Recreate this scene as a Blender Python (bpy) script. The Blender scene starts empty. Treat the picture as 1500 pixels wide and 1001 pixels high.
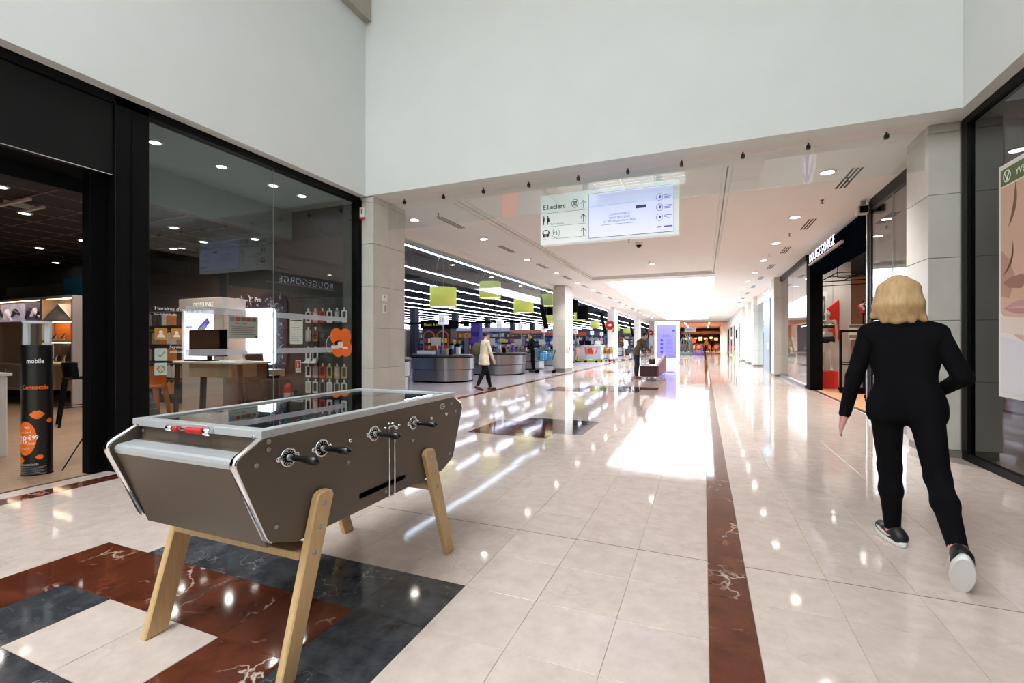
import bpy, math, random
import numpy as np
from mathutils import Vector, Matrix
random.seed(11)
S = bpy.context.scene
COL = S.collection
R = math.radians
# ------------------------------------------------------------------ camera
cam_d = bpy.data.cameras.new('camera')
cam_d.sensor_width = 36.0
cam_d.lens = 683.0 / 1500.0 * 36.0
cam_d.shift_y = 0.001
cam_d.clip_end = 400
cam = bpy.data.objects.new('camera', cam_d)
COL.objects.link(cam)
cam.location = (0, 0, 1.30)
cam.rotation_euler = (R(90), 0, R(22.37))
S.camera = cam
# ------------------------------------------------------------------ world, exposure
W = bpy.data.worlds.new('sky')
S.world = W
W.use_nodes = True
_bg = W.node_tree.nodes.get('Background') or W.node_tree.nodes.new('ShaderNodeBackground')
_bg.inputs[0].default_value = (0.80, 0.88, 1.0, 1)
_bg.inputs[1].default_value = 1.0
S.view_settings.view_transform = 'Standard'
S.view_settings.look = 'None'
S.view_settings.gamma = 1.0
S.view_settings.use_curve_mapping = False
S.view_settings.exposure = 0.0
S.cycles.max_bounces = 8
S.cycles.diffuse_bounces = 4
S.cycles.glossy_bounces = 5
S.cycles.transparent_max_bounces = 16
S.cycles.caustics_reflective = False
S.cycles.caustics_refractive = False
S.cycles.sample_clamp_indirect = 6.0
# strengths of the luminous things that light the place (built further down)
L_ATRIUM = 13.2       # glazed roof over the square behind the camera
L_CORRIDOR = 6.0     # long laylight over the mall aisle
P_AISLE = 340.0      # watts of an aisle downlight
L_DOWN = 30.0        # lens of a downlight
L_LINE = 24.0         # fluorescent lines over the supermarket

# ceiling lamp fields of the shops (their rows of luminaires)
def lamp(name, loc, power, color=(1, .90, .82), cone=140):
    d = bpy.data.lights.new(name, 'SPOT'); d.energy = power; d.color = color; d.spot_size = R(cone); d.spot_blend = .8; d.shadow_soft_size = .05
    o = bpy.data.objects.new(name, d); COL.objects.link(o); o.location = loc; return o
for _p in ((-7.91, 2.87), (-8.07, 4.98), (-10.65, 4.97), (-8.7, 5.5), (-9.2, 3.3), (-7.6, 5.6)): lamp('phone_shop_lamp', (_p[0], _p[1], 3.15), 90)
for _y in (3.56, 4.40, 5.23, 5.78): lamp('phone_shop_window_lamp', (-6.12, _y, 3.67), 40)
for _p in ((3.3, 11.2), (4.2, 11.6), (3.4, 13.2), (4.6, 13.0), (3.4, 15.6), (6.0, 12.5), (3.6, 9.0)): lamp('lingerie_shop_lamp', (_p[0], _p[1], 3.66), 85, (1, .86, .76))
lamp('cosmetics_shop_lamp', (4.2, 4.2, 3.7), 30, (1, .80, .66))
for _q in range(3): lamp('far_court_lamp', (-1.2, 68 + 8 * _q, 3.6), 6000, (1, .76, .58), 160)
# ------------------------------------------------------------------ helpers
def lin(c):
    c = c / 255.0
    return c / 12.92 if c <= 0.04045 else ((c + 0.055) / 1.055) ** 2.4
def rgb(r, g, b): return (lin(r), lin(g), lin(b), 1)
MATS = {}
def mat(name, col=(200, 200, 200), rough=.5, metal=0., spec=.5, emit=0., ecol=None, noise=0., nscale=8., bump=0., coat=0., alpha=1., stretch=None, rand=0.):
    """one procedural Principled material: colour with a little noise, optional fine bump"""
    if name in MATS: return MATS[name]
    m = bpy.data.materials.new(name); m.use_nodes = True
    nt = m.node_tree; N = nt.nodes; L = nt.links
    p = N.get('Principled BSDF')
    p.inputs['Base Color'].default_value = rgb(*col)
    p.inputs['Roughness'].default_value = rough
    p.inputs['Metallic'].default_value = metal
    p.inputs['Specular IOR Level'].default_value = spec
    p.inputs['Coat Weight'].default_value = coat
    p.inputs['Alpha'].default_value = alpha
    if emit:
        p.inputs['Emission Color'].default_value = rgb(*(ecol or col))
        p.inputs['Emission Strength'].default_value = emit
    if noise or bump or rand:
        g = N.new('ShaderNodeNewGeometry')
        mp = N.new('ShaderNodeMapping'); L.new(g.outputs['Position'], mp.inputs['Vector'])
        if stretch: mp.inputs['Scale'].default_value = stretch
        nz = N.new('ShaderNodeTexNoise'); nz.inputs['Scale'].default_value = nscale
        nz.inputs['Detail'].default_value = 6
        L.new(mp.outputs[0], nz.inputs['Vector'])
        if noise or rand:
            mr = N.new('ShaderNodeMapRange')
            mr.inputs['From Min'].default_value = .3; mr.inputs['From Max'].default_value = .7
            mr.inputs['To Min'].default_value = 1 - noise; mr.inputs['To Max'].default_value = 1 + noise
            L.new(nz.outputs['Fac'], mr.inputs['Value'])
            hsv = N.new('ShaderNodeHueSaturation'); hsv.inputs['Color'].default_value = rgb(*col)
            if rand:
                oi = N.new('ShaderNodeObjectInfo')
                mr2 = N.new('ShaderNodeMapRange'); mr2.inputs['To Min'].default_value = 1 - rand; mr2.inputs['To Max'].default_value = 1 + rand
                L.new(oi.outputs['Random'], mr2.inputs['Value'])
                mu = N.new('ShaderNodeMath'); mu.operation = 'MULTIPLY'
                L.new(mr.outputs[0], mu.inputs[0]); L.new(mr2.outputs[0], mu.inputs[1])
                L.new(mu.outputs[0], hsv.inputs['Value'])
            else:
                L.new(mr.outputs[0], hsv.inputs['Value'])
            L.new(hsv.outputs[0], p.inputs['Base Color'])
        if bump:
            b = N.new('ShaderNodeBump'); b.inputs['Strength'].default_value = bump; b.inputs['Distance'].default_value = .004
            L.new(nz.outputs['Fac'], b.inputs['Height']); L.new(b.outputs[0], p.inputs['Normal'])
    MATS[name] = m
    return m
def glass(name, tint=(245, 250, 248), boost=1.0, base=0.0, rough=0.0):
    """thin architectural glass: see-through, with a Fresnel mirror"""
    if name in MATS: return MATS[name]
    m = bpy.data.materials.new(name); m.use_nodes = True
    nt = m.node_tree; N = nt.nodes; L = nt.links; N.clear()
    out = N.new('ShaderNodeOutputMaterial'); mix = N.new('ShaderNodeMixShader')
    tr = N.new('ShaderNodeBsdfTransparent'); tr.inputs[0].default_value = rgb(*tint)
    gl = N.new('ShaderNodeBsdfGlossy'); gl.inputs['Roughness'].default_value = rough
    gl.inputs['Color'].default_value = (1, 1, 1, 1)
    g = N.new('ShaderNodeNewGeometry'); dt = N.new('ShaderNodeVectorMath'); dt.operation = 'DOT_PRODUCT'   # Schlick, alike from both faces
    L.new(g.outputs['Incoming'], dt.inputs[0]); L.new(g.outputs['True Normal'], dt.inputs[1])
    def M(op, x, y=None):
        n = N.new('ShaderNodeMath'); n.operation = op; L.new(x, n.inputs[0])
        if y is not None: n.inputs[1].default_value = y
        return n.outputs[0]
    c = M('ABSOLUTE', dt.outputs['Value'])
    n = N.new('ShaderNodeMath'); n.operation = 'SUBTRACT'; n.inputs[0].default_value = 1.; L.new(c, n.inputs[1])
    sch = M('ADD', M('MULTIPLY', M('POWER', n.outputs[0], 5.), .96), .04)
    ma = N.new('ShaderNodeMath'); ma.operation = 'MULTIPLY_ADD'; ma.use_clamp = True
    ma.inputs[1].default_value = boost; ma.inputs[2].default_value = base
    L.new(sch, ma.inputs[0]); L.new(ma.outputs[0], mix.inputs[0])
    L.new(tr.outputs[0], mix.inputs[1]); L.new(gl.outputs[0], mix.inputs[2]); L.new(mix.outputs[0], out.inputs[0])
    MATS[name] = m
    return m
ORG = {}
def org(o): return ORG.get(o.name, Vector((0, 0, 0))) if o is not None else Vector((0, 0, 0))
class MB:
    """collects shapes, then links them as one mesh object"""
    G = None
    def __init__(s): s.v = []; s.f = []; s.sm = []; s.M = None
    def add(s, vs, fs, smooth=False):
        o = len(s.v)
        if s.M is None and MB.G is not None: vs = [tuple(MB.G @ Vector(p)) for p in vs]
        if s.M is not None: vs = [tuple(s.M @ Vector(p)) for p in vs]
        s.v.extend(vs); s.f.extend([tuple(i + o for i in f) for f in fs]); s.sm.extend([smooth] * len(fs))
        return s
    def box(s, x0, x1, y0, y1, z0, z1, b=0.):
        x0, x1 = min(x0, x1), max(x0, x1); y0, y1 = min(y0, y1), max(y0, y1); z0, z1 = min(z0, z1), max(z0, z1)
        if not b:
            return s.add([(x0, y0, z0), (x1, y0, z0), (x1, y1, z0), (x0, y1, z0), (x0, y0, z1), (x1, y0, z1), (x1, y1, z1), (x0, y1, z1)],
                         [(0, 3, 2, 1), (4, 5, 6, 7), (0, 1, 5, 4), (1, 2, 6, 5), (2, 3, 7, 6), (3, 0, 4, 7)])
        b = min(b, (x1 - x0) / 2.01, (y1 - y0) / 2.01, (z1 - z0) / 2.01)
        X, Y, Z = (x0, x1), (y0, y1), (z0, z1)
        vs = []; idx = {}
        for i in (0, 1):
            for j in (0, 1):
                for k in (0, 1):
                    sx, sy, sz = (1, -1)[i], (1, -1)[j], (1, -1)[k]
                    for a in range(3):
                        p = [X[i], Y[j], Z[k]]
                        for q, sg in enumerate((sx, sy, sz)):
                            if q != a: p[q] += sg * b
                        idx[(i, j, k, a)] = len(vs); vs.append(tuple(p))
        fs = []
        def q(*n): fs.append(tuple(idx[t] for t in n))
        for i in (0, 1):
            o = [(i, 0, 0, 0), (i, 1, 0, 0), (i, 1, 1, 0), (i, 0, 1, 0)]; q(*(o if i else o[::-1]))
            o = [(0, i, 0, 1), (0, i, 1, 1), (1, i, 1, 1), (1, i, 0, 1)]; q(*(o if i else o[::-1]))
            o = [(0, 0, i, 2), (1, 0, i, 2), (1, 1, i, 2), (0, 1, i, 2)]; q(*(o if i else o[::-1]))
        for i in (0, 1):
            for j in (0, 1):
                o = [(i, j, 0, 0), (i, j, 0, 1), (i, j, 1, 1), (i, j, 1, 0)]; q(*(o if (i + j) % 2 == 0 else o[::-1])[::-1])
                o = [(i, 0, j, 0), (i, 0, j, 2), (i, 1, j, 2), (i, 1, j, 0)]; q(*(o if (i + j) % 2 == 0 else o[::-1]))
                o = [(0, i, j, 1), (0, i, j, 2), (1, i, j, 2), (1, i, j, 1)]; q(*(o if (i + j) % 2 == 0 else o[::-1])[::-1])
        for i in (0, 1):
            for j in (0, 1):
                for k in (0, 1):
                    o = [(i, j, k, 0), (i, j, k, 1), (i, j, k, 2)]; q(*(o if (i + j + k) % 2 else o[::-1]))
        return s.add(vs, fs)
    def prism(s, poly, ax, lo, hi, b=0.):
        """polygon (two coordinates in axis order without ax) extruded along ax; b = chamfer"""
        def pt(u, w, t):
            return {'x': (t, u, w), 'y': (u, t, w), 'z': (u, w, t)}[ax]
        n = len(poly)
        area = sum(poly[i][0] * poly[(i + 1) % n][1] - poly[(i + 1) % n][0] * poly[i][1] for i in range(n))
        if (area < 0) != (ax == 'y'): poly = poly[::-1]
        if b:
            sg = -1 if ax == 'y' else 1
            ins = []
            for i in range(n):
                p0, p1, p2 = Vector(poly[i - 1]), Vector(poly[i]), Vector(poly[(i + 1) % n])
                d1 = (p1 - p0).normalized(); d2 = (p2 - p1).normalized()
                n1 = Vector((-d1.y, d1.x)) * sg; n2 = Vector((-d2.y, d2.x)) * sg
                m = n1 + n2
                m = m / max(.25, m.dot(n1)) if m.length > 1e-6 else n1
                ins.append(tuple(p1 + m * b))
            rings = [(ins, lo), (poly, lo + b), (poly, hi - b), (ins, hi)]
        else:
            rings = [(poly, lo), (poly, hi)]
        vs = [pt(u, w, t) for pl, t in rings for u, w in pl]
        fs = [tuple(range(n - 1, -1, -1)), tuple((len(rings) - 1) * n + i for i in range(n))]
        for r in range(len(rings) - 1):
            for i in range(n):
                j = (i + 1) % n
                fs.append((r * n + i, r * n + j, (r + 1) * n + j, (r + 1) * n + i))
        return s.add(vs, fs)
    def loft(s, rings, smooth=True, caps=True, closed=True):
        n = len(rings[0]); vs = [tuple(p) for r in rings for p in r]; fs = []
        for r in range(len(rings) - 1):
            for i in range(n if closed else n - 1):
                j = (i + 1) % n
                fs.append((r * n + i, r * n + j, (r + 1) * n + j, (r + 1) * n + i))
        s.add(vs, fs, smooth)
        if caps and closed:
            s.add([tuple(p) for p in rings[0]], [tuple(range(n - 1, -1, -1))])
            s.add([tuple(p) for p in rings[-1]], [tuple(range(n))])
        return s
    def tube(s, pts, r, n=8, caps=True, closed=False):
        pts = [Vector(p) for p in pts]; rr = r if isinstance(r, (list, tuple)) else [r] * len(pts)
        rings = []; up = None; m = len(pts)
        for i, p in enumerate(pts):
            if closed: d = pts[(i + 1) % m] - pts[i - 1]
            else: d = pts[min(i + 1, m - 1)] - pts[max(i - 1, 0)]
            d.normalize()
            if up is None: up = Vector((0, 0, 1)) if abs(d.z) < .9 else Vector((1, 0, 0))
            a = d.cross(up); 
            if a.length < 1e-5: a = d.orthogonal()
            a.normalize(); c = a.cross(d).normalized(); up = c
            rings.append([p + a * (rr[i] * math.cos(2 * math.pi * k / n)) + c * (rr[i] * math.sin(2 * math.pi * k / n)) for k in range(n)])
        if closed: rings.append(rings[0])
        rings = [r_[::-1] for r_ in rings]
        return s.loft(rings, True, caps and not closed)
    def cyl(s, p0, p1, r0, r1=None, n=16): return s.tube([p0, p1], [r0, r0 if r1 is None else r1], n)
    def lathe(s, prof, c=(0, 0, 0), n=20, ax='z'):
        rings = []
        for r, t in prof:
            ring = []
            for k in range(n):
                u, w = r * math.cos(2 * math.pi * k / n), r * math.sin(2 * math.pi * k / n)
                p = {'z': (u, w, t), 'x': (t, u, w), 'y': (w, t, u)}[ax]
                ring.append((c[0] + p[0], c[1] + p[1], c[2] + p[2]))
            rings.append(ring)
        return s.loft(rings, True, True)
    def ell(s, c, r, nu=14, nv=9):
        if not isinstance(r, (list, tuple)): r = (r, r, r)
        return s.loft([[(c[0] + r[0] * max(1e-4, math.sin(math.pi * j / nv)) * math.cos(2 * math.pi * i / nu),
                         c[1] + r[1] * max(1e-4, math.sin(math.pi * j / nv)) * math.sin(2 * math.pi * i / nu),
                         c[2] - r[2] * math.cos(math.pi * j / nv)) for i in range(nu)] for j in range(nv + 1)], True, False)
    def quad(s, *pts): return s.add(list(pts), [tuple(range(len(pts)))])
    def build(s, name, m, parent=None, world=True, label=None):
        me = bpy.data.meshes.new(name)
        off = Vector((0, 0, 0))
        if world: off = org(parent)
        loc = Vector((0, 0, 0))
        if parent is None and world and s.v:
            a = np.array(s.v); lo, hi = a.min(0), a.max(0)
            loc = Vector(((lo[0] + hi[0]) / 2, (lo[1] + hi[1]) / 2, lo[2])); off = loc
        me.from_pydata([(p[0] - off.x, p[1] - off.y, p[2] - off.z) for p in s.v], [], s.f)
        me.polygons.foreach_set('use_smooth', s.sm)
        me.materials.append(m)
        o = bpy.data.objects.new(name, me); COL.objects.link(o)
        o.location = loc
        if parent is not None:
            o.parent = parent; ORG[o.name] = org(parent) if world else Vector((0, 0, 0))
        else: ORG[o.name] = loc
        if label: o['label'] = label
        return o
def tag(o, label, cat, group=None, kind=None):
    if label: o['label'] = label
    if cat: o['category'] = cat
    if group: o['group'] = group
    if kind: o['kind'] = kind
    return o
def thing(name, label, cat, loc=(0, 0, 0), rz=0, group=None):
    o = bpy.data.objects.new(name, None); COL.objects.link(o)
    o.empty_display_size = .1
    o.location = loc; o.rotation_euler = (0, 0, rz); ORG[o.name] = Vector(loc)
    return tag(o, label, cat, group)
def struct(o, label=None):
    o['kind'] = 'structure'
    if label: o['label'] = label
    return o
def B(name, m, parent, *boxes, b=0., world=True, label=None):
    mb = MB()
    for bx in boxes: mb.box(*bx, b=b)
    return mb.build(name, m, parent, world, label)
def kids(o): return [c for c in o.children]
def copy_tree(o, loc=None, rz=None, label=None, parent=None):
    c = o.copy(); COL.objects.link(c)
    if parent is not None: c.parent = parent
    if loc is not None: c.location = loc
    if rz is not None: c.rotation_euler = (0, 0, rz)
    if label: c['label'] = label
    for ch in kids(o): copy_tree(ch, parent=c)
    return c
def copy_kids(src, dst):
    for ch in kids(src): copy_tree(ch, parent=dst)
def mesh_text(txt, size, M, m, name, parent, depth=.002, align='LEFT', bold=0., spacing=1.0, world=True):
    """flat lettering: M maps (right, up, out) of the sheet to the place"""
    cu = bpy.data.curves.new(name, 'FONT'); cu.body = txt; cu.size = size; cu.extrude = depth; cu.offset = bold
    cu.align_x = align; cu.space_character = spacing; cu.resolution_u = 3
    t = bpy.data.objects.new('tmp', cu); COL.objects.link(t)
    dg = bpy.context.evaluated_depsgraph_get()
    me = bpy.data.meshes.new_from_object(t.evaluated_get(dg))
    bpy.data.objects.remove(t)
    me.transform(M)
    if world: me.transform(Matrix.Translation(-org(parent)))
    me.name = name
    me.materials.clear(); me.materials.append(m)
    o = bpy.data.objects.new(name, me); COL.objects.link(o); o.parent = parent
    ORG[o.name] = org(parent)
    return o
def face_M(origin, right, up):
    r = Vector(right).normalized(); u = Vector(up).normalized(); n = r.cross(u)
    return Matrix(((r.x, u.x, n.x, origin[0]), (r.y, u.y, n.y, origin[1]), (r.z, u.z, n.z, origin[2]), (0, 0, 0, 1)))
ORD = ['first', 'second', 'third', 'fourth', 'fifth', 'sixth', 'seventh', 'eighth', 'ninth', 'tenth', 'eleventh', 'twelfth', 'thirteenth', 'fourteenth', 'fifteenth', 'sixteenth', 'seventeenth', 'eighteenth', 'nineteenth', 'twentieth', 'twenty-first', 'twenty-second']

# ------------------------------------------------------------------ common materials
WHITE = mat('white_paint', (226, 230, 228), .7, noise=.015, nscale=2)
CEIL = mat('ceiling_paint', (228, 226, 222), .75, noise=.01, nscale=2)
CONC = mat('concrete_beam', (170, 164, 152), .8, noise=.08, nscale=6, bump=.2)
BLACK = mat('black_metal', (9, 9, 10), .42, spec=.12)
BLACKM = mat('black_matt', (9, 9, 10), .8, spec=.05)
ALU = mat('brushed_aluminium', (190, 194, 198), .32, 1.0)
CHROME = mat('chrome', (225, 225, 228), .08, 1.0)
STEEL = mat('stainless_steel', (168, 168, 172), .28, 1.0, noise=.05, nscale=5, stretch=(30, 30, 1))
GLASS = glass('shop_glass', (232, 240, 240), 1.1, .0)
CLEAR = glass('clear_glass', (246, 250, 250), 1.0, .0)
DARKG = glass('dark_glass', (105, 88, 80), 1.3, .015)
WPRINT = mat('white_print', (240, 240, 240), .5)
KPRINT = mat('black_print', (22, 24, 26), .5)
ORANGE = mat('orange_paint', (242, 112, 20), .45)
WPLA = mat('white_laminate', (232, 231, 228), .35)
WOOD = mat('pale_oak', (205, 180, 145), .45, noise=.10, nscale=7, stretch=(6, 6, 1))
LENS = mat('lamp_lens', (255, 244, 230), .4, emit=L_DOWN)
# ------------------------------------------------------------------ stone floor
def marble(name, c1, c2, vein, vscale, vwidth, vamt, scale=6., rough=.06, rand=.08, spec=.5):
    m = bpy.data.materials.new(name); m.use_nodes = True
    nt = m.node_tree; N = nt.nodes; L = nt.links; p = N['Principled BSDF']
    g = N.new('ShaderNodeNewGeometry'); oi = N.new('ShaderNodeObjectInfo')
    ad = N.new('ShaderNodeMath'); ad.operation = 'ADD'
    L.new(oi.outputs['Random'], ad.inputs[0]); L.new(g.outputs['Random Per Island'], ad.inputs[1])
    cx = N.new('ShaderNodeCombineXYZ'); mu = N.new('ShaderNodeMath'); mu.operation = 'MULTIPLY'; mu.inputs[1].default_value = 37.
    L.new(ad.outputs[0], mu.inputs[0]); L.new(mu.outputs[0], cx.inputs['Z']); L.new(mu.outputs[0], cx.inputs['X'])
    va = N.new('ShaderNodeVectorMath'); L.new(g.outputs['Position'], va.inputs[0]); L.new(cx.outputs[0], va.inputs[1])
    n1 = N.new('ShaderNodeTexNoise'); n1.inputs['Scale'].default_value = scale; n1.inputs['Detail'].default_value = 9; n1.inputs['Roughness'].default_value = .65
    L.new(va.outputs[0], n1.inputs['Vector'])
    r1 = N.new('ShaderNodeValToRGB'); r1.color_ramp.elements[0].position = .3; r1.color_ramp.elements[1].position = .72
    r1.color_ramp.elements[0].color = rgb(*c1); r1.color_ramp.elements[1].color = rgb(*c2)
    L.new(n1.outputs['Fac'], r1.inputs['Fac'])
    # veins: edges of a distorted cell pattern, broken up by a second noise
    n2 = N.new('ShaderNodeTexNoise'); n2.inputs['Scale'].default_value = 3.5; n2.inputs['Detail'].default_value = 5
    L.new(va.outputs[0], n2.inputs['Vector'])
    mx = N.new('ShaderNodeMixRGB'); mx.blend_type = 'LINEAR_LIGHT'; mx.inputs[0].default_value = .35
    L.new(va.outputs[0], mx.inputs[1]); L.new(n2.outputs['Color'], mx.inputs[2])
    vo = N.new('ShaderNodeTexVoronoi'); vo.feature = 'DISTANCE_TO_EDGE'; vo.inputs['Scale'].default_value = vscale
    L.new(mx.outputs[0], vo.inputs['Vector'])
    mr = N.new('ShaderNodeMapRange'); mr.inputs['From Min'].default_value = 0; mr.inputs['From Max'].default_value = vwidth
    mr.inputs['To Min'].default_value = 1; mr.inputs['To Max'].default_value = 0
    L.new(vo.outputs['Distance'], mr.inputs['Value'])
    n3 = N.new('ShaderNodeTexNoise'); n3.inputs['Scale'].default_value = 2.2; L.new(va.outputs[0], n3.inputs['Vector'])
    m3 = N.new('ShaderNodeMapRange'); m3.inputs['From Min'].default_value = .5; m3.inputs['From Max'].default_value = .62; m3.inputs['To Max'].default_value = vamt
    L.new(n3.outputs['Fac'], m3.inputs['Value'])
    mm = N.new('ShaderNodeMath'); mm.operation = 'MULTIPLY'; L.new(mr.outputs[0], mm.inputs[0]); L.new(m3.outputs[0], mm.inputs[1])
    mix = N.new('ShaderNodeMixRGB'); L.new(mm.outputs[0], mix.inputs[0]); L.new(r1.outputs[0], mix.inputs[1]); mix.inputs[2].default_value = rgb(*vein)
    hs = N.new('ShaderNodeHueSaturation'); L.new(mix.outputs[0], hs.inputs['Color'])
    fr = N.new('ShaderNodeMath'); fr.operation = 'FRACT'; L.new(ad.outputs[0], fr.inputs[0])
    m4 = N.new('ShaderNodeMapRange'); m4.inputs['To Min'].default_value = 1 - rand; m4.inputs['To Max'].default_value = 1 + rand
    L.new(fr.outputs[0], m4.inputs['Value']); L.new(m4.outputs[0], hs.inputs['Value'])
    L.new(hs.outputs[0], p.inputs['Base Color'])
    m5 = N.new('ShaderNodeMapRange'); m5.inputs['To Min'].default_value = rough * .6; m5.inputs['To Max'].default_value = rough * 1.5
    L.new(n1.outputs['Fac'], m5.inputs['Value']); L.new(m5.outputs[0], p.inputs['Roughness'])
    p.inputs['Specular IOR Level'].default_value = spec
    n6 = N.new('ShaderNodeTexNoise'); n6.inputs['Scale'].default_value = 2.6; n6.inputs['Detail'].default_value = 2
    L.new(va.outputs[0], n6.inputs['Vector'])
    b = N.new('ShaderNodeBump'); b.inputs['Strength'].default_value = .10; b.inputs['Distance'].default_value = .004
    L.new(n6.outputs['Fac'], b.inputs['Height']); L.new(b.outputs[0], p.inputs['Normal'])
    return m
BEIGE = marble('beige_marble', (206, 188, 176), (226, 210, 200), (176, 154, 140), 2.2, .03, .25, 9., rand=.025)
RED = marble('red_marble', (74, 34, 23), (116, 60, 40), (222, 205, 186), 2.0, .022, .9, 5.)
GREY = marble('blue_grey_marble', (38, 40, 44), (82, 84, 88), (170, 172, 176), 3.2, .012, .7, 9., rand=.12)
GROUT = mat('pale_grout', (190, 172, 156), .8)
floor = struct(B('floor', GROUT, None, (-60, 8, -14, 110, -.2, -.0035)), 'polished marble floor of the mall aisle')
T = .4
def tile_mesh(w, d, m, name):
    mb = MB(); g = .0009; c = .0009
    x, y = w / 2 - g, d / 2 - g
    r = [[(sx * (x - i), sy * (y - i), z) for sx, sy in ((-1, -1), (1, -1), (1, 1), (-1, 1))] for i, z in ((0, -.012), (0, -c), (c, 0))]
    vs = [p for q in r for p in q]; fs = [(8, 9, 10, 11)]
    for k in (0, 4):
        for i in range(4): fs.append((k + i, k + (i + 1) % 4, k + 4 + (i + 1) % 4, k + 4 + i))
    mb.add(vs, fs)
    me = bpy.data.meshes.new(name); me.from_pydata(mb.v, [], mb.f); me.materials.append(m)
    return me
TM = {}
for nm, mt in (('b', BEIGE), ('r', RED), ('g', GREY)):
    TM[nm, 1] = tile_mesh(T, T, mt, 'tile')
    TM[nm, .5] = tile_mesh(T, T / 2, mt, 'tile')
    TM[nm, 0] = tile_mesh(T / 2, T, mt, 'tile')
    TM[nm, -1] = tile_mesh(T / 2, T / 2, mt, 'tile')
# rows along the aisle (one half row behind y = 5.81), columns across it
rows = []; y = 1.81 - .4 * 7
while y < 96:
    h = .2 if abs(y - 5.81) < .01 else .4
    rows.append((y, h)); y += h
cols = [(.02 - .4 * (i + 1), .4, i) for i in range(13)] + [(.02, .2, 'strip'), (-5.38, .2, 'strip'), (-5.58, .2, 'edge')] + [(.22 + .4 * i, .4, 100 + i) for i in range(6)] + [(2.62, .2, 'edge')]
KIND = {}
def near(a, b): return abs(a - b) < .02
for (y, h) in rows:
    for (x, w, c) in cols:
        k = 'b'
        if c == 'strip': k = 'r'
        elif c != 'edge':
            if near(y, 1.81) and c in (3, 4, 5, 6, 7): k = 'g'
            if near(y, 1.41): k = 'g' if c == 3 else 'r' if c in (4, 5, 6, 7, 8) else 'b'
            if near(y, 1.01): k = 'g' if c in (3, 7) else 'r' if c in (4, 8) else 'b'
            if near(y, .61): k = 'g' if c in (3, 4, 5, 6, 7) else 'r' if c == 8 else 'b'
            if any(near(y, q) for q in (6.01, 6.41, 6.81)) and c in (5, 6, 7): k = 'r'
            if any(near(y, q) for q in (6.41, 6.81, 7.21)) and c == 4: k = 'g'
            if near(y, 7.21) and c in (5, 6): k = 'g'
            for base in (12.01, 20.01, 28.01, 36.01):
                if near(y, base) or near(y, base + .4) or near(y, base + .8):
                    if c in (7, 8, 9): k = 'r'
                    if c in (4, 5, 6) and y > base + .1: k = 'g'
                if near(y, base + 1.2) or near(y, base + 1.6):
                    if c in (5, 6, 7): k = 'g'
                    if c in (3, 4): k = 'r' if base < 15 else 'g'
        KIND[x, y] = k
        # tile code
allt = []
for (y, h) in rows:
    for (x, w, c) in cols:
        px, py = x + w / 2, y + h / 2
        # seen from the camera's half of the square: inside a cone of about 100 degrees round the view
        a = math.atan2(-px, py) - R(22.37)
        vis = py > .55 and abs(a) < R(52) and px * px + py * py > 1.9
        d2 = px * px + py * py - (6 if KIND[x, y] != 'b' and c != 'strip' else 0)
        allt.append((not vis, d2, x, y, w, h, KIND[x, y]))
allt.sort()
for (nv, d2, x, y, w, h, k) in allt[:300]:
    key = {(.4, .4): 1, (.4, .2): .5, (.2, .4): 0, (.2, .2): -1}[(w, h)]
    o = bpy.data.objects.new('tile', TM[k, key]); COL.objects.link(o)
    o.location = (x + w / 2, y + h / 2, random.uniform(-.0003, .0003))
    o.rotation_euler = (random.gauss(0, .0011), random.gauss(0, .0011), 0)
    o.parent = floor; o.location -= ORG[floor.name]; o.location.z = random.uniform(-.0003, .0003) - ORG[floor.name].z
fields = {k: MB() for k in 'brg'}
for (nv, d2, x, y, w, h, k) in allt[300:]:
    g = .0009; tx, ty = random.gauss(0, .0011), random.gauss(0, .0011)
    q = [(x + g, y + g), (x + w - g, y + g), (x + w - g, y + h - g), (x + g, y + h - g)]
    q = [(a, b_, ty * (a - x - w / 2) + tx * (b_ - y - h / 2)) for a, b_ in q]
    fields[k].add(q, [(0, 1, 2, 3)])
for k, nm, mt in (('b', 'beige_tiles', BEIGE), ('r', 'red_tiles', RED), ('g', 'grey_tiles', GREY)):
    o = fields[k].build(nm, mt, floor); o['kind'] = 'stuff'

B('expansion_joint', mat('brown_joint', (120, 100, 86), .7), floor, (-5.1, .018, 3.007, 3.0125, -.006, .0006), (.222, 2.62, 3.007, 3.0125, -.006, .0006))
# ------------------------------------------------------------------ square around the camera: white upper walls, glazed roof
ZS = 3.78
struct(B('wall_left', WHITE, None, (-6.2, -5.30, -12.5, 6.36, ZS, 9.4)), 'white plaster wall above the phone shop')
struct(B('wall_front', WHITE, None, (-6.2, 3.4, 6.36, 6.62, ZS, 9.4)), 'white plaster wall above the entrance of the mall aisle')
struct(B('wall_right', WHITE, None, (2.53, 3.4, -12.5, 6.36, ZS, 9.4)), 'white plaster wall above the cosmetics shop')
struct(B('wall_back', WHITE, None, (-6.2, 3.4, -12.8, -12.5, 0, 9.4)), 'white wall behind the square')
struct(B('wall_left_rear', WHITE, None, (-6.2, -5.5, -12.5, -6.25, 0, ZS)), 'white wall behind the phone shop')
struct(B('wall_right_rear', WHITE, None, (2.66, 3.4, -12.5, -6.2, 0, ZS)), 'white wall behind the cosmetics shop')
struct(B('trim_1', CONC, None, (-5.30, -5.17, -12.5, 6.36, 6.70, 7.25, ), b=.01), 'raw concrete beam along the top of the left wall')
ROOFM = mat('roof_glazing', (255, 255, 255), .5, emit=L_ATRIUM, ecol=(244, 250, 255))
roof = struct(B('ceiling_1', CEIL, None, (-6.2, 3.4, -12.8, 6.62, 9.4, 9.6)), 'roof of the square')
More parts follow.
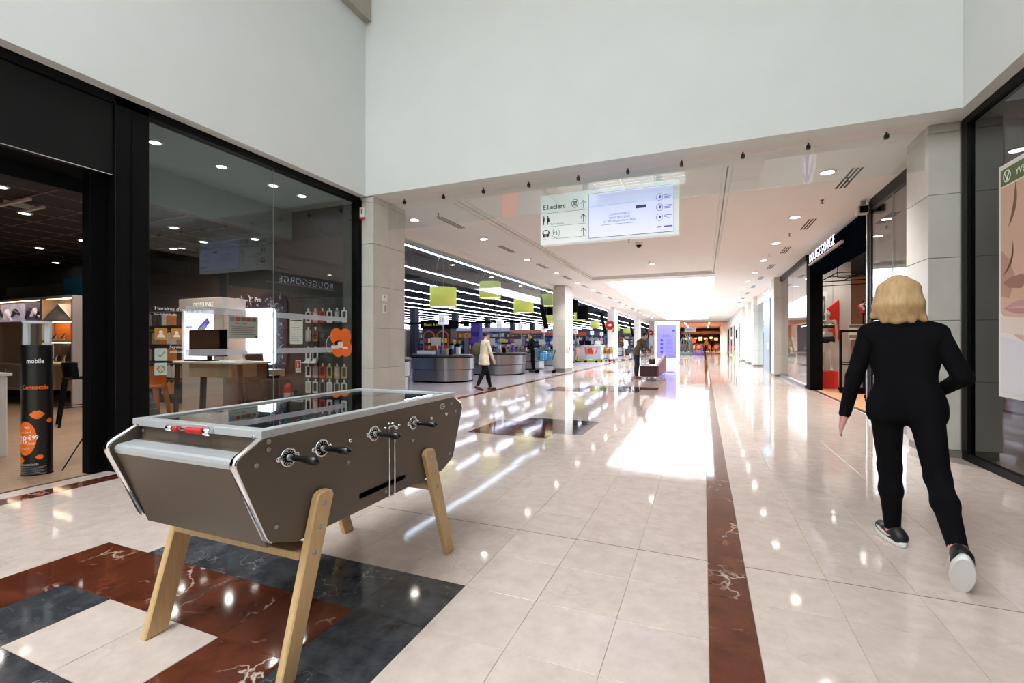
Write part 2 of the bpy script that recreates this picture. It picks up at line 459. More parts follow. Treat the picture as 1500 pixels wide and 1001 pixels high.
for j in range(3):
    for i in range(3):
        xa, ya = -5.2 + 1.5 * i, -11.4 + 3.9 * j
        B('roof_light', ROOFM, roof, (xa, xa + 1.36, ya, ya + 3.4, 9.36, 9.399))
        mb = MB()
        for q in range(8): mb.box(xa - .02, xa + 1.38, ya + .05 + .42 * q, ya + .09 + .42 * q, 9.24, 9.36)
        mb.build('roof_bars', WHITE, roof)['kind'] = 'stuff'
# ------------------------------------------------------------------ mall aisle: ceiling in two bands, a shallow tray, a long laylight
c2 = struct(B('ceiling_2', CEIL, None, (-6.15, -4.14, 6.62, 96, ZS, ZS + .3)), 'plaster ceiling over the left side of the aisle')
struct(B('ceiling_3', CEIL, None, (.38, 3.2, 6.62, 96, ZS, ZS + .3)), 'plaster ceiling over the right side of the aisle')
struct(B('ceiling_4', CEIL, None, (-4.14, .38, 6.62, 7.22, ZS, ZS + .3), (-4.14, .38, 18.35, 19.2, ZS - .0, ZS + .3), (-4.14, .38, 53.5, 96, ZS, ZS + .3), (-4.14, -3.78, 19.2, 53.5, ZS, ZS + .3)), 'plaster ceiling between the tray and the laylight')
struct(B('ceiling_5', CEIL, None, (-4.14, .38, 7.22, 18.35, ZS + .11, ZS + .3)), 'shallow ceiling tray behind the hanging sign')
tr = MB()
for a, zz in ((.0, .035), (.07, .07)):
    tr.box(.38 - .05 - a, .38 - a, 7.22, 18.35, ZS + zz, ZS + .11); tr.box(-4.14 + a, -4.09 + a, 7.22, 18.35, ZS + zz, ZS + .11)
    tr.box(-4.0, .25, 7.22 + a, 7.27 + a, ZS + zz, ZS + .11); tr.box(-4.0, .25, 18.30 - a, 18.35 - a, ZS + zz, ZS + .11)
struct(tr.build('trim_2', CEIL, None), 'stepped plaster moulding round the ceiling tray')
SKYM = mat('laylight_glass', (255, 255, 255), .5, emit=L_CORRIDOR, ecol=(238, 245, 255))
sky = struct(B('ceiling_6', CEIL, None, (-3.78, .38, 19.2, 53.5, ZS + .22, ZS + .3)), 'long luminous laylight in the aisle ceiling')
for j in range(16):
    ya = 19.22 + j * 2.142
    B('laylight_panel', SKYM, sky, (-3.77, -1.71, ya, ya + 2.13, ZS + .19, ZS + .215), (-1.69, .37, ya, ya + 2.13, ZS + .19, ZS + .215))
# ------------------------------------------------------------------ stone clad pillars
STONE = mat('limestone_cladding', (200, 197, 189), .38, noise=.05, nscale=3.5, rand=.03)
PALE = mat('white_cladding', (226, 226, 222), .3, noise=.02, nscale=3)
PLINTH = mat('stone_plinth', (128, 124, 116), .4, noise=.06)
def pillar(name, label, x0, x1, y0, y1, zt, joints, sides, m=STONE, m2=None, plinth=.09):
    core = struct(B(name, PLINTH, None, (x0 + .02, x1 - .02, y0 + .02, y1 - .02, 0, zt)), label)
    zs = [plinth] + [z for z in joints if plinth < z < zt] + [zt]
    g = .003
    for side, cuts in sides.items():
        for a, b_ in zip(zs[:-1], zs[1:]):
            for u0, u1 in cuts:
                mt = m2 if (m2 and side in 'EW') else m
                bx = {'S': (u0 + g, u1 - g, y0, y0 + .02), 'N': (u0 + g, u1 - g, y1 - .02, y1), 'E': (x1 - .02, x1, u0 + g, u1 - g), 'W': (x0, x0 + .02, u0 + g, u1 - g)}[side]
                B('stone_panel', mt, core, (*bx, a + g, b_ - g), b=.003)
    return core
J = [.86, 1.55, 2.26, 2.98, 3.68]
pillar('pillar_1', 'stone clad pillar between the phone shop and the supermarket', -5.42, -5.17, 6.40, 7.30, ZS, J, {'S': [(-5.42, -5.17)], 'E': [(6.40, 6.86), (6.86, 7.30)], 'N': [(-5.42, -5.17)]})
pillar('pillar_2', 'stone clad pillar between the lingerie shop and the cosmetics shop', 2.37, 2.72, 6.74, 7.36, ZS, J, {'S': [(2.37, 2.66)], 'W': [(6.74, 7.36)]})
for k, (yy, x0, x1, m2, lb) in enumerate([(19.55, -6.12, -5.56, PALE, 'first stone pillar along the checkouts, wearing a small white socket box'),
                                   (33.0, -6.3, -5.8, PALE, 'second pillar along the checkouts, with a round red sign'),
                                   (46.5, -6.3, -5.8, PALE, 'third pillar along the checkouts, plain white'),
                                   (60.0, -6.3, -5.8, PALE, 'fourth pillar along the checkouts, with a far round red sign'),
                                   (73.0, -6.3, -5.8, PALE, 'fifth pillar along the checkouts, far off')]):
    pillar('pillar_%d' % (k + 3), lb, x0, x1, yy, yy + 1.3, ZS - .02, J, {'S': [(x0, x1)], 'E': [(yy, yy + 1.3)]}, STONE if k == 0 else PALE, m2, .16)
# fascia over the supermarket front, return wall by the first pillar
struct(B('wall_fascia', CEIL, None, (-6.35, -6.05, 7.30, 75, 3.60, ZS + .1)), 'plaster fascia over the supermarket front')
struct(B('wall_return', STONE, None, (-6.1, -5.42, 7.0, 7.30, 0, ZS)), 'stone return wall beside the first pillar')
struct(B('window_1', GLASS, None, (-6.14, -6.128, 7.31, 19.52, 2.84, 3.60)), 'glass transom over the supermarket front')
# hanging smoke curtain of clear glass with its clamps
cur = thing('glass_smoke_curtain', 'clear glass smoke curtain hanging under the white wall at the aisle entrance', 'glass screen', (-1.4, 6.76, 3.27))
xs = [-5.15, -3.52, -1.93, -.34, 1.25, 2.35]
for a, b_ in zip(xs[:-1], xs[1:]): B('pane', CLEAR, cur, (a + .004, b_ - .004, 6.755, 6.767, 3.275, 3.74))
for x in (-4.80, -4.02, -3.28, -2.50, -1.72, -1.0, -.28, .47, 1.20, 1.99):
    mb = MB(); mb.box(x - .022, x + .022, 6.735, 6.787, 3.70, 3.755, b=.006); mb.cyl((x, 6.76, 3.75), (x, 6.76, 3.782), .010, n=10)
    mb.build('clamp', mat('dark_clamp', (70, 68, 64), .35, .8), cur)
# downlights, sprinklers and slot vents
def downlight(x, y, z, label, group, r=.105, lens=LENS):
    t = thing('downlight', label, 'ceiling lamp', (x, y, z), 0, group)
    MB().lathe([(r * .78, -.012), (r, -.014), (r * 1.16, -.006), (r * 1.16, 0), (r * .8, .0)], n=24).build('trim_ring', WPLA, t, False)
    MB().lathe([(.001, -.0125), (r * .78, -.0125)], n=24).build('lens', lens, t, False)
    return t
d0 = downlight(-4.86, 10.05, ZS, 'lit round downlight over the left of the aisle, first past the glass curtain', 'downlights along the aisle ceiling')
for i in range(1, 14):
    copy_tree(d0, (-4.86, 10.05 + 2.97 * i, ZS), None, 'lit round downlight over the left of the aisle, %s past the glass curtain' % ORD[i])
for i in range(14):
    copy_tree(d0, (1.66, 8.01 + 2.62 * i, ZS), None, 'lit round downlight over the right of the aisle, %s past the glass curtain' % ORD[i])
def spot(parent, loc, power, color=(1, .97, .95), cone=120):
    d = bpy.data.lights.new('downlight_beam', 'SPOT'); d.energy = power; d.color = color; d.spot_size = R(cone); d.spot_blend = .9; d.shadow_soft_size = .06
    o = bpy.data.objects.new('downlight_beam', d); COL.objects.link(o); o.location = loc; return o
for i in range(9):
    spot(None, (-4.86, 10.05 + 2.97 * i, ZS - .05), P_AISLE); spot(None, (1.66, 8.01 + 2.62 * i, ZS - .05), P_AISLE)
copy_tree(d0, (-1.59, 16.0, ZS + .11), None, 'lit round downlight in the tray, between sign and laylight')
copy_tree(d0, (-5.4, 7.95, ZS), None, 'small lit downlight beside the stone pillar of the phone shop')
SPRK = mat('sprinkler_metal', (88, 84, 80), .4, .6)
def sprinkler(x, y, z, label):
    mb = MB(); mb.lathe([(.03, 0), (.03, -.006), (.008, -.01), (.008, -.05), (.012, -.055), (.004, -.06)], n=10); mb.box(-.03, .03, -.004, .004, -.066, -.060)
    mb.M = None
    mb.v = [(a + x, b_ + y, c + z) for a, b_, c in mb.v]
    return tag(mb.build('sprinkler', SPRK, None), label, 'sprinkler', 'sprinkler heads along the aisle ceiling')
for i, y in enumerate((7.75, 9.9, 12.9, 15.8)):
    sprinkler(-4.72, y, ZS, 'grey sprinkler head over the left of the aisle, %s past the glass curtain' % ORD[i])
for i, y in enumerate((8.4, 9.55, 12.2, 14.9)):
    sprinkler(2.0 - .1 * i, y, ZS, 'grey sprinkler head over the right of the aisle, %s past the glass curtain' % ORD[i])
VENT = mat('vent_slots', (72, 64, 58), .8)
def vent(x, y, label):
    t = thing('slot_vent', label, 'air vent', (x, y, ZS), 0, 'slot vents in the aisle ceiling')
    B('vent_frame', CEIL, t, (x - .09, x + .09, y - .5, y + .5, ZS - .004, ZS), b=.001)
    for k in (-.055, 0, .055): B('slot', VENT, t, (x + k - .016, x + k + .016, y - .48, y + .48, ZS - .0055, ZS - .0035))
    return t
v0 = vent(-4.84, 8.45, 'dark slot vent over the left of the aisle, first past the glass curtain')
for i in range(1, 10): copy_tree(v0, (-4.84, 8.45 + 2.95 * i, ZS), None, 'dark slot vent over the left of the aisle, %s past the glass curtain' % ORD[i])
for i in range(10): copy_tree(v0, (2.02, 8.45 + 2.95 * i, ZS), None, 'dark slot vent over the right of the aisle, %s past the glass curtain' % ORD[i])
# dome camera
t = thing('dome_camera', 'black dome security camera under the ceiling tray, behind the hanging sign', 'camera', (-1.56, 12.44, ZS + .11))
MB().lathe([(.09, 0), (.09, -.05), (.07, -.06)], n=20).build('base', WPLA, t, False)
MB().lathe([(.07, -.06), (.066, -.085), (.05, -.11), (.025, -.125), (.001, -.13)], n=20).build('dome', BLACK, t, False)
sprinkler(-1.75, 12.0, ZS + .11, 'grey sprinkler head beside the dome camera')
sprinkler(-1.62, 15.5, ZS + .11, 'grey sprinkler head beside the lone downlight of the tray')
# ------------------------------------------------------------------ football table
TAUPE = mat('taupe_lacquer', (98, 86, 74), .42, noise=.015, nscale=3)
TAUPED = mat('taupe_lacquer_side', (98, 86, 74), .42, noise=.015, nscale=3)
OAK = mat('oiled_oak', (214, 178, 128), .42, noise=.10, nscale=9, stretch=(9, 9, .9))
RAIL = mat('satin_aluminium', (206, 209, 212), .38, .45)
GRIP = mat('black_grip', (12, 12, 13), .3, spec=.6)
FELT = mat('playfield', (30, 34, 40), .35)
REDP = mat('red_plastic', (196, 26, 24), .3)
BLUEP = mat('blue_plastic', (120, 140, 170), .3)
TGLASS = glass('table_glass', (205, 215, 215), 1.25, .02)
ft = thing('football_table', 'taupe table football game on splayed oak legs, glass topped, standing on red and grey marble', 'football table', (-1.863, 1.925, 0))
XR, XL = -1.485, -2.241
def mir(poly, on): return [(3.85 - y, z) for y, z in poly] if on else poly
half = [(1.375, .515), (1.262, .556), (1.248, .565), (1.238, .580), (1.118, .862), (1.116, .880), (1.122, .893), (1.136, .904), (1.222, .950)]
prof = half + [(3.85 - y, z) for y, z in half[::-1]]
slot = [(1.742, .568), (1.736, .580), (1.742, .594), (2.095, .594), (2.101, .581), (2.095, .568)]
mb = MB(); mb.prism(prof, 'x', XL, XL + .025, b=.002); mb.build('side_panel', TAUPE, ft)
# right panel with the coin return slot cut through it
i0 = 0
outer = prof[::-1]  # keyhole polygon: outer loop, then the slot the other way round
k = len(outer) - 1
key = prof[:1] + [slot[0]] + slot[1:][::1] + [slot[0]] + prof
mb = MB()
mb.prism(prof[:1] + slot[::-1][-1:] + slot[1:] + slot[:1] + prof, 'x', XR - .025, XR)
mb.build('side_panel', TAUPED, ft)
B('slot_liner', BLACKM, ft, (XR - .10, XR - .026, 1.72, 2.12, .55, .61))
for sgn in (0, 1):
    for x0 in (XL, XR - .025):
        path = mir(half[:0:-1][::-1][1:] if False else half[1:], sgn)
        mb = MB(); n = len(path)
        outp = []; inp = []
        for i, (y, z) in enumerate(path):
            a = Vector(path[max(0, i - 1)]); b_ = Vector(path[min(n - 1, i + 1)]); d = (b_ - a).normalized(); nn = Vector((-d.y, d.x))
            c = Vector((1.925, .73)); 
            if nn.dot(Vector((y, z)) - c) < 0: nn = -nn
            outp.append(Vector((y, z)) + nn * .006); inp.append(Vector((y, z)) - nn * .003)
        rings = []
        for o_, i_ in zip(outp, inp):
            m_ = (o_ + i_) / 2
            rings.append([(x0 - .003, *i_), (x0 - .003, *m_), (x0 + .005, *o_), (x0 + .020, *o_), (x0 + .028, *m_), (x0 + .028, *i_)])
        mb.loft(rings, True); mb.build('edge_trim', CHROME, ft)
    ep = mir([(1.238, .948), (1.238, .893), (1.150, .884), (1.143, .852), (1.262, .533), (1.285, .533), (1.165, .852), (1.175, .872), (1.258, .880), (1.258, .948)], sgn)
    MB().prism(ep, 'x', XL + .025, XR - .025).build('end_panel', TAUPE, ft)
    sp = mir([(1.212, .893), (1.150, .886), (1.140, .880), (1.136, .868), (1.141, .851), (1.145, .852), (1.155, .880), (1.212, .888)], sgn)
    MB().prism(sp, 'x', XL + .026, XR - .026).build('end_strip', RAIL, ft)
    # top rail across the end
    yy = 1.217 if not sgn else 3.85 - 1.217 - .045
    B('top_rail', RAIL, ft, (XL - .002, XR + .002, yy, yy + .045, .949, .979), b=.002)
    y0 = 1.205 if not sgn else 3.85 - 1.205
    # sliding score beads on a rod across the end
    mb = MB(); mb.cyl((-1.985, y0 - .002, .958), (-1.735, y0 - .002, .958), .0035, n=8); mb.build('score_rod', CHROME, ft)
    for j in range(10):
        MB().lathe([(.004, -.0045), (.011, -.0045), (.0125, 0), (.011, .0045), (.004, .0045)], (-1.866 + .0093 * j, y0 - .002, .958), 12, 'x').build('score_bead', REDP, ft)
    MB().ell((-1.932, y0 - .002, .958), .014, 12, 8).build('score_bead', REDP, ft)
    for xx, rr in ((-1.975, .012), (-1.750, .015)):
        MB().lathe([(rr, -.012), (rr, .012), (rr * .7, .016)], (xx, y0 - .002, .958), 14, 'x').build('score_stop', CHROME, ft)
for x0 in (XL - .002, XR - .043):
    B('top_rail', RAIL, ft, (x0, x0 + .045, 1.262, 3.85 - 1.262, .949, .979), b=.002)
B('glass_top', TGLASS, ft, (XL + .035, XR - .035, 1.255, 2.595, .966, .971))
B('playfield', FELT, ft, (XL + .026, XR - .026, 1.262, 2.588, .835, .842))
B('floor_panel', TAUPE, ft, (XL + .025, XR - .025, 1.29, 2.56, .545, .56))
mb = MB()
for x in (-1.863,): mb.box(XL + .06, XR - .06, 1.921, 1.929, .842, .8428)
mb.lathe([(.085, .842), (.085, .8428), (.09, .8428), (.09, .842)], (-1.863, 1.925, 0), 28)
for y0, y1 in ((1.262, 1.42), (2.43, 2.588)): mb.box(-2.06, -2.052, y0, y1, .842, .8428); mb.box(-1.674, -1.666, y0, y1, .842, .8428)
mb.build('pitch_lines', WPRINT, ft)
for y in (1.262, 2.568):
    B('inner_end', BLACKM, ft, (XL + .026, -1.98, y, y + .02, .842, .945), (-1.746, XR - .026, y, y + .02, .842, .945), (-1.98, -1.746, y, y + .02, .925, .945))
# bolts
def bolt(x, y, z, r=.009, sx=1, parent=ft, mt=STEEL):
    mb = MB(); mb.lathe([(r, 0), (r, .003 * sx), (r * .8, .005 * sx), (r * .45, .005 * sx), (r * .4, .003 * sx)], (x, y, z), 12, 'x')
    if sx < 0: mb.f = [f[::-1] for f in mb.f]
    return mb.build('bolt', mt, parent)
for y, z in ((1.249, .934), (1.249, .905), (1.197, .857), (1.281, .607), (1.666, .758), (2.171, .759), (2.567, .599), (2.647, .856), (2.590, .912), (1.935, .545)):
    bolt(XR, y, z); bolt(XL, y, z, sx=-1)
for z in (.955, .925):
    for x in (XL + .035, XR - .035):
        MB().lathe([(.007, 0), (.007, -.004), (.004, -.005)], (x, 1.2165 if z > .949 else 1.2375, z), 10, 'y').build('bolt', STEEL, ft)
for y in (1.262, 1.62, 1.925, 2.23, 2.588): MB().lathe([(.004, 0), (.004, .003), (.002, .004)], (XR + .002, y, .958), 8, 'x').build('screw', STEEL, ft)
# oval maker's plate
MB().lathe([(.030, 0), (.030, .0015), (.026, .0025), (.024, .0015), (.001, .0015)], (0, 0, 0), 24, 'x')
mb = MB(); mb.lathe([(.030, 0), (.030, .0015), (.025, .0028), (.021, .0018)], (0, 0, 0), 24, 'x')
mb.v = [(x + XR, y + 2.484, z * .62 + .908) for x, y, z in mb.v]; mb.build('oval_plate', ALU, ft)
mb = MB(); mb.tube([(XR + .003, 2.484 + .014 * math.cos(a), .908 + .008 * math.sin(a)) for a in np.linspace(.6, 5.2, 14)], .0022, 6); mb.build('plate_swirl', BLACKM, ft)
# rods, rosettes, grips and players
rods = [(1.335, 1, 1, 'r'), (1.506, 1, 2, 'r'), (1.666, -1, 3, 'b'), (1.841, 1, 5, 'r'), (2.010, -1, 5, 'b'), (2.171, 1, 3, 'r'), (2.346, -1, 2, 'b'), (2.515, -1, 1, 'b')]
pm = {}
def player_mesh(mt):
    mb = MB()
    mb.loft([[(math.cos(a) * rx, math.sin(a) * ry, z) for a in np.linspace(0, 2 * math.pi, 9)[:-1]] for rx, ry, z in
             ((.007, .013, -.068), (.010, .013, -.060), (.009, .008, -.045), (.010, .009, -.03), (.015, .010, -.012), (.017, .012, 0), (.016, .011, .012), (.008, .008, .020), (.006, .006, .024))], True)
    mb.ell((0, 0, .034), (.010, .011, .013), 10, 7)
    mb.box(.013, .019, -.006, .006, -.02, .012, b=.002); mb.box(-.019, -.013, -.006, .006, -.02, .012, b=.002)
    me = bpy.data.meshes.new('player'); me.from_pydata(mb.v, [], mb.f); me.polygons.foreach_set('use_smooth', mb.sm); me.materials.append(mt)
    return me
PM = {'r': player_mesh(REDP), 'b': player_mesh(BLUEP)}
for y, s, n, tm in rods:
    x0, x1 = (XL - .012, XR + .04) if s > 0 else (XL - .04, XR + .014)
    rod = MB().cyl((x0, y, .857), (x1, y, .857), .007, n=10).build('rod', CHROME, ft)
    for j in range(n):
        o = bpy.data.objects.new('player', PM[tm]); COL.objects.link(o); o.parent = rod
        o.location = Vector((-1.863 + (j - (n - 1) / 2) * (.5 / max(n - 1, 2.2) if n > 1 else 0), y, .915 - .003)) - ORG[rod.name]
        o.location.z = .912
    xs = XR if s > 0 else XL
    def lx(prof): return [(r, t * s) for r, t in prof]
    def add(name, prof, mt, par, dx=0.):
        mb = MB(); mb.lathe(lx(prof), (xs + dx * s, y, .857), 24, 'x')
        if s < 0: mb.f = [f[::-1] for f in mb.f]
        return mb.build(name, mt, par)
    ros = add('rosette', [(.038, 0), (.038, .004), (.036, .007), (.030, .008), (.030, .004)], CHROME, rod)
    for a in (-1, 1):
        mb = MB(); mb.lathe([(.011, 0), (.011, .004 * s), (.004, .004 * s)], (xs, y + a * .043, .857), 12, 'x'); mb.build('lug', CHROME, ros)
        mb = MB(); mb.lathe([(.005, .004 * s), (.005, .007 * s), (.002, .008 * s)], (xs, y + a * .044, .857), 10, 'x'); mb.build('lug_screw', STEEL, ros)
    add('rosette_inset', [(.0305, .003), (.0305, .006), (.013, .0065), (.013, .006)], BLACKM, ros)
    for q in range(14):
        a = q * 2 * math.pi / 14
        mb = MB(); cy, cz = y + .0235 * math.cos(a), .857 + .0235 * math.sin(a)
        mb.tube([(xs + .0068 * s, cy - .004 * math.cos(a), cz - .004 * math.sin(a)), (xs + .0068 * s, cy + .004 * math.cos(a), cz + .004 * math.sin(a))], .0011, 5)
        mb.build('mark', WPLA, ros)
    add('bushing', [(.014, .004), (.014, .012), (.010, .016), (.0075, .016)], STEEL, rod)
    add('grip', [(.009, .030), (.012, .032), (.0125, .045), (.0105, .055), (.0115, .075), (.0155, .105), (.0175, .125), (.0165, .140), (.012, .149), (.005, .152)], GRIP, rod)
    add('grip_cap', [(.004, .151), (.004, .1545), (.001, .155)], BLACKM, rod)
    # far end of the rod: little end cap
    mb = MB(); xe = XL if s > 0 else XR
    mb.lathe([(.010, 0), (.010, -s * .010), (.007, -s * .016), (.001, -s * .017)], (xe, y, .857), 12, 'x'); mb.build('rod_end', CHROME, rod)
# upright chrome guide with its screws in the middle of the long side
mb = MB()
for yy in (1.938, 1.980):
    mb.tube([(XR + .002, yy, .872), (XR + .018, yy, .872), (XR + .020, yy, .86), (XR + .020, yy, .535), (XR + .014, yy, .521)], .0045, 8)
mb.tube([(XR + .014, 1.936, .521), (XR + .014, 1.982, .521)], .0045, 8)
mb.tube([(XR + .018, 1.934, .874), (XR + .018, 1.984, .874)], .005, 8)
mb.build('ball_guide', CHROME, ft)
for y, z in ((1.915, .872), (1.945, .889), (1.975, .886), (2.03, .868)):
    mb = MB(); mb.lathe([(.006, 0), (.006, .016), (.003, .018)], (XR, y, z), 10, 'x'); mb.build('guide_screw', CHROME, ft)
# legs and cross beams
def leg(x0, x1, yb, yt, zt=.69):
    (b0, b1), (t0, t1) = yb, yt
    poly = [(b0, 0), (b1, 0), (t1 - .0, zt - .028)]
    # rounded top
    c = Vector(((t0 + t1) / 2, zt - .03)); r = (t1 - t0) / 2
    poly = [(b0 + .004, .0), (b1 - .004, .0), (b1, .006)]
    d = Vector((t1 - b1, zt - .03))
    for q in range(7):
        a = math.pi * q / 6
        poly.append((c.x + r * math.cos(a) * (1 - .0 * q), c.y + .03 * math.sin(a) ** .8 if 0 < q < 6 else c.y))
    poly.append((b0, .006))
    o = MB().prism(poly, 'x', x0, x1, b=.005).build('leg', OAK, ft)
    out = x1 if x1 > -1.8 else x0
    for z in (.638, .548, .455):
        f = z / .66
        yc = (b0 + b1) / 2 * (1 - f) + (t0 + t1) / 2 * f
        bolt(out, yc, z, .0105, 1 if x1 > -1.8 else -1, o)
    return o
leg(-1.482, -1.447, (1.264, 1.340), (1.445, 1.540)); leg(-1.482, -1.447, (2.482, 2.566), (2.244, 2.346))
leg(-2.279, -2.244, (1.264, 1.364), (1.445, 1.540)); leg(-2.279, -2.244, (2.490, 2.575), (2.244, 2.346))
B('cross_beam', OAK, ft, (-2.243, -1.483, 1.382, 1.475, .437, .468), b=.003)
B('cross_beam', OAK, ft, (-2.243, -1.483, 2.335, 2.425, .437, .468), b=.003)
# ------------------------------------------------------------------ people: one continuous skin grown from a distance field, clothes as children
def nets(field, lo, h):
    """surface of field = 0 (negative inside) as vertices and quads"""
    ins = field < 0
    nx, ny, nz = field.shape
    cs = np.zeros((nx - 1, ny - 1, nz - 1), np.int8)
    for i in (0, 1):
        for j in (0, 1):
            for k in (0, 1):
                cs += ins[i:nx - 1 + i, j:ny - 1 + j, k:nz - 1 + k]
    act = (cs > 0) & (cs < 8)
    ix = np.argwhere(act)
    vid = np.full(act.shape, -1, np.int64); vid[act] = np.arange(len(ix))
    acc = np.zeros((len(ix), 3)); cnt = np.zeros(len(ix))
    C8 = [(i, j, k) for i in (0, 1) for j in (0, 1) for k in (0, 1)]
    fv = {c: field[ix[:, 0] + c[0], ix[:, 1] + c[1], ix[:, 2] + c[2]] for c in C8}
    for c in C8:
        for ax in range(3):
            if c[ax]: continue
            d = list(c); d[ax] = 1; d = tuple(d)
            a, b = fv[c], fv[d]
            m = (a < 0) != (b < 0)
            t = np.where(m, a / np.where(m, a - b, 1), 0)
            p = np.tile(np.array(c, float), (len(ix), 1)); p[:, ax] += t
            acc[m] += p[m]; cnt[m] += 1
    V = (ix + acc / cnt[:, None]) * h + np.array(lo)
    F = []
    for ax in range(3):
        sl0 = [slice(None)] * 3; sl1 = [slice(None)] * 3
        sl0[ax] = slice(0, -1); sl1[ax] = slice(1, None)
        a, b = ins[tuple(sl0)], ins[tuple(sl1)]
        o1, o2 = (ax + 1) % 3, (ax + 2) % 3
        for flip in (False, True):
            e = np.argwhere(~a & b if flip else a & ~b)
            e = e[(e[:, o1] > 0) & (e[:, o2] > 0)]
            def q(d1, d2):
                t = e.copy(); t[:, o1] -= d1; t[:, o2] -= d2
                return vid[t[:, 0], t[:, 1], t[:, 2]]
            quad = [q(1, 1), q(0, 1), q(0, 0), q(1, 0)]
            if flip: quad = quad[::-1]
            F.append(np.stack(quad, 1))
    return V, np.concatenate(F)
def sdf_mesh(prims, h, inflate=0., clip=None):
    """prims: (a, b, ra, rb, k) tapered capsules or (centre, radii, yaw, k) ellipsoids, smoothly united in order"""
    los, his = [], []
    for p in prims:
        if len(p) == 5:
            r = max(p[2], p[3]); los.append(np.minimum(p[0], p[1]) - r); his.append(np.maximum(p[0], p[1]) + r)
        else:
            r = max(p[1]); los.append(np.array(p[0]) - r); his.append(np.array(p[0]) + r)
    lo = np.min(los, 0) - inflate - 3 * h; hi = np.max(his, 0) + inflate + 3 * h
    n = np.ceil((hi - lo) / h).astype(int) + 1
    f = np.full(n, .5, np.float32)
    ax = [lo[i] + h * np.arange(n[i]) for i in range(3)]
    for p, l, u in zip(prims, los, his):
        k = p[-1]
        pad = inflate + k + 3 * h
        i0 = np.maximum(((l - pad - lo) / h).astype(int), 0); i1 = np.minimum(((u + pad - lo) / h).astype(int) + 2, n)
        s = tuple(slice(i0[i], i1[i]) for i in range(3))
        X, Y, Z = np.meshgrid(ax[0][s[0]], ax[1][s[1]], ax[2][s[2]], indexing='ij', sparse=True)
        if len(p) == 5:
            a, b, ra, rb, _ = p; a = np.array(a, float); d = np.array(b, float) - a; L2 = max(d.dot(d), 1e-9)
            t = np.clip(((X - a[0]) * d[0] + (Y - a[1]) * d[1] + (Z - a[2]) * d[2]) / L2, 0, 1)
            dist = np.sqrt((X - a[0] - t * d[0]) ** 2 + (Y - a[1] - t * d[1]) ** 2 + (Z - a[2] - t * d[2]) ** 2) - (ra + (rb - ra) * t)
        else:
            c, r, yaw, _ = p; cs, sn = math.cos(yaw), math.sin(yaw)
            x = (X - c[0]) * cs + (Y - c[1]) * sn; y = -(X - c[0]) * sn + (Y - c[1]) * cs; z = Z - c[2]
            q = np.sqrt((x / r[0]) ** 2 + (y / r[1]) ** 2 + (z / r[2]) ** 2)
            dist = (q - 1) * min(r)
        dist = dist - inflate
        g = f[s]
        hh = np.clip(k - np.abs(g - dist), 0, None) / max(k, 1e-6)
        f[s] = np.minimum(g, dist) - hh * hh * k * .25
    if clip is not None:
        X, Y, Z = np.meshgrid(*ax, indexing='ij', sparse=True)
        f = np.maximum(f, clip(X, Y, Z))
    f[0] = f[-1] = .5; f[:, 0] = f[:, -1] = .5; f[:, :, 0] = f[:, :, -1] = .5
    return nets(f, lo, h)
def link_vf(name, V, F, m, parent):
    me = bpy.data.meshes.new(name)
    me.vertices.add(len(V)); me.vertices.foreach_set('co', np.ascontiguousarray(V, dtype=np.float32).ravel())
    me.loops.add(F.size); me.loops.foreach_set('vertex_index', F.astype(np.int32).ravel())
    me.polygons.add(len(F)); me.polygons.foreach_set('loop_start', np.arange(0, F.size, 4, dtype=np.int32))
    me.polygons.foreach_set('use_smooth', [True] * len(F))
    me.update(calc_edges=True); me.validate(); me.materials.append(m)
    o = bpy.data.objects.new(name, me); COL.objects.link(o); o.parent = parent; ORG[o.name] = Vector((0, 0, 0))
    return o
def A3(*v): return np.array(v, float)
# body frame: x = the person's right, y = the way the person faces, z = up; lengths for 1.72 m, scaled by s
def hand(wrist, elbow, side, fing, k=.008, s=1., open_=.35, spread=1.):
    """palm, four unequal bent fingers and a thumb, hanging on from the forearm"""
    d = wrist - elbow; d = d / np.linalg.norm(d)
    inw = A3(-side, 0, 0); inw = inw - d * inw.dot(d); inw /= np.linalg.norm(inw)      # palm looks at the thigh
    fw = np.cross(d, inw) * side; fw /= np.linalg.norm(fw)
    if fw[1] < 0: fw = -fw
    P = []
    pc = wrist + d * .045 * s
    for o in (-.024, -.008, .008, .024):
        P.append((wrist + fw * o * .6 * s, wrist + d * .085 * s + fw * o * s, .016 * s, .0125 * s, .02))
    for o, L in ((.027, .072), (.009, .080), (-.009, .075), (-.026, .058)):
        b = wrist + d * .085 * s + fw * o * s
        j1 = b + (d * .95 + inw * .25 * open_ + fw * o * 2 * spread) * L * .45 * s
        j2 = j1 + (d * .85 + inw * .55 * open_) * L * .32 * s
        j3 = j2 + (d * .7 + inw * .75 * open_) * L * .26 * s
        P += [(b, j1, .0092 * fing, .0085 * fing, k), (j1, j2, .0085 * fing, .0078 * fing, .004), (j2, j3, .0078 * fing, .0066 * fing, .004)]
    tb = wrist + d * .025 * s + fw * .022 * s
    t1 = tb + (d * .5 + fw * .75 + inw * .3) * .042 * s; t2 = t1 + (d * .8 + fw * .35 + inw * .25) * .032 * s
    P += [(tb, t1, .013 * fing, .0105 * fing, .012), (t1, t2, .0105 * fing, .0085 * fing, .004)]
    return P
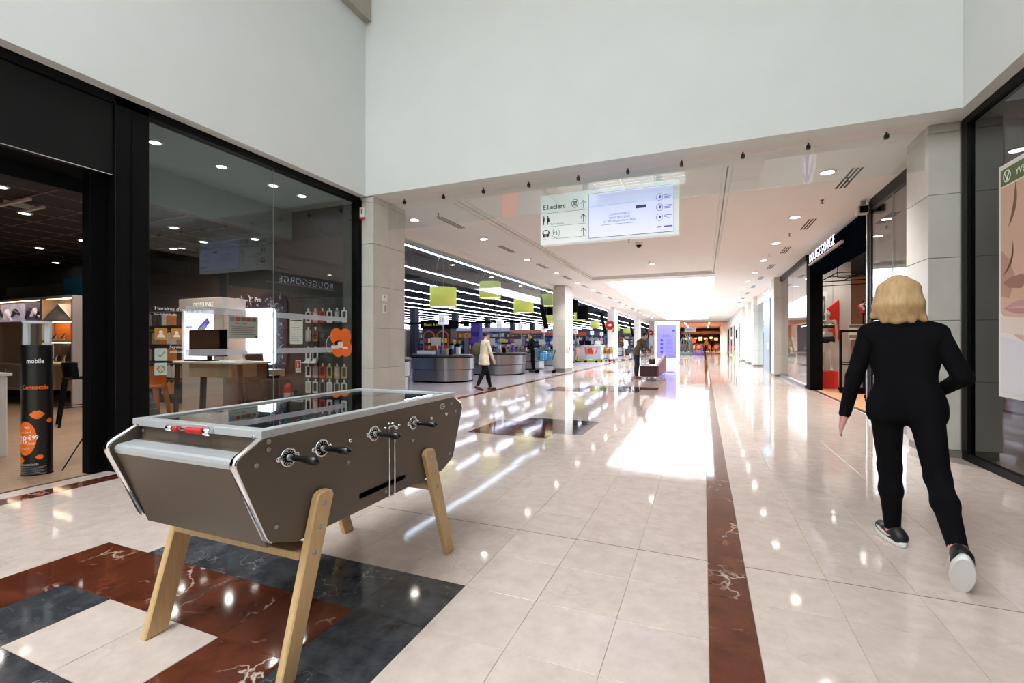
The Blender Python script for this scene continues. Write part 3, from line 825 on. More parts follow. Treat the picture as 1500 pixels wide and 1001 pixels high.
def head_prims(c, yaw, tilt, s, female):
    """skull, jaw, nose, lips, ears; c = centre of the head, yaw = turn of the face, tilt = nod forward"""
    cy, sy, ct, st = math.cos(yaw), math.sin(yaw), math.cos(tilt), math.sin(tilt)
    def T(x, y, z):
        y, z = y * ct + z * st, -y * st + z * ct
        return c + s * A3(x * cy - y * sy, x * sy + y * cy, z)
    P = [(T(0, -.012, .025), tuple(s * q for q in (.074, .092, .088)), yaw, .02),
         (T(0, .030, -.035), tuple(s * q for q in (.058, .062, .078)), yaw, .03),
         (T(0, .062, -.082), T(0, .058, -.080), .026 * s, .026 * s, .03),
         (T(0, .088, .015), T(0, .108, -.022), .010 * s, .014 * s, .012),
         (T(-.016, .088, -.052), T(.016, .088, -.052), .009 * s, .009 * s, .008),
         (T(-.014, .086, -.062), T(.014, .086, -.062), .009 * s, .009 * s, .006),
         (T(-.045, .073, .022), T(.045, .073, .022), .014 * s, .014 * s, .015)]
    for q in (-1, 1): P.append((T(q * .077, -.008, .010), T(q * .081, -.014, -.022), .016 * s, .011 * s, .008))
    return P, T
def person(name, label, loc, face, J, col, s=1., h=.014, female=False, hair='short', group=None, hand_l=True, hand_r=True, top='sweater', skirt=False, turn=0., nod=.1, extra=None, fing=1.15, hem=None, bare=False, hairlen=.2, flare=1.):
    """J: joints in metres in the body frame; col: colours of skin, top, trousers, shoes, hair"""
    t = thing(name, label, 'person', loc, face, group)
    J = {k: A3(*v) * s for k, v in J.items()}
    pel, chest, neck = J['pelvis'], J['chest'], J['neck']
    fr = .92 if female else 1.0
    P = []
    mid = (pel + chest) / 2
    torso = []
    def row(c, w, d, r, k): torso.append((c + A3(-w, d, 0) * s, c + A3(w, d, 0) * s, r * s, r * s, k))
    row(pel + A3(0, 0, -.03) * s, .085 * (1.08 if female else 1), 0, .092 * fr, .05)
    row(pel + A3(0, 0, .06) * s, .075, 0, .088 * fr, .06)
    row(mid, .062 * fr, 0, .086 * fr, .06)
    row(chest + A3(0, 0, -.06) * s, .085 * fr, .005, .096 * fr, .06)
    row(chest + A3(0, 0, .06) * s, .095 * fr, -.005, .085 * fr, .06)
    if female:
        for q in (-1, 1): torso.append((chest + A3(q * .075, .07, -.02) * s, chest + A3(q * .075, .085, -.03) * s, .055 * s, .05 * s, .05))
    sh = []
    for q, n in ((-1, 'l'), (1, 'r')):
        torso.append((neck + A3(q * .025, -.01, -.035) * s, J['sh_' + n] + A3(-q * .012, 0, -.006) * s, .050 * s, .052 * s, .05))
    neckp = [(neck + A3(0, -.01, -.06) * s, J['head'] + A3(0, -.015, -.06) * s, .060 * s * fr, .052 * s * fr, .03)]
    arms = []; legs = []; feet = []; hands = []
    for q, n in ((-1, 'l'), (1, 'r')):
        a, e, w = J['sh_' + n], J['el_' + n], J['wr_' + n]
        arms += [(a, e, .052 * s * fr, .040 * s * fr, .03), (e, w, .041 * s * fr, .027 * s * fr, .02)]
        if (hand_l if n == 'l' else hand_r): hands += hand(w, e, q, fing, s=s)
        hp, kn, an = J['hip_' + n], J['kn_' + n], J['an_' + n]
        legs += [(hp + A3(0, 0, .02) * s, kn, .088 * s * fr, .056 * s * fr, .05), (kn, kn * .62 + an * .38 + A3(0, -.015, 0) * s, .055 * s * fr, .056 * s * fr, .03), (kn * .62 + an * .38 + A3(0, -.012, 0) * s, an, .055 * s * fr, .037 * s * fr, .03)]
        toe, heel = J['toe_' + n], J['heel_' + n]
        feet += [(heel, heel * .45 + toe * .55, .036 * s, .036 * s, .02), (heel * .45 + toe * .55, toe, .036 * s, .027 * s, .02), (an, heel * .7 + toe * .3, .038 * s, .036 * s, .03)]
    hd, T = head_prims(J['head'], turn, nod, s, female)
    body = torso + legs + arms + feet + hands + neckp + hd
    SK = mat('skin_%d_%d_%d' % col['skin'], col['skin'], .55)
    V, F = sdf_mesh(body, h); link_vf('body', V, F, SK, t)
    # clothes grown a little outside the same limbs
    TOPM = mat('cloth_%d_%d_%d' % col['top'], col['top'], .9, spec=.15, noise=.06, nscale=20); LOW = mat('cloth_%d_%d_%d' % col['low'], col['low'], .9, spec=.15, noise=.05, nscale=20)
    SHOE = mat('shoe_%d_%d_%d' % col['shoe'], col['shoe'], .5); HAIR = mat('hair_%d_%d_%d' % col['hair'], col['hair'], .6, noise=.16, nscale=60, stretch=(1, 1, .12))
    zt = neck[2] + .012 * s
    hemz = (pel[2] - .10 * s) if hem is None else hem * s
    sleeve = []
    for q, n in ((-1, 'l'), (1, 'r')):
        a, e, w = J['sh_' + n], J['el_' + n], J['wr_' + n]
        ww = w if not bare else e
        sleeve += [(a + A3(-q * .010, 0, -.004) * s, e, .0615 * s * fr, .049 * s * fr, .03)] + ([(e, e * .05 + w * .95, .048 * s * fr, .034 * s * fr, .02)] if not bare else [])
    low_t = [(c[0], c[1], c[2] + .006, c[3] + .012, c[4]) for c in torso]
    if hem is not None: low_t.append((pel + A3(-.09, 0, -.02) * s, A3(pel[0] - .10 * s * flare, pel[1], hemz + .04), .088 * s, .088 * s * flare, .06)); low_t.append((pel + A3(.09, 0, -.02) * s, A3(pel[0] + .10 * s * flare, pel[1], hemz + .04), .088 * s, .088 * s * flare, .06))
    V, F = sdf_mesh(low_t + sleeve, h, .004, clip=lambda X, Y, Z: np.maximum(np.minimum(hemz - Z, (abs(X - pel[0]) < .24 * s) * 1.0), -1) if True else None) if False else sdf_mesh(low_t, h, .004, clip=lambda X, Y, Z: np.maximum(hemz - Z, Z - zt) + 0 * X + 0 * Y)
    link_vf(top, V, F, TOPM, t)
    for i in range(2):
        sl = sleeve[i * (1 if bare else 2):(i + 1) * (1 if bare else 2)]
        V, F = sdf_mesh(sl, h, .004); link_vf('sleeve', V, F, TOPM, t)
    if skirt:
        V, F = sdf_mesh([(pel + A3(0, 0, .03) * s, pel + A3(0, 0, -.35) * s, .15 * s, .19 * s, .03)], h); link_vf('skirt', V, F, LOW, t)
    tz = [(c[0], c[1], c[2] + .004, c[3] + .004, c[4]) for c in torso[:2]]
    V, F = sdf_mesh(tz + [(c[0], c[1], c[2] + .007, c[3] + .007, c[4]) for c in legs], h, .003, clip=lambda X, Y, Z: Z - pel[2] - .09 * s + 0 * X + 0 * Y)
    if not skirt: link_vf('trousers', V, F, LOW, t)
    for i in range(2):
        f3 = feet[3 * i:3 * i + 2]
        an = J['an_' + 'lr'[i]]
        f3 = [(c[0], c[1], c[2] + .009 * s, c[3] + .009 * s, c[4]) for c in f3] + [(an + (f3[0][0] - an) * .55, f3[0][0] * .75 + f3[1][1] * .25, .042 * s, .044 * s, .02)]
        V, F = sdf_mesh(f3, h * .8); link_vf('shoe', V, F, SHOE, t)
    hc = J['head']
    cap = [(T(0, -.022, .034), tuple(s * q for q in (.086, .100, .092)), turn, .02)]
    if hair == 'long':
        n = 9
        for q in np.linspace(-1, 1, n):
            w_ = math.sin(q * 11) * .014
            cap.append((T(q * .070, -.045 - .03 * (1 - q * q), .03), T(q * .092 + w_, -.055 - .04 * (1 - q * q), -.07), .042 * s, .040 * s, .03))
            cap.append((T(q * .092 + w_, -.055 - .04 * (1 - q * q), -.07), T(q * .110 - w_, -.05 - .03 * (1 - q * q), -hairlen + .02 * abs(q) + w_), .040 * s, .020 * s, .03))
    elif hair == 'bun': cap.append((T(0, -.12, .05), tuple([.05 * s] * 3), 0, .02))
    cx0 = T(0, .055, .02)
    if hair != 'none':
        fdir = T(0, 1, 0) - T(0, 0, 0); fdir /= np.linalg.norm(fdir); lim = .045 * s if hair != 'long' else .035 * s
        o0 = T(0, 0, 0)
        def clip(X, Y, Z):
            a = (X - o0[0]) * fdir[0] + (Y - o0[1]) * fdir[1] + (Z - o0[2]) * fdir[2] - lim - .6 * np.maximum(Z - o0[2] - .03 * s, 0)
            if hair == 'long': return a
            return np.maximum(a, np.minimum(o0[2] - .045 * s - Z, .5))
        V, F = sdf_mesh(cap, h * .8, clip=clip); link_vf('hair', V, F, HAIR, t)
    EYE = mat('eye_white', (236, 232, 226), .2); IRIS = mat('iris', (40, 30, 24), .2)
    for q in (-1, 1):
        e = T(q * .031, .076, .004); MB().ell(tuple(e), .0125 * s, 10, 6).build('eye', EYE, t, False)
        e = T(q * .031, .0875, .004); MB().ell(tuple(e), .0055 * s, 8, 5).build('iris', IRIS, t, False)
    if extra: extra(t, J, T)
    return t
def pose(lean=0., step=.0, arm=.1, elbow=.25, bend=0., h=.0, twist=0., sit=False):
    """a plain upright pose: step = half the stride, arm = swing, elbow = bend of the forearms, bend = stoop from the hips"""
    J = {}
    pz = .95 - abs(step) * .16 + h
    J['pelvis'] = (0, 0, pz)
    def up(y, z):  # rotate about the pelvis by the stoop
        a = lean + bend
        return (y * math.cos(a) + z * math.sin(a), pz + z * math.cos(a) - y * math.sin(a))
    y, z = up(0, .33); J['chest'] = (0, y, z)
    y, z = up(0, .53); J['neck'] = (0, y, z)
    y, z = up(.02, .675); J['head'] = (0, y + (.03 if bend else 0), z)
    for q, n in ((-1, 'l'), (1, 'r')):
        st = step * q * -1
        y, z = up(0, .47); J['sh_' + n] = (q * .175, y, z)
        sw = arm * q + bend * .55
        ey, ez = y + math.sin(sw) * .27, z - math.cos(sw) * .27
        J['el_' + n] = (q * .215, ey, ez)
        f = sw + elbow
        J['wr_' + n] = (q * .21, ey + math.sin(f) * .24, ez - math.cos(f) * .24)
        J['hip_' + n] = (q * .085, 0, pz - .04)
        ay = st * 1.0
        az = .085 + (.07 if st < 0 else 0)
        kx = q * .09
        ky = ay * .5 + .03 + .04 * (st < 0); kz = (pz - .04 + az) / 2 + .01
        J['kn_' + n] = (kx, ky, kz); J['an_' + n] = (q * .095, ay, az)
        lift = .07 if st < 0 else 0
        J['heel_' + n] = (q * .095, ay - .045, .036 + lift * 1.1); J['toe_' + n] = (q * .115, ay + .145, .032)
    return J
SKIN = (214, 168, 142)
# --- the woman walking away past the cosmetics shop
JW = dict(pelvis=(.025, -.10, .92), chest=(.015, -.08, 1.25), neck=(.0, -.07, 1.445), head=(-.012, -.06, 1.605),
          sh_l=(-.165, -.085, 1.365), sh_r=(.185, -.07, 1.36), el_l=(-.235, -.06, 1.07), wr_l=(-.29, .0, .80), el_r=(.285, -.13, 1.09), wr_r=(.17, .05, .97),
          hip_l=(-.070, -.10, .88), hip_r=(.115, -.11, .88), kn_l=(-.05, -.03, .49), kn_r=(.165, -.20, .49), an_l=(-.035, -.02, .105), an_r=(.205, -.55, .215),
          heel_l=(.0, -.065, .053), toe_l=(-.085, .125, .052), heel_r=(.212, -.645, .20), toe_r=(.212, -.565, .055))
def lady(t, J, T):
    SOLE = mat('white_sole', (228, 228, 226), .5); PINK = mat('pale_pink_leather', (222, 196, 188), .5)
    for n in 'lr':
        a, b_ = J['heel_' + n], J['toe_' + n]
        d = (b_ - a) / np.linalg.norm(b_ - a); side = np.cross(d, A3(0, 0, 1)); side /= np.linalg.norm(side); upv = np.cross(side, d)
        ring = []
        for q in range(20):
            an = 2 * math.pi * q / 20; cc, sn = math.cos(an), math.sin(an)
            L = np.linalg.norm(b_ - a)
            u = L / 2 + cc * (L / 2 + .048); w = sn * (.050 - .006 * cc * 0)
            ring.append((u, w))
        base = a
        r3 = [[tuple(base + d * (u * 1.0) * k2 + d * (1 - k2) * np.linalg.norm(b_ - a) / 2 + side * w * k2 + upv * z) for u, w in ring] for z, k2 in ((-.052, .95), (-.049, 1.), (-.020, 1.), (-.018, .93))]
        sh = [o for o in t.children if o.name.startswith('shoe')]
        MB().loft(r3, True).build('sole', SOLE, sh['lr'.index(n)], False)
        for sd in (-1, 1):
            p = [base + d * (np.linalg.norm(b_ - a) * f) + side * sd * w + upv * z for f, w, z in ((.02, .044, .004), (.25, .048, -.006), (.5, .047, .0), (.75, .042, .004), (.95, .034, .002))]
            MB().tube(p, [.004, .010, .012, .010, .006], 6).build('stripe', PINK, sh['lr'.index(n)], False)
person('person', 'blonde woman in black sweater and trousers walking away past the dark cosmetics window', (1.175, 3.765, 0), -R(17.9) + R(4), JW,
       dict(skin=(216, 160, 146), top=(6, 6, 9), low=(5, 5, 8), shoe=(20, 20, 22), hair=(186, 152, 108)), s=1.0, h=.0075, female=True, hair='long', hand_r=True, nod=.05, extra=lady, fing=1.0, hem=.80, hairlen=.17)
# ------------------------------------------------------------------ the phone shop on the left: black front, glazed window, interior
DKCEIL = mat('dark_ceiling_tile', (34, 29, 28), .85)
TBAR = mat('ceiling_t_bar', (120, 92, 86), .5)
DKWALL = mat('dark_wall', (40, 37, 36), .8, noise=.04)
OAKFL = mat('oak_floor', (150, 122, 98), .45, noise=.14, nscale=5, stretch=(1.2, 14, 1), rand=.06)
XG = -5.5
# shell
struct(B('wall_shop_north', DKWALL, None, (-16, -5.52, 6.46, 6.62, 0, ZS)), 'dark end wall of the phone shop')
struct(B('wall_shop_west', DKWALL, None, (-16.2, -16, -6, 6.6, 0, ZS)), 'dark rear wall of the phone shop')
struct(B('wall_shop_south', DKWALL, None, (-16, -5.52, -6.2, -6, 0, ZS)), 'dark side wall of the phone shop')
shf = struct(B('floor_shop', mat('floor_gap', (60, 48, 38), .8), None, (-16, -5.585, -6, 6.46, -.0034, .001)), 'oak plank floor of the phone shop')
pl = MB(); nb = 0
for i in range(70):
    x = -5.60 - .14 * i
    y = -1.0 - random.random() * 1.2
    while y < 6.45:
        y1 = min(y + 1.2, 6.455)
        if nb < 110 and i < 26 and y1 > 1.2:
            B('plank', OAKFL, shf, (x - .138, x, max(y, -.5), y1 - .003, .001, .006)); nb += 1
        else: pl.box(x - .138, x, y, y1 - .003, .001, .006)
        y += 1.2
o = pl.build('planks', OAKFL, shf); o['kind'] = 'stuff'
dc = struct(B('ceiling_shop', DKCEIL, None, (-16, -7.1, -6, 6.46, 3.2, 3.3)), 'dark panel ceiling of the phone shop')
for i in range(15): B('ceiling_bar', TBAR, dc, (-7.1 - .66 * i, -7.085 - .66 * i, -6, 6.46, 3.192, 3.2))
for i in range(18): B('ceiling_bar', TBAR, dc, (-16, -7.1, 6.0 - .7 * i, 6.015 - .7 * i, 3.191, 3.199))
B('ceiling_edge', TBAR, dc, (-7.1, -7.08, -6, 6.46, 3.19, 3.22))
struct(B('ceiling_shop_window', mat('grey_soffit', (128, 134, 134), .8), None, (-7.1, -5.52, 2.7, 6.46, 3.72, 3.76)), 'grey soffit just inside the shop window')
struct(B('ceiling_shop_step', mat('grey_soffit', (128, 134, 134), .8), None, (-7.12, -7.08, -6, 6.46, 3.22, 3.76)), 'step between soffit and dark ceiling of the phone shop')
struct(B('ceiling_shop_entry', BLACKM, None, (-7.1, -5.52, -6, 2.7, 3.3, 3.76)), 'black soffit inside the shop entrance')
# front: frames, fascia, jamb
fr = thing('shop_front', 'black metal shop front with fascia and corner post left of the football table', 'shop front', (XG, 2.9, 0))
B('post', BLACK, fr, (-5.70, -5.44, 2.80, 3.11, 0, ZS), b=.004)
B('jamb', BLACKM, fr, (-5.72, -5.58, 2.66, 2.80, 0, 2.98), b=.004)
B('post_cap', BLACK, fr, (-5.50, -5.432, 2.945, 2.955, 0.0, 3.68))
B('fascia', mat('charcoal_fascia', (17, 17, 17), .6, spec=.2), fr, (-5.56, -5.47, -5.5, 2.80, 2.98, 3.69), b=.003)
B('fascia_trim', CHROME, fr, (-5.475, -5.466, -5.5, 2.80, 2.974, 2.98))
B('inner_header', mat('charcoal_header', (17, 19, 21), .6, spec=.2), fr, (-6.1, -6.0, -5.5, 2.80, 2.86, 3.3))
B('soffit', BLACKM, fr, (-6.0, -5.5, -5.5, 2.80, 2.985, 3.0))
B('top_frame', BLACK, fr, (-5.56, -5.44, -5.5, 6.40, 3.69, ZS))
B('end_post', BLACK, fr, (-5.56, -5.43, 6.32, 6.40, 0, 3.69), b=.003)
B('sill', BLACK, fr, (-5.56, -5.43, 3.11, 6.32, 0, .07), b=.003)
win = fr
B('pane', GLASS, win, (-5.506, -5.494, 3.11, 4.698, .07, 3.69)); B('pane', GLASS, win, (-5.506, -5.494, 4.704, 6.32, .07, 3.69))
B('pane_joint', mat('silicone_joint', (150, 155, 158), .4), win, (-5.505, -5.495, 4.698, 4.704, .07, 3.69))
BAND = mat('frosted_band', (214, 216, 226), .6, alpha=.42)
for z in (1.645, 1.145): B('frosted_band', BAND, win, (-5.4935, -5.4925, 3.52, 6.10, z, z + .075))
# lettering and stickers on the glass (text on the outside, read from the aisle)
def glass_text(txt, size, y, z, m=WPRINT, bold=.0, parent=win, x=-5.4915):
    return mesh_text(txt, size, face_M((x, y, z), (0, 1, 0), (0, 0, 1)), m, 'lettering', parent, .0006, bold=bold)
glass_text("Horaires d'ouverture", .058, 3.19, 1.655); glass_text('Service &', .047, 3.345, 1.235); glass_text('assistance', .047, 3.345, 1.185); glass_text('Lun-Sam 9h30-20h', .03, 3.19, 1.60)
OCH = mat('ochre_sticker', (198, 138, 52), .6); MINT = mat('mint_sticker', (190, 216, 212), .6)
def rrect(w, h, r, n=4):
    P = []
    for cx, cy, a0 in ((w / 2 - r, h / 2 - r, 0), (-w / 2 + r, h / 2 - r, 90), (-w / 2 + r, -h / 2 + r, 180), (w / 2 - r, -h / 2 + r, 270)):
        for q in range(n + 1): a = R(a0 + 90 * q / n); P.append((cx + r * math.cos(a), cy + r * math.sin(a)))
    return P
def sticker(y, z, w, h, m, label, glyph, gm):
    t = thing('window_sticker', label, 'sticker', (-5.492, y, z - h / 2), 0)
    MB().prism([(y + a, z + b_) for a, b_ in rrect(w, h, .012)], 'x', -5.4932, -5.4920).build('backing', m, t)
    mb = MB(); glyph(mb, y, z, min(w, h)); mb.build('pictogram', gm, t)
def g_agent(mb, y, z, s):
    mb.lathe([(s * .16, 0), (s * .16, .0012)], (-5.492, y, z + s * .14), 16, 'x')
    mb.prism([(y + s * .30 * math.cos(a), z - s * .30 + s * .30 * math.sin(a)) for a in np.linspace(0, math.pi, 12)], 'x', -5.492, -5.4910)
def g_check(mb, y, z, s):
    for (a, b_) in (((-.25, .0), (-.05, -.2)), ((-.05, -.2), (.28, .25))):
        mb.tube([(-5.4915, y + a[0] * s, z + a[1] * s), (-5.4915, y + b_[0] * s, z + b_[1] * s)], .006, 6)
def g_cycle(mb, y, z, s):
    for k in range(3):
        a0 = R(90 + 120 * k)
        mb.tube([(-5.4915, y + s * .26 * math.cos(a), z + s * .26 * math.sin(a)) for a in np.linspace(a0, a0 + R(75), 6)], .007, 6)
        a = a0 + R(85); c_ = (y + s * .26 * math.cos(a), z + s * .26 * math.sin(a))
        mb.prism([(c_[0] + .018 * math.cos(a + R(90 + q)), c_[1] + .018 * math.sin(a + R(90 + q))) for q in (0, 120, 240)], 'x', -5.4925, -5.4908)
sticker(3.255, 1.395, .13, .13, OCH, 'square ochre window sticker with a white head and shoulders, left one', g_agent, WPRINT)
sticker(3.42, 1.395, .12, .13, OCH, 'square ochre window sticker with a white figure, next to the white display cube', g_agent, WPRINT)
GOLDP = mat('gold_print', (178, 138, 70), .5)
sticker(3.255, 1.17, .13, .135, MINT, 'square mint window sticker with a tick mark', g_check, GOLDP)
sticker(3.255, 1.01, .13, .135, MINT, 'square mint window sticker with a recycling triangle', g_cycle, GOLDP)
# paper notice on the glass
t = thing('paper_notice', 'white printed notice with a row of photos taped inside the shop window', 'poster', (-5.51, 4.26, 1.35))
B('sheet', mat('paper', (206, 206, 200), .7), t, (-5.512, -5.509, 4.05, 4.47, 1.35, 1.64))
for i, c in enumerate(((150, 150, 160), (190, 70, 60), (120, 110, 104), (170, 60, 60), (96, 100, 110))):
    B('photo', mat('notice_photo_%d' % i, c, .6), t, (-5.509, -5.5085, 4.075 + .075 * i, 4.14 + .075 * i, 1.575, 1.625))
mesh_text('Chers clients', .03, face_M((-5.5085, 4.14, 1.535), (0, 1, 0), (0, 0, 1)), KPRINT, 'lettering', t, .0004)
for i in range(5): B('text_line', mat('grey_print', (90, 90, 96), .6), t, (-5.509, -5.5086, 4.09, 4.42 - .04 * (i % 2), 1.50 - .025 * i, 1.506 - .025 * i))
B('code_block', KPRINT, t, (-5.509, -5.5086, 4.43, 4.455, 1.365, 1.385))
# orange bubble mark on the glass
t = thing('window_emblem', 'orange clover shaped emblem of four discs stuck on the shop window', 'sticker', (-5.492, 5.96, 1.08))
for y, z in ((5.89, 1.40), (6.09, 1.40), (5.93, 1.20), (6.11, 1.20)):
    mb = MB(); mb.lathe([(.135, 0), (.135, .0012)], (-5.4930 + random.random() * .0004, y, z), 28, 'x'); mb.build('disc', ORANGE, t)
MB().tube([(-5.492, 5.82 + .15 * math.cos(a), 1.27 + .15 * math.sin(a)) for a in np.linspace(R(100), R(260), 16)], .004, 6).build('ring', mat('white_ring', (190, 186, 180), .5), t)
B('white_print', WPRINT, t, (-5.4935, -5.4905, 5.78, 5.93, 1.20, 1.25), (-5.4935, -5.4905, 5.92, 6.03, 1.215, 1.31), (-5.4935, -5.4905, 6.03, 6.15, 1.195, 1.23))['kind'] = 'stuff'
# downlights inside
sl = mat('shop_lamp_lens', (255, 236, 222), .4, emit=14)
d1 = downlight(-6.12, 3.56, 3.72, 'lit downlight behind the shop window, nearest the black post', 'downlights in the phone shop', .075, sl)
for i, y in enumerate((4.40, 5.23, 5.78)): copy_tree(d1, (-6.12, y, 3.72), None, 'lit downlight behind the shop window, %s past the one at the black post' % ORD[i])
k = 0
for x, y in ((-7.91, 2.87), (-10.65, 4.97), (-12.31, 5.03), (-15.4, 5.4), (-14.2, 6.1), (-8.07, 4.98), (-9.90, 6.1), (-7.6, 6.1), (-8.7, 5.9), (-9.2, 3.6), (-11.6, 3.0), (-13.2, 3.9), (-10.2, 1.2), (-8.4, .8)):
    copy_tree(d1, (x, y, 3.2), None, 'lit downlight in the dark shop ceiling, %s in order from the entrance' % ORD[k]); k += 1
tag(B('track_light', mat('track_white', (190, 180, 174), .4), None, (-9.1, -8.0, 3.16, 3.20, 3.13, 3.16), (-8.9, -8.3, 3.42, 3.46, 3.13, 3.16), (-8.62, -8.58, 3.16, 3.46, 3.14, 3.2)), 'pale track light frame under the dark shop ceiling by the entrance', 'ceiling lamp')
# round totem at the entrance
t = thing('display_totem', 'black oval totem with orange lips and a clear box on top, by the entrance', 'display', (-6.08, 2.47, 0))
ax = Vector((.62, .78, 0)).normalized(); ay = Vector((-ax.y, ax.x, 0))
ell = lambda rx, ry, z: [(-6.08 + ax.x * rx * math.cos(a) + ay.x * ry * math.sin(a), 2.47 + ax.y * rx * math.cos(a) + ay.y * ry * math.sin(a), z) for a in np.linspace(0, 2 * math.pi, 29)[:-1]]
TOTM = mat('totem_black', (18, 17, 18), .3)
MB().loft([ell(.115, .08, .0), ell(.115, .08, 1.275)]).build('column', TOTM, t)
MB().loft([ell(.12, .085, .0), ell(.12, .085, .012)]).build('base_plate', BLACKM, t)
MB().loft([ell(.105, .07, 1.276), ell(.105, .07, 1.50)], True, False).build('clear_box', CLEAR, t)
WB = mat('totem_white', (222, 226, 228), .4)
MB().loft([ell(.110, .075, 1.488), ell(.110, .075, 1.512)]).build('box_lid', WB, t)
mb = MB()
c0 = Vector((-6.08, 2.47, 0)); 
def tot(u, w, z): p = c0 + ax * u + ay * w; return (p.x, p.y, z)
for u in (-.075, .08):
    q = [tot(u - .018, -.03, 1.276), tot(u + .018, -.03, 1.276), tot(u + .018, .03, 1.276), tot(u - .018, .03, 1.276)]
    mb.loft([q, [(a, b_, 1.488) for a, b_, c in q]], False)
mb.build('box_frame', WB, t)['kind'] = 'stuff'
# print on the camera side of the column: bend flat shapes onto the oval
def wrapm(me, par, name, m):
    o = bpy.data.objects.new(name, me); COL.objects.link(o); o.parent = par; me.materials.clear(); me.materials.append(m)
    ORG[o.name] = org(par); return o
def oval_pt(sarc, z, off=.0012):
    # the side facing the aisle is w < 0
    th = -math.pi / 2 + sarc * .72 / .108
    p = c0 + ax * ((.115 + off) * math.cos(th)) + ay * ((.08 + off) * math.sin(th)); return (p.x, p.y, z)
def bend_text(txt, size, s0, z, m, name='lettering', bold=0.):
    cu = bpy.data.curves.new('t', 'FONT'); cu.body = txt; cu.size = size; cu.offset = bold; cu.resolution_u = 2
    tt = bpy.data.objects.new('t', cu); COL.objects.link(tt)
    me = bpy.data.meshes.new_from_object(tt.evaluated_get(bpy.context.evaluated_depsgraph_get())); bpy.data.objects.remove(tt)
    of = org(t)
    for v in me.vertices:
        p = oval_pt(s0 + v.co.x, z + v.co.y); v.co = Vector(p) - of
    return wrapm(me, t, name, m)
def bend_poly(pts, m, name, off=.0010, n=1):
    of = org(t); c = (sum(p[0] for p in pts) / len(pts), sum(p[1] for p in pts) / len(pts))
    vs = [Vector(oval_pt(*c, off)) - of]; fs = []; K = 3; N = len(pts)
    for k2 in range(1, K + 1):
        for p in pts: vs.append(Vector(oval_pt(c[0] + (p[0] - c[0]) * k2 / K, c[1] + (p[1] - c[1]) * k2 / K, off)) - of)
    for i in range(N):
        j = (i + 1) % N; fs.append((0, 1 + i, 1 + j))
        for k2 in range(K - 1): a = 1 + k2 * N; fs.append((a + i, a + N + i, a + N + j, a + j))
    me = bpy.data.meshes.new(name); me.from_pydata(vs, [], fs); return wrapm(me, t, name, m)
s0 = -.02
bend_text('mobile', .062, -.075, 1.10, WPRINT, bold=.001); bend_text('Connectée', .062, -.13, .845, ORANGE, bold=.001)
bend_poly([(-.09 + .115 * math.cos(a), .37 + .165 * math.sin(a)) for a in np.linspace(0, 2 * math.pi, 25)[:-1]], ORANGE, 'orange_bubble')
bend_text('Pack', .034, -.10, .465, WPRINT, 'price_print'); bend_text('sur la fibre à', .028, -.165, .42, WPRINT, 'price_print')
bend_text('28', .115, -.185, .315, WPRINT, 'price_print', .0015); bend_text('€99', .062, -.06, .355, WPRINT, 'price_print', .001); bend_text('/mois', .035, -.06, .31, WPRINT, 'price_print'); bend_text('offre soumise', .02, -.15, .265, WPRINT, 'price_print')
def lips(cx, cz, w, h):
    top = [(-1, 0), (-.6, .55), (-.25, .95), (0, .7), (.25, .95), (.6, .55), (1, 0)]; bot = [(.6, -.7), (.2, -1), (-.2, -1), (-.6, -.7)]
    return [(cx + a * w / 2, cz + b_ * h / 2) for a, b_ in (top + bot)[::-1]]
for cx, cz, w, h in ((.03, .60, .15, .085), (.16, .535, .085, .05), (.055, .185, .085, .05), (-.15, .16, .10, .07)): bend_poly(lips(cx, cz, w, h), ORANGE, 'lips')
for i in range(9): bend_poly([(.06 + .012 * (i * 5 % 9) + .003 * math.cos(a), .30 - .035 * i + .12 + .003 * math.sin(a)) for a in np.linspace(0, 6.28, 7)[:-1]], mat('grey_dot', (110, 104, 100), .5), 'speck')
bend_text('VOS AVANTAGES', .026, -.16, -.0 + .105, WPRINT, 'small_print')
for i in range(7): bend_poly([(-.16, .085 - .011 * i), (.12 - .03 * (i % 3), .085 - .011 * i), (.12 - .03 * (i % 3), .090 - .011 * i), (-.16, .090 - .011 * i)][::-1], mat('grey_print2', (150, 150, 150), .5), 'small_print')
# white counter left of the totem
t = thing('sales_counter', 'white panelled sales counter at the left edge beside the totem', 'counter', (-8.0, 2.35, 0))
B('body', WPLA, t, (-8.6, -7.32, 1.2, 2.72, 0, .92), b=.01); B('worktop', WPLA, t, (-8.63, -7.29, 1.17, 2.75, .92, .955), b=.005)
B('plinth', BLACKM, t, (-8.55, -7.36, 1.25, 2.68, 0, .05)); MB().lathe([(.012, 0), (.012, .004), (.004, .005)], (-7.32, 2.62, .84), 12, 'x').build('lock', STEEL, t)
tag(B('blue_box', mat('blue_card', (36, 96, 180), .5), None, (-7.75, -7.6, 2.55, 2.72, .956, 1.0), b=.006), 'small blue box on the end of the white counter', 'box')
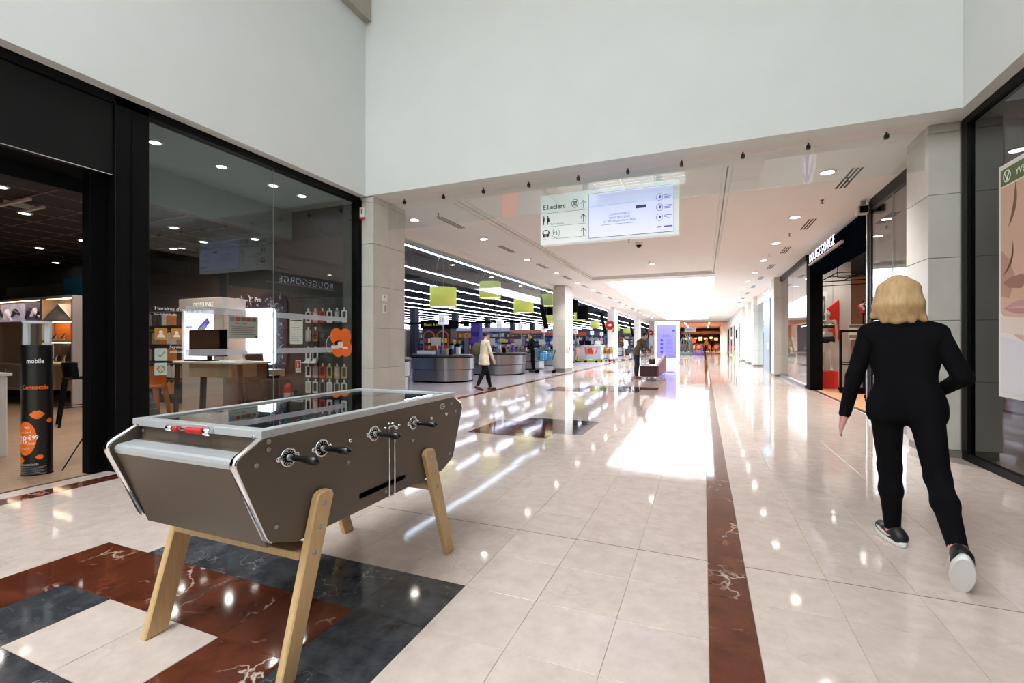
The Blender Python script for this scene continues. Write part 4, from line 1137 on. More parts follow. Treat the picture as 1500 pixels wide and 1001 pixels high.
# wall unit with lit niches behind the stools
BIRCH = mat('birch_panel', (206, 184, 160), .5, noise=.06, nscale=4, stretch=(2, 2, 12)); GREIGE = mat('greige_panel', (176, 164, 158), .55)
KU = 1.344
def sc(x, y, z): return (x * KU, y * KU, 0 if z == 0 else 1.3 + (z - 1.3) * KU)
MB.G = Matrix.Translation((0, 0, 1.3 * (1 - KU))) @ Matrix.Scale(KU, 4)
t = thing('niche_cabinet', 'tall birch wall unit with lit niches behind the bar stools', 'shelf', sc(-10.2, 4.0, 0))
x0, x1, ya, yb = -11.7, -8.60, 3.87, 4.07
B('side_panel', GREIGE, t, (x1, x1 + .04, ya, yb + .5, 0, 2.0)); B('top_panel', BIRCH, t, (x0, x1, ya, yb, 1.96, 2.0)); B('back_panel', BIRCH, t, (x0, x1, yb, yb + .03, .55, 1.96))
for x in (-9.42, -11.1): B('upright', BIRCH, t, (x - .03, x + .03, ya, yb, .9, 1.96))
for xa, xb, z in ((x0, -9.45, 1.60), (-9.39, x1, 1.61), (-9.39, x1, 1.30), (x0, -9.45, .93), (-9.39, x1, .96)): B('shelf', BIRCH, t, (xa, xb, ya - (.10 if z < 1 else 0), yb, z, z + .035))
B('base_cabinet', BIRCH, t, (x0, -9.45, ya - .05, yb, .55, .92), b=.004)
for i in range(3): B('drawer_front', GREIGE, t, (-11.5 + .6 * i, -10.92 + .6 * i, ya - .062, ya - .05, .60, .88), b=.003)
NICHE = mat('orange_niche', (240, 140, 40), .5)
B('niche_back', NICHE, t, (-9.38, -9.18, yb - .06, yb - .04, 1.335, 1.60)); B('niche_back', NICHE, t, (-9.17, -8.93, yb - .06, yb - .04, 1.335, 1.60))
for xa, xb in ((-9.38, -9.18), (-9.17, -8.93)): B('dark_pane', mat('dark_panel', (18, 17, 22), .3), t, (xa, xb, yb - .06, yb - .04, .995, 1.29))
LED = mat('niche_led', (255, 222, 186), .5, emit=16)
for xa, xb, z in ((-9.3, -8.65, 1.603), (-9.35, -8.62, 1.293), (x0 + .1, -9.47, 1.953), (-9.3, -8.62, 1.953)): B('niche_light', LED, t, (xa, xb, ya + .015, ya + .035, z, z + .006))
for i, (xa, xb, c) in enumerate(((-11.6, -10.3, (150, 152, 176)), (-10.28, -9.46, (70, 66, 92)))):
    p = thing('niche_picture', ('pale backlit photo of hands in the wall unit, left' if i == 0 else 'dark backlit photo of headphones in the wall unit, beside the pale one'), 'picture', sc((xa + xb) / 2, 4.03, 1.635))
    B('print', mat('picture_%d' % i, c, .5, emit=.5, noise=.5, nscale=3.5), p, (xa, xb, 4.03, 4.05, 1.64, 1.94))
    for j in range(4):
        mb = MB(); cx = xa + (xb - xa) * (.2 + .2 * j)
        mb.tube([(cx - .14, 4.027, 1.70 + .03 * (j % 2)), (cx, 4.025, 1.82), (cx + .12, 4.027, 1.76 - .05 * (j % 3))], [.02, .045, .015], 8)
        mb.build('shape', mat('picture_tone_%d_%d' % (i, j % 2), (222, 214, 226) if (i + j) % 2 == 0 else (40, 36, 52), .5, emit=.3), p)
t = thing('cardboard_house', 'white card house with a pitched roof standing in the top niche of the wall unit', 'decoration', sc(-9.0, 3.96, 1.645))
MB().prism([(-9.34, 1.646), (-8.66, 1.646), (-8.66, 1.66), (-8.98, 1.86), (-9.34, 1.66)], 'y', 3.89, 4.03).build('body', WPLA, t)
MB().prism([(-9.37, 1.66), (-8.98, 1.885), (-8.64, 1.66), (-8.64, 1.645), (-8.98, 1.868), (-9.37, 1.645)], 'y', 3.88, 4.035).build('roof', WPLA, t)
MB.G = None
def phone(x, y, z, rz, label, group, c=(22, 24, 30), stand=True):
    t = thing('phone', label, 'phone', (x, y, z), rz, group)
    mb = MB(); mb.M = Matrix.Rotation(R(-28), 4, 'X'); mb.box(-.036, .036, -.004, .004, .02, .165, b=.003); mb.build('body', mat('phone_%d_%d_%d' % c, c, .2), t, False)
    mb = MB(); mb.M = Matrix.Rotation(R(-28), 4, 'X'); mb.box(-.033, .033, -.0048, -.004, .025, .16); mb.build('screen', mat('phone_screen', (20, 22, 30), .08), t, False)
    B('stand', WPLA, t, (-.03, .03, -.02, .09, 0, .012), (-.02, .02, .05, .062, .012, .09), world=False)['kind'] = 'stuff'
    return t
for i, (x, lb) in enumerate(((-9.27, 'left one in the orange niche'), (-9.04, 'right one in the orange niche'))): phone(*sc(x, 3.94, 1.336), 0, 'small white phone on a stand, ' + lb, 'phones in the wall unit', (220, 220, 224))
for i, (x, lb) in enumerate(((-9.27, 'left one in the dark niche below'), (-9.04, 'right one in the dark niche below'))): phone(*sc(x, 3.94, .997), 0, 'white phone on a stand, ' + lb, 'phones in the wall unit', (214, 214, 220))
struct(B('trim_3', mat('teal_band', (20, 104, 138), .6), None, (-12.95, -11.5, 5.7, 5.74, 2.3, 2.72)), 'teal band above the wall unit')
struct(B('trim_4', mat('pattern_band', (74, 66, 62), .7, noise=.3, nscale=9), None, (-15.4, -12.96, 5.7, 5.74, 2.3, 2.60)), 'patterned band above the wall unit')
# bar stools
def stool(x, y, rz, label, c=BLACK):
    t = thing('bar_stool', label, 'stool', (x, y, 0), rz, 'bar stools in the phone shop')
    mb = MB(); mb.loft([[(a * k, b_ * k, z) for a, b_ in rrect(.36, .36, .07)] for k, z in ((.88, .725), (1., .735), (1., .75), (.96, .76))], False); mb.build('seat', c, t, False)
    mb = MB()
    n = 11; rows_ = []
    for z, k in ((.74, .0), (.83, .008), (.93, .018), (.985, .02), (.99, .012)):
        ring = [(.19 * math.sin(a) * 1.05, .17 * math.cos(a) + k - .005, z) for a in np.linspace(-1.5, 1.5, n)]; ring += [(p[0] * .93, p[1] - .014, p[2]) for p in ring[::-1]]
        rows_.append(ring)
    mb.loft(rows_, True); mb.build('backrest', c, t, False)
    for sx in (-1, 1):
        for sy in (-1, 1):
            MB().loft([[(sx * a + q * w, sy * a + r_ * w, z) for q, r_ in ((-1, -1), (1, -1), (1, 1), (-1, 1))] for a, w, z in ((.225, .015, 0), (.14, .024, .73))], False).build('leg', c, t, False)
    mb = MB()
    for z, a in ((.30, .192), (.22, .2)):
        pts = ((-a, -a), (a, -a), (a, a), (-a, a))
        for i in range(4): mb.cyl((*pts[i], z), (*pts[(i + 1) % 4], z), .008, n=8)
        break
    mb.build('foot_ring', c, t, False)
    return t
stool(-9.15, 4.2, R(160), 'black metal bar stool with low back, nearer of the pair by the wall unit')
stool(-8.75, 4.75, R(175), 'black metal bar stool with low back, partly behind the black post')
# accessory board, white cube, desk and so on at the end wall
# slim bracket of a stand leaning by the post
tag(MB().tube([(-5.98, 2.62, .01), (-6.02, 2.90, .46)], .006, 8).build('stand_strut', BLACK, None), 'thin black strut slanting to the floor beside the black post', 'strut')
mb = MB()
PEG = mat('peg_board', (30, 27, 26), .7)
t = thing('accessory_board', 'dark hook board of phone accessories at the far left of the shop window', 'display board', (-10.6, 6.40, .2))
B('panel', PEG, t, (-12.3, -9.75, 6.40, 6.44, .2, 2.0))
for z in (1.95, 1.55, 1.2, .85, .5): B('hook_rail', STEEL, t, (-12.3, -9.75, 6.385, 6.40, z, z + .012))
PKW = [mat('pack_white', (214, 204, 196), .5), mat('pack_black', (34, 32, 34), .4), mat('pack_orange', (222, 130, 50), .5), mat('pack_tan', (176, 140, 104), .5)]
n = 0
for r_, z in enumerate((1.90, 1.50, 1.15, .80, .45)):
    for j in range(9):
        x = -11.45 + .165 * j
        p = tag(B('accessory_pack', PKW[(j * 3 + r_ * 2 + (j * j) % 3) % 4], None, (x - .07, x + .07, 6.35, 6.37, z - .24, z), (x - .02, x + .02, 6.352, 6.368, z - .002, z + .03), b=.003),
                'hanging accessory pack, %s from the left in the %s row of the hook board' % (ORD[j], ORD[r_]), 'package', 'accessory packs on the hook board')
# illuminated cube
CUBE = mat('warm_white_panel', (186, 168, 160), .55)
t = thing('display_cube', 'tall white display cube with SAMSUNG lettering and a lit screen', 'display', (-8.65, 6.0, 0))
xa, xb, y0, y1 = -9.32, -8.14, 5.84, 6.34
B('header', CUBE, t, (xa, xb, y0, y1, 1.92, 2.13), b=.006); B('plinth', CUBE, t, (xa + .02, xb - .02, y0 + .05, y1, 0, .95), b=.004)
B('side_panel', mat('brown_side', (150, 116, 96), .5), t, (xb - .02, xb, y0 + .05, y1, .95, 1.92)); B('side_panel', CUBE, t, (xa, xa + .02, y0 + .05, y1, .95, 1.92))
B('lit_screen', mat('lit_screen', (228, 226, 246), .4, emit=2.2), t, (xa + .02, xb - .28, y0 + .08, y0 + .10, .98, 1.90)); B('screen_side', CUBE, t, (xb - .28, xb - .02, y0 + .06, y0 + .09, .95, 1.92))
mesh_text('SAMSUNG', .125, face_M((-8.92, y0 - .001, 1.96), (1, 0, 0), (0, 0, 1)), WPRINT, 'lettering', t, .004, bold=.002)
mb = MB(); mb.M = Matrix.Translation((-8.72, y0 + .077, 1.62)) @ Matrix.Rotation(R(-35), 4, 'Y'); mb.box(-.17, .17, -.004, .0, -.06, .06, b=.001); mb.build('printed_phone', mat('violet_print', (96, 92, 214), .4, emit=.5), t)
mb = MB(); mb.M = Matrix.Translation((-8.78, y0 + .0755, 1.54)) @ Matrix.Rotation(R(-35), 4, 'Y'); mb.box(-.20, .16, -.003, .0, -.05, .05, b=.001); mb.build('printed_phone', mat('grey_violet_print', (150, 150, 200), .4, emit=.4), t)
mb = MB(); mb.M = Matrix.Translation((-9.13, y0 + .077, 1.60)); mb.box(-.11, .08, -.002, 0, -.012, .012); mb.build('printed_line', mat('grey_violet_print', (150, 150, 200), .4), t)
# desk with monitor
t = thing('sales_desk', 'white topped standing desk with black splayed legs behind the shop window', 'desk', (-7.1, 5.1, 0))
B('worktop', WPLA, t, (-7.9, -6.35, 4.85, 5.40, .97, 1.005), b=.008)
B('drawer_box', mat('pale_wood_box', (176, 160, 136), .5, noise=.05), t, (-7.6, -6.62, 4.92, 5.35, .76, .969), b=.004); MB().lathe([(.01, 0), (.01, -.004)], (-6.75, 4.92, .88), 10, 'y').build('lock', STEEL, t)
for (a, b_) in ((-7.85, 4.9), (-6.42, 4.9), (-7.85, 5.35), (-6.42, 5.35), (-7.3, 4.95)):
    MB().loft([[(a + dx - (.05 if a < -7.2 else -.05) * (1 - k), b_ + dy, z) for dx, dy in ((-.025, -.025), (.025, -.025), (.025, .025), (-.025, .025))] for k, z in ((0, 0), (1, .97))], False).build('leg', BLACKM, t)
t = thing('monitor', 'black desktop monitor standing on the white desk behind the window', 'monitor', (-7.42, 5.1, 1.005))
B('screen', mat('screen_black', (12, 12, 14), .12), t, (-7.85, -6.98, 5.08, 5.10, 1.11, 1.50), b=.006); B('bezel', BLACK, t, (-7.86, -6.97, 5.098, 5.115, 1.08, 1.51), b=.006); B('chin', ALU, t, (-7.85, -6.98, 5.076, 5.08, 1.08, 1.11))
B('neck', BLACK, t, (-7.46, -7.38, 5.115, 5.15, 1.02, 1.25)); B('foot', BLACK, t, (-7.56, -7.28, 5.02, 5.2, 1.005, 1.02), b=.004)
t = thing('keyboard', 'black keyboard lying on the white desk in front of the monitor', 'keyboard', (-7.6, 4.95, 1.005)); B('base', BLACKM, t, (-7.7, -7.25, 4.90, 5.0, 1.006, 1.02), b=.004); o = B('keys', BLACK, t, *[(-7.69 + .03 * i, -7.665 + .03 * i, 4.905 + .028 * j, 4.93 + .028 * j, 1.02, 1.025) for i in range(14) for j in range(3)]); o['kind'] = 'stuff'
t = thing('card_holder', 'small white turned holder on the right end of the white desk', 'holder', (-6.6, 5.1, 1.005))
MB().lathe([(.10, 0), (.10, .012), (.03, .03), (.02, .10), (.055, .12), (.055, .16), (.02, .17)], (-6.6, 5.1, 1.006), 18).build('body', WPLA, t)
t = thing('desk_chair', 'black shell chair on thin legs between desk and phone shelf', 'chair', (-6.9, 5.68, 0), R(190))
mb = MB(); mb.loft([[(a * k, b_ * k, z) for a, b_ in rrect(.46, .44, .1)] for k, z in ((.8, .70), (1, .73), (.97, .745))], False); mb.build('seat', BLACK, t, False)
mb = MB(); mb.loft([[(-.2 * k, .2, z), (.2 * k, .2, z), (.2 * k, .225, z), (-.2 * k, .225, z)] for k, z in ((1., .72), (1.05, .9), (.9, 1.12))], True); mb.build('backrest', BLACK, t, False)
for a, b_ in ((-.2, -.18), (.2, -.18), (-.2, .18), (.2, .18)): MB().cyl((a * 1.15, b_ * 1.15, 0), (a * .8, b_ * .8, .71), .012, n=8).build('leg', BLACK, t, False)
# orange stool and grey easel sign at the window foot
OM = mat('orange_metal', (214, 106, 20), .35)
stool(-6.55, 3.72, R(40), 'orange metal stool behind the shop window beside the black post', OM)
t = thing('easel_board', 'grey transparent easel board leaning inside the window beside the black post', 'sign', (-5.9, 3.2, 0))
mb = MB(); mb.loft([[(-5.62, 3.16, .0), (-5.60, 3.52, .0), (-5.62, 3.53, .0), (-5.64, 3.17, .0)], [(-5.72, 3.14, .95), (-5.72, 3.20, .95), (-5.74, 3.20, .95), (-5.74, 3.14, .95)]], False); mb.build('board', mat('grey_acrylic', (120, 118, 116), .3, alpha=.75), t)
for i in range(5): B('text_line', mat('pale_print', (170, 168, 164), .6), t, (-5.615 - .012 * i, -5.612 - .012 * i, 3.19, 3.35 - .02 * i, .42 + .07 * i, .43 + .07 * i))
# glowing phone advert with its dark wreath
t = thing('light_panel', 'tall glowing white phone shaped light panel with a dark blue wreath of leaves', 'light panel', (-7.85, 6.38, .80))
MB().prism([(-7.84 + a, 1.42 + b_) for a, b_ in rrect(.86, 1.06, .10)], 'y', 6.36, 6.40).build('glow_panel', mat('glow_panel', (236, 242, 255), .5, emit=4.2), t)
MB().prism([(-7.85 + a, 1.48 + b_) for a, b_ in rrect(1.36, 1.50, .2)], 'y', 6.42, 6.445).build('backing', mat('night_blue', (16, 18, 34), .5), t)
FL = [mat('leaf_blue', (60, 80, 140), .5), mat('leaf_white', (200, 208, 232), .5), mat('leaf_navy', (20, 24, 56), .5)]
rr = random.Random(5)
for i in range(230):
    side = rr.choice('lrtt' if i % 3 else 'lr')
    if side == 't': x, z = rr.uniform(-8.45, -7.25), rr.uniform(1.98, 2.20)
    else: x, z = (rr.uniform(-8.48, -8.30) if side == 'l' else rr.uniform(-7.38, -7.18)), rr.uniform(.82, 2.05)
    a = rr.uniform(0, 6.28); L = rr.uniform(.025, .06)
    u = (math.cos(a) * L, math.sin(a) * L); w = (-u[1] * .3, u[0] * .3)
    mb = MB(); yy = 6.41 - rr.random() * .03
    mb.add([(x - u[0], yy, z - u[1]), (x + w[0], yy - .012, z + w[1]), (x + u[0], yy - .004, z + u[1]), (x - w[0], yy - .012, z - w[1])], [(0, 1, 2), (0, 2, 3), (0, 2, 1), (0, 3, 2)])
    mb.build('leaf', FL[i % 3], t)
mesh_text('iPhone 11 Pro', .125, face_M((-8.52, 6.40, 2.08), (1, 0, 0), (0, 0, 1)), WPRINT, 'lettering', t, .004, bold=.002)
# phone shelf
t = thing('phone_shelf', 'oak wall shelf carrying two tilted phones below the glowing panel', 'shelf', (-7.7, 6.2, .6))
B('shelf_box', WOOD, t, (-8.15, -7.15, 5.95, 6.36, .68, .80), b=.004); B('shelf_top', WPLA, t, (-8.15, -7.15, 5.95, 6.36, .80, .81)); B('bracket', BLACKM, t, (-7.95, -7.88, 6.2, 6.44, .2, .68)); B('bracket', BLACKM, t, (-7.45, -7.38, 6.2, 6.44, .2, .68))
phone(-7.95, 6.1, .812, R(20), 'black phone tilted on its stand, left one on the oak shelf', 'phones on the oak shelf'); phone(-7.52, 6.1, .812, R(20), 'black phone tilted on its stand, right one on the oak shelf', 'phones on the oak shelf')
# framed notice, fire sign, extinguisher
t = thing('framed_notice', 'white framed paper notice on the dark end wall of the phone shop', 'notice', (-6.96, 6.44, 1.27))
B('sheet', mat('paper', (206, 206, 200), .7), t, (-7.12, -6.80, 6.445, 6.455, 1.27, 1.73)); B('clip', BLACK, t, (-7.1, -6.82, 6.44, 6.452, 1.70, 1.715))
for i in range(8): B('text_line', mat('grey_print', (90, 90, 96), .6), t, (-7.08, -6.9 + .04 * (i % 3), 6.443, 6.445, 1.62 - .042 * i, 1.626 - .042 * i))
B('red_mark', REDP, t, (-6.98, -6.95, 6.443, 6.445, 1.65, 1.68))
def fire_sign(x, y, z, label):
    t = thing('fire_sign', label, 'sign', (x, y, z)); B('plate', WPLA, t, (x - .065, x + .065, y - .004, y, z, z + .22)); B('red_field', REDP, t, (x - .055, x + .055, y - .006, y - .004, z + .075, z + .21))
    MB().lathe([(.014, .09), (.014, .16), (.006, .18), (.006, .195)], (x, y - .006, z), 10).build('pictogram', WPRINT, t); B('text_line', REDP, t, (x - .05, x + .05, y - .006, y - .004, z + .03, z + .05))
fire_sign(-6.92, 6.455, .75, 'small red fire extinguisher sign above the extinguisher on the dark wall')
def extinguisher(x, y, z, label, rz=0):
    t = thing('fire_extinguisher', label, 'extinguisher', (x, y, z), rz, 'fire extinguishers')
    MB().lathe([(.001, 0), (.075, .0), (.08, .01), (.08, .36), (.07, .40), (.03, .43), (.022, .45), (.022, .47)], n=20).build('cylinder', mat('extinguisher_red', (200, 30, 22), .25), t, False)
    mb = MB(); mb.lathe([(.0805, .08), (.0805, .27)], n=20); mb.f = mb.f[:20]; mb.sm = mb.sm[:20]; mb.build('label_band', mat('band_white', (214, 208, 204), .5), t, False)
    mb = MB(); mb.box(-.02, .02, -.08, .03, .465, .48, b=.004); mb.box(-.015, .015, -.09, .02, .495, .507, b=.004); mb.box(-.02, .02, -.02, .02, .45, .50, b=.004); mb.build('valve_handle', BLACK, t, False)
    MB().tube([(.03, 0, .47), (.10, -.02, .44), (.11, -.03, .3), (.10, -.05, .14)], .011, 8).build('hose', BLACKM, t, False)
    return t
extinguisher(-6.99, 6.30, .12, 'red fire extinguisher hung on the dark end wall of the phone shop')
B('bracket', BLACK, bpy.data.objects['fire_extinguisher'], (-.05, .05, .08, .155, .25, .3), world=False)
# phone cases on the end wall beside the window
CASEC = {0: [(196, 190, 188), (196, 120, 122), (186, 60, 60), (206, 210, 210), (120, 130, 138), (226, 226, 226)], 1: [(150, 150, 156), (150, 96, 66)], 2: [(220, 220, 222), (214, 214, 216)],
         3: [(226, 226, 226), (214, 150, 150), (196, 52, 58), (176, 146, 96), (186, 148, 98), (190, 160, 110)], 4: [(212, 208, 200), (206, 206, 206), (120, 112, 108), (214, 214, 218), (186, 180, 180), (228, 228, 228)]}
CN = {0: 'top', 1: 'second', 2: 'third', 3: 'fourth', 4: 'bottom'}
B('case_panel', mat('slate_panel', (52, 56, 58), .6), None, (-6.75, -5.56, 6.43, 6.455, .3, 2.1)).name = 'wall_panel'
struct(bpy.data.objects['wall_panel'], 'slate panel behind the phone cases')
for r_, z in enumerate((1.86, 1.53, 1.18, .88, .60)):
    for j, c in enumerate(CASEC[r_]):
        x = -6.60 + .165 * j
        t = thing('phone_case', 'phone case on a hook, %s from left, %s row of the slate panel' % (ORD[j], CN[r_]), 'phone case', (x, 6.40, z - .21), 0, 'phone cases on the slate panel')
        MB().prism([(x + a, z - .105 + b_) for a, b_ in rrect(.125, .21, .018)], 'y', 6.375, 6.39).build('shell', mat('case_%d_%d_%d' % c, c, .4), t)
        MB().prism([(x + a, z - .095 + b_) for a, b_ in rrect(.07, .15, .012)], 'y', 6.372, 6.375).build('inset', mat('case_in_%d' % ((j + r_) % 3), ((26, 25, 28), (190, 180, 176), (60, 52, 48))[(j + r_) % 3], .4), t)
        B('hang_tab', WPLA, t, (x - .014, x + .014, 6.376, 6.389, z, z + .05)); MB().cyl((x, 6.34, z + .035), (x, 6.43, z + .035), .004, n=6).build('hook', STEEL, t)
t = thing('shelf_stand', 'small white slatted card stand on the third row of the slate panel', 'stand', (-6.5, 6.38, .93))
B('base', WPLA, t, (-6.68, -6.36, 6.30, 6.365, .93, .945)); 
for i in range(2): MB().prism([(-6.66 + .16 * i, .945), (-6.52 + .16 * i, .945), (-6.52 + .16 * i, 1.03)], 'y', 6.32, 6.36).build('card', WPLA, t)
# evacuation marker on the pillar edge, sensor boxes on the pillar flank
t = thing('exit_marker', 'small white sign with a red foot on the black post beside the pillar', 'sign', (-5.40, 6.38, 3.42)); B('plate', WPLA, t, (-5.45, -5.33, 6.365, 6.375, 3.42, 3.60)); B('red_foot', REDP, t, (-5.45, -5.33, 6.36, 6.375, 3.40, 3.43)); B('green_figure', mat('green_print', (60, 140, 90), .5), t, (-5.40, -5.37, 6.362, 6.366, 3.49, 3.57))
t = thing('thermostat', 'white square control box on the flank of the stone pillar', 'control box', (-5.16, 6.72, 2.02)); B('housing', WPLA, t, (-5.168, -5.14, 6.62, 6.75, 2.02, 2.13), b=.006); B('window', mat('grey_plastic', (150, 150, 148), .4), t, (-5.141, -5.138, 6.64, 6.68, 2.08, 2.11))
t = thing('break_switch', 'tall white switch plate under the control box on the stone pillar', 'switch', (-5.16, 6.72, 1.82)); B('plate', WPLA, t, (-5.168, -5.145, 6.64, 6.73, 1.81, 1.98), b=.006); B('rocker', mat('grey_plastic', (150, 150, 148), .4), t, (-5.146, -5.142, 6.665, 6.705, 1.84, 1.95))
# illuminated marks high on the white walls of the square, seen only mirrored in the glass curtain
t = thing('wall_sign', 'square orange sign with white lettering high on the left wall, mirrored in the glass curtain', 'sign', (-5.29, .9, 5.0))
B('panel', mat('orange_light_panel', (255, 110, 30), .5, emit=1.5), t, (-5.299, -5.25, .35, 1.45, 4.75, 5.9)); mesh_text('orange', .26, face_M((-5.249, .42, 4.82), (0, 1, 0), (0, 0, 1)), mat('white_glow', (255, 250, 245), .5, emit=2), 'lettering', t, .002)
t = thing('wall_sign', 'round white emblem with violet ring, high on right wall, mirrored in glass', 'sign', (2.5, -.4, 5.5))
def disc(mb, r0, r1, x, y, z): mb.loft([[(x, y + r * math.cos(a), z + r * math.sin(a)) for a in np.linspace(0, 2 * math.pi, 33)[:-1]] for r in (r0, r1)], False, False)
mb = MB(); mb.lathe([(.75, 0), (.75, -.06)], (2.525, -.4, 6.1), 32, 'x'); mb.build('disc', mat('lit_white', (240, 236, 255), .5, emit=2), t)
mb = MB(); disc(mb, .56, .69, 2.462, -.4, 6.1); mb.build('ring', mat('lit_violet', (120, 110, 190), .5, emit=.8), t)
mb = MB(); mb.tube([(2.46, -.4, 5.45), (2.46, -.4, 5.95), (2.46, -.85, 6.35)], .05, 6); mb.tube([(2.46, -.4, 5.95), (2.46, .05, 6.35)], .05, 6); mb.build('leaf_mark', mat('lit_violet', (120, 110, 190), .5), t)
# ------------------------------------------------------------------ right side: cosmetics shop window, lingerie shop, far shops
XR0 = 2.70
struct(B('wall_cosmetics', mat('aubergine_wall', (84, 58, 50), .7), None, (5.6, 5.7, -6, 6.5, 0, ZS)), 'dark brown rear wall of the cosmetics shop')
struct(B('wall_cosmetics_south', mat('aubergine_wall', (84, 58, 50), .7), None, (2.75, 5.7, -6.1, -6, 0, ZS)), 'dark brown side wall of the cosmetics shop')
struct(B('ceiling_cosmetics', mat('brown_ceiling', (70, 52, 46), .8), None, (2.72, 5.7, -6, 6.6, ZS, ZS + .1)), 'brown ceiling of the cosmetics shop')
struct(B('floor_cosmetics', mat('brown_floor', (92, 66, 54), .3), None, (2.83, 5.7, -6, 6.74, -.003, .002)), 'brown floor of the cosmetics shop')
wn = struct(B('wall_cosmetics_north', mat('grey_stone_core', (120, 118, 114), .6), None, (2.74, 5.7, 6.6, 7.34, 0, ZS)), 'grey stone wall between cosmetics shop and lingerie shop')
for a, b_ in zip([.0] + J, J + [ZS]):
    for xa, xb in ((2.745, 3.25), (3.25, 3.9), (3.9, 4.6)): B('stone_panel', STONE, wn, (xa + .003, xb - .003, 6.58, 6.6, a + .003, b_ - .003), b=.003)
fr = thing('cosmetics_front', 'black metal frame of the cosmetics shop window at the right edge', 'shop front', (XR0, 3, 0))
B('post', BLACK, fr, (2.66, 2.74, 6.60, 6.72, 0, ZS), b=.004); B('top_frame', BLACK, fr, (2.66, 2.74, -5.5, 6.60, 3.70, ZS), b=.003); B('sill', BLACK, fr, (2.66, 2.76, -5.5, 6.60, 0, .075), b=.003)
B('inner_post', BLACK, fr, (2.70, 2.74, 6.54, 6.60, .075, 3.70))
wi = fr
for a, b_ in ((6.60, 4.30), (4.295, 1.9), (1.895, -.6), (-.605, -5.4)): B('pane', DARKG, wi, (2.694, 2.706, b_, a, .075, 3.70))
po = thing('beauty_poster', 'tall poster of a woman\'s face with a green YVES ROCHER header on the dark glass', 'poster', (2.72, 5.2, .77))
B('sheet', mat('poster_white', (226, 222, 218), .5), po, (2.686, 2.692, 4.55, 6.07, .77, 3.02))
GRN = mat('olive_green', (86, 104, 44), .5)
B('header', GRN, po, (2.6835, 2.686, 4.60, 6.035, 2.815, 2.975))
mesh_text('YVES ROCHER', .085, face_M((2.683, 5.80, 2.862), (0, -1, 0), (0, 0, 1)), WPRINT, 'lettering', po, .0006)
mb = MB(); mb.tube([(2.683, 5.93 + .055 * math.cos(a), 2.895 + .055 * math.sin(a)) for a in np.linspace(0, 2 * math.pi, 25)[:-1]], .004, 6, closed=True)
for q in (-1, 1): mb.tube([(2.683, 5.93, 2.85), (2.683, 5.93 + q * .012, 2.89), (2.683, 5.93 + q * .035, 2.925)], .005, 6)
mb.build('leaf_emblem', WPRINT, po)
def flat(name, pts, c, off, par=po):
    m = mat('print_%d_%d_%d' % c, c, .55)
    return MB().prism([(y, z) for y, z in pts], 'x', 2.686 - off, 2.6861 - off + .0012).build(name, m, par)
flat('face', [(6.035, 1.60), (6.035, 2.80), (4.6, 2.80), (4.6, 1.25), (5.4, 1.18), (5.85, 1.38)], (206, 168, 146), .001)
flat('cheek_tone', [(6.035, 1.75), (6.035, 2.2), (5.9, 2.1), (5.8, 1.9), (5.9, 1.72)], (178, 134, 114), .0015)
def crescent(cy, cz, w, h, t, rot, c, off, name):
    P = []
    for a in np.linspace(-1, 1, 12): P.append((a * w / 2, h * (1 - a * a)))
    for a in np.linspace(1, -1, 12): P.append((a * w / 2, (h - t) * (1 - a * a)))
    cs, sn = math.cos(rot), math.sin(rot)
    flat(name, [(cy + a * cs - b_ * sn, cz + a * sn + b_ * cs) for a, b_ in P], c, off)
crescent(5.86, 2.60, .42, .07, .05, R(105), (104, 74, 60), .002, 'brow'); crescent(5.20, 2.66, .42, .07, .05, R(15), (104, 74, 60), .002, 'brow')
crescent(5.93, 2.10, .36, .08, .028, R(118), (70, 46, 42), .0022, 'lashes'); crescent(5.15, 2.20, .36, -.06, -.028, R(0), (70, 46, 42), .0022, 'lashes')
flat('nose', [(6.0, 1.88), (5.9, 1.82), (5.72, 1.80), (5.62, 1.86), (5.7, 1.93), (5.86, 1.92)], (150, 104, 84), .002)
crescent(5.72, 1.62, .56, .055, .05, R(183), (176, 128, 128), .002, 'upper_lip'); crescent(5.72, 1.63, .52, .06, .055, 0, (188, 140, 138), .0022, 'lower_lip')
flat('mist', [(6.035, 1.40), (6.035, 1.56), (5.6, 1.52), (5.0, 1.40), (5.0, 1.30)], (222, 206, 196), .0024)
flat('lower_field', [(6.035, .81), (6.035, 1.36), (4.6, 1.12), (4.6, .81)], (216, 214, 220), .0024)
for i, (x, y) in enumerate(((3.6, 5.2), (3.6, 3.9), (4.6, 5.4), (4.6, 3.4))): copy_tree(d1, (x, y, ZS), None, 'lit downlight inside the dark cosmetics shop, %s from the stone wall' % ORD[i])
# ---- lingerie shop
PINKW = mat('warm_wall', (222, 190, 168), .7); WHW = mat('cool_white_wall', (204, 206, 204), .7); NAVY = mat('navy_fascia', (6, 13, 20), .8, spec=.0)
struct(B('wall_lingerie', PINKW, None, (7.5, 7.6, 7.36, 20.2, 0, ZS)), 'warm pink rear wall of the lingerie shop')
struct(B('wall_lingerie_north', mat('blush_wall', (224, 160, 128), .7), None, (2.85, 7.6, 20.0, 20.2, 0, ZS)), 'white end wall of the lingerie shop')
struct(B('ceiling_lingerie', mat('dark_petrol_ceiling', (24, 44, 56), .8), None, (2.80, 7.6, 7.3, 20.2, ZS - .06, ZS)), 'dark petrol ceiling of the lingerie shop')
lf = struct(B('floor_lingerie', mat('floor_gap', (60, 48, 38), .8), None, (2.82, 7.6, 7.36, 20.0, -.0034, .001)), 'warm oak floor of the lingerie shop')
pl = MB(); WOAK = mat('warm_oak_floor', (206, 160, 118), .4, noise=.12, nscale=5, stretch=(1.2, 14, 1)); nb = 0
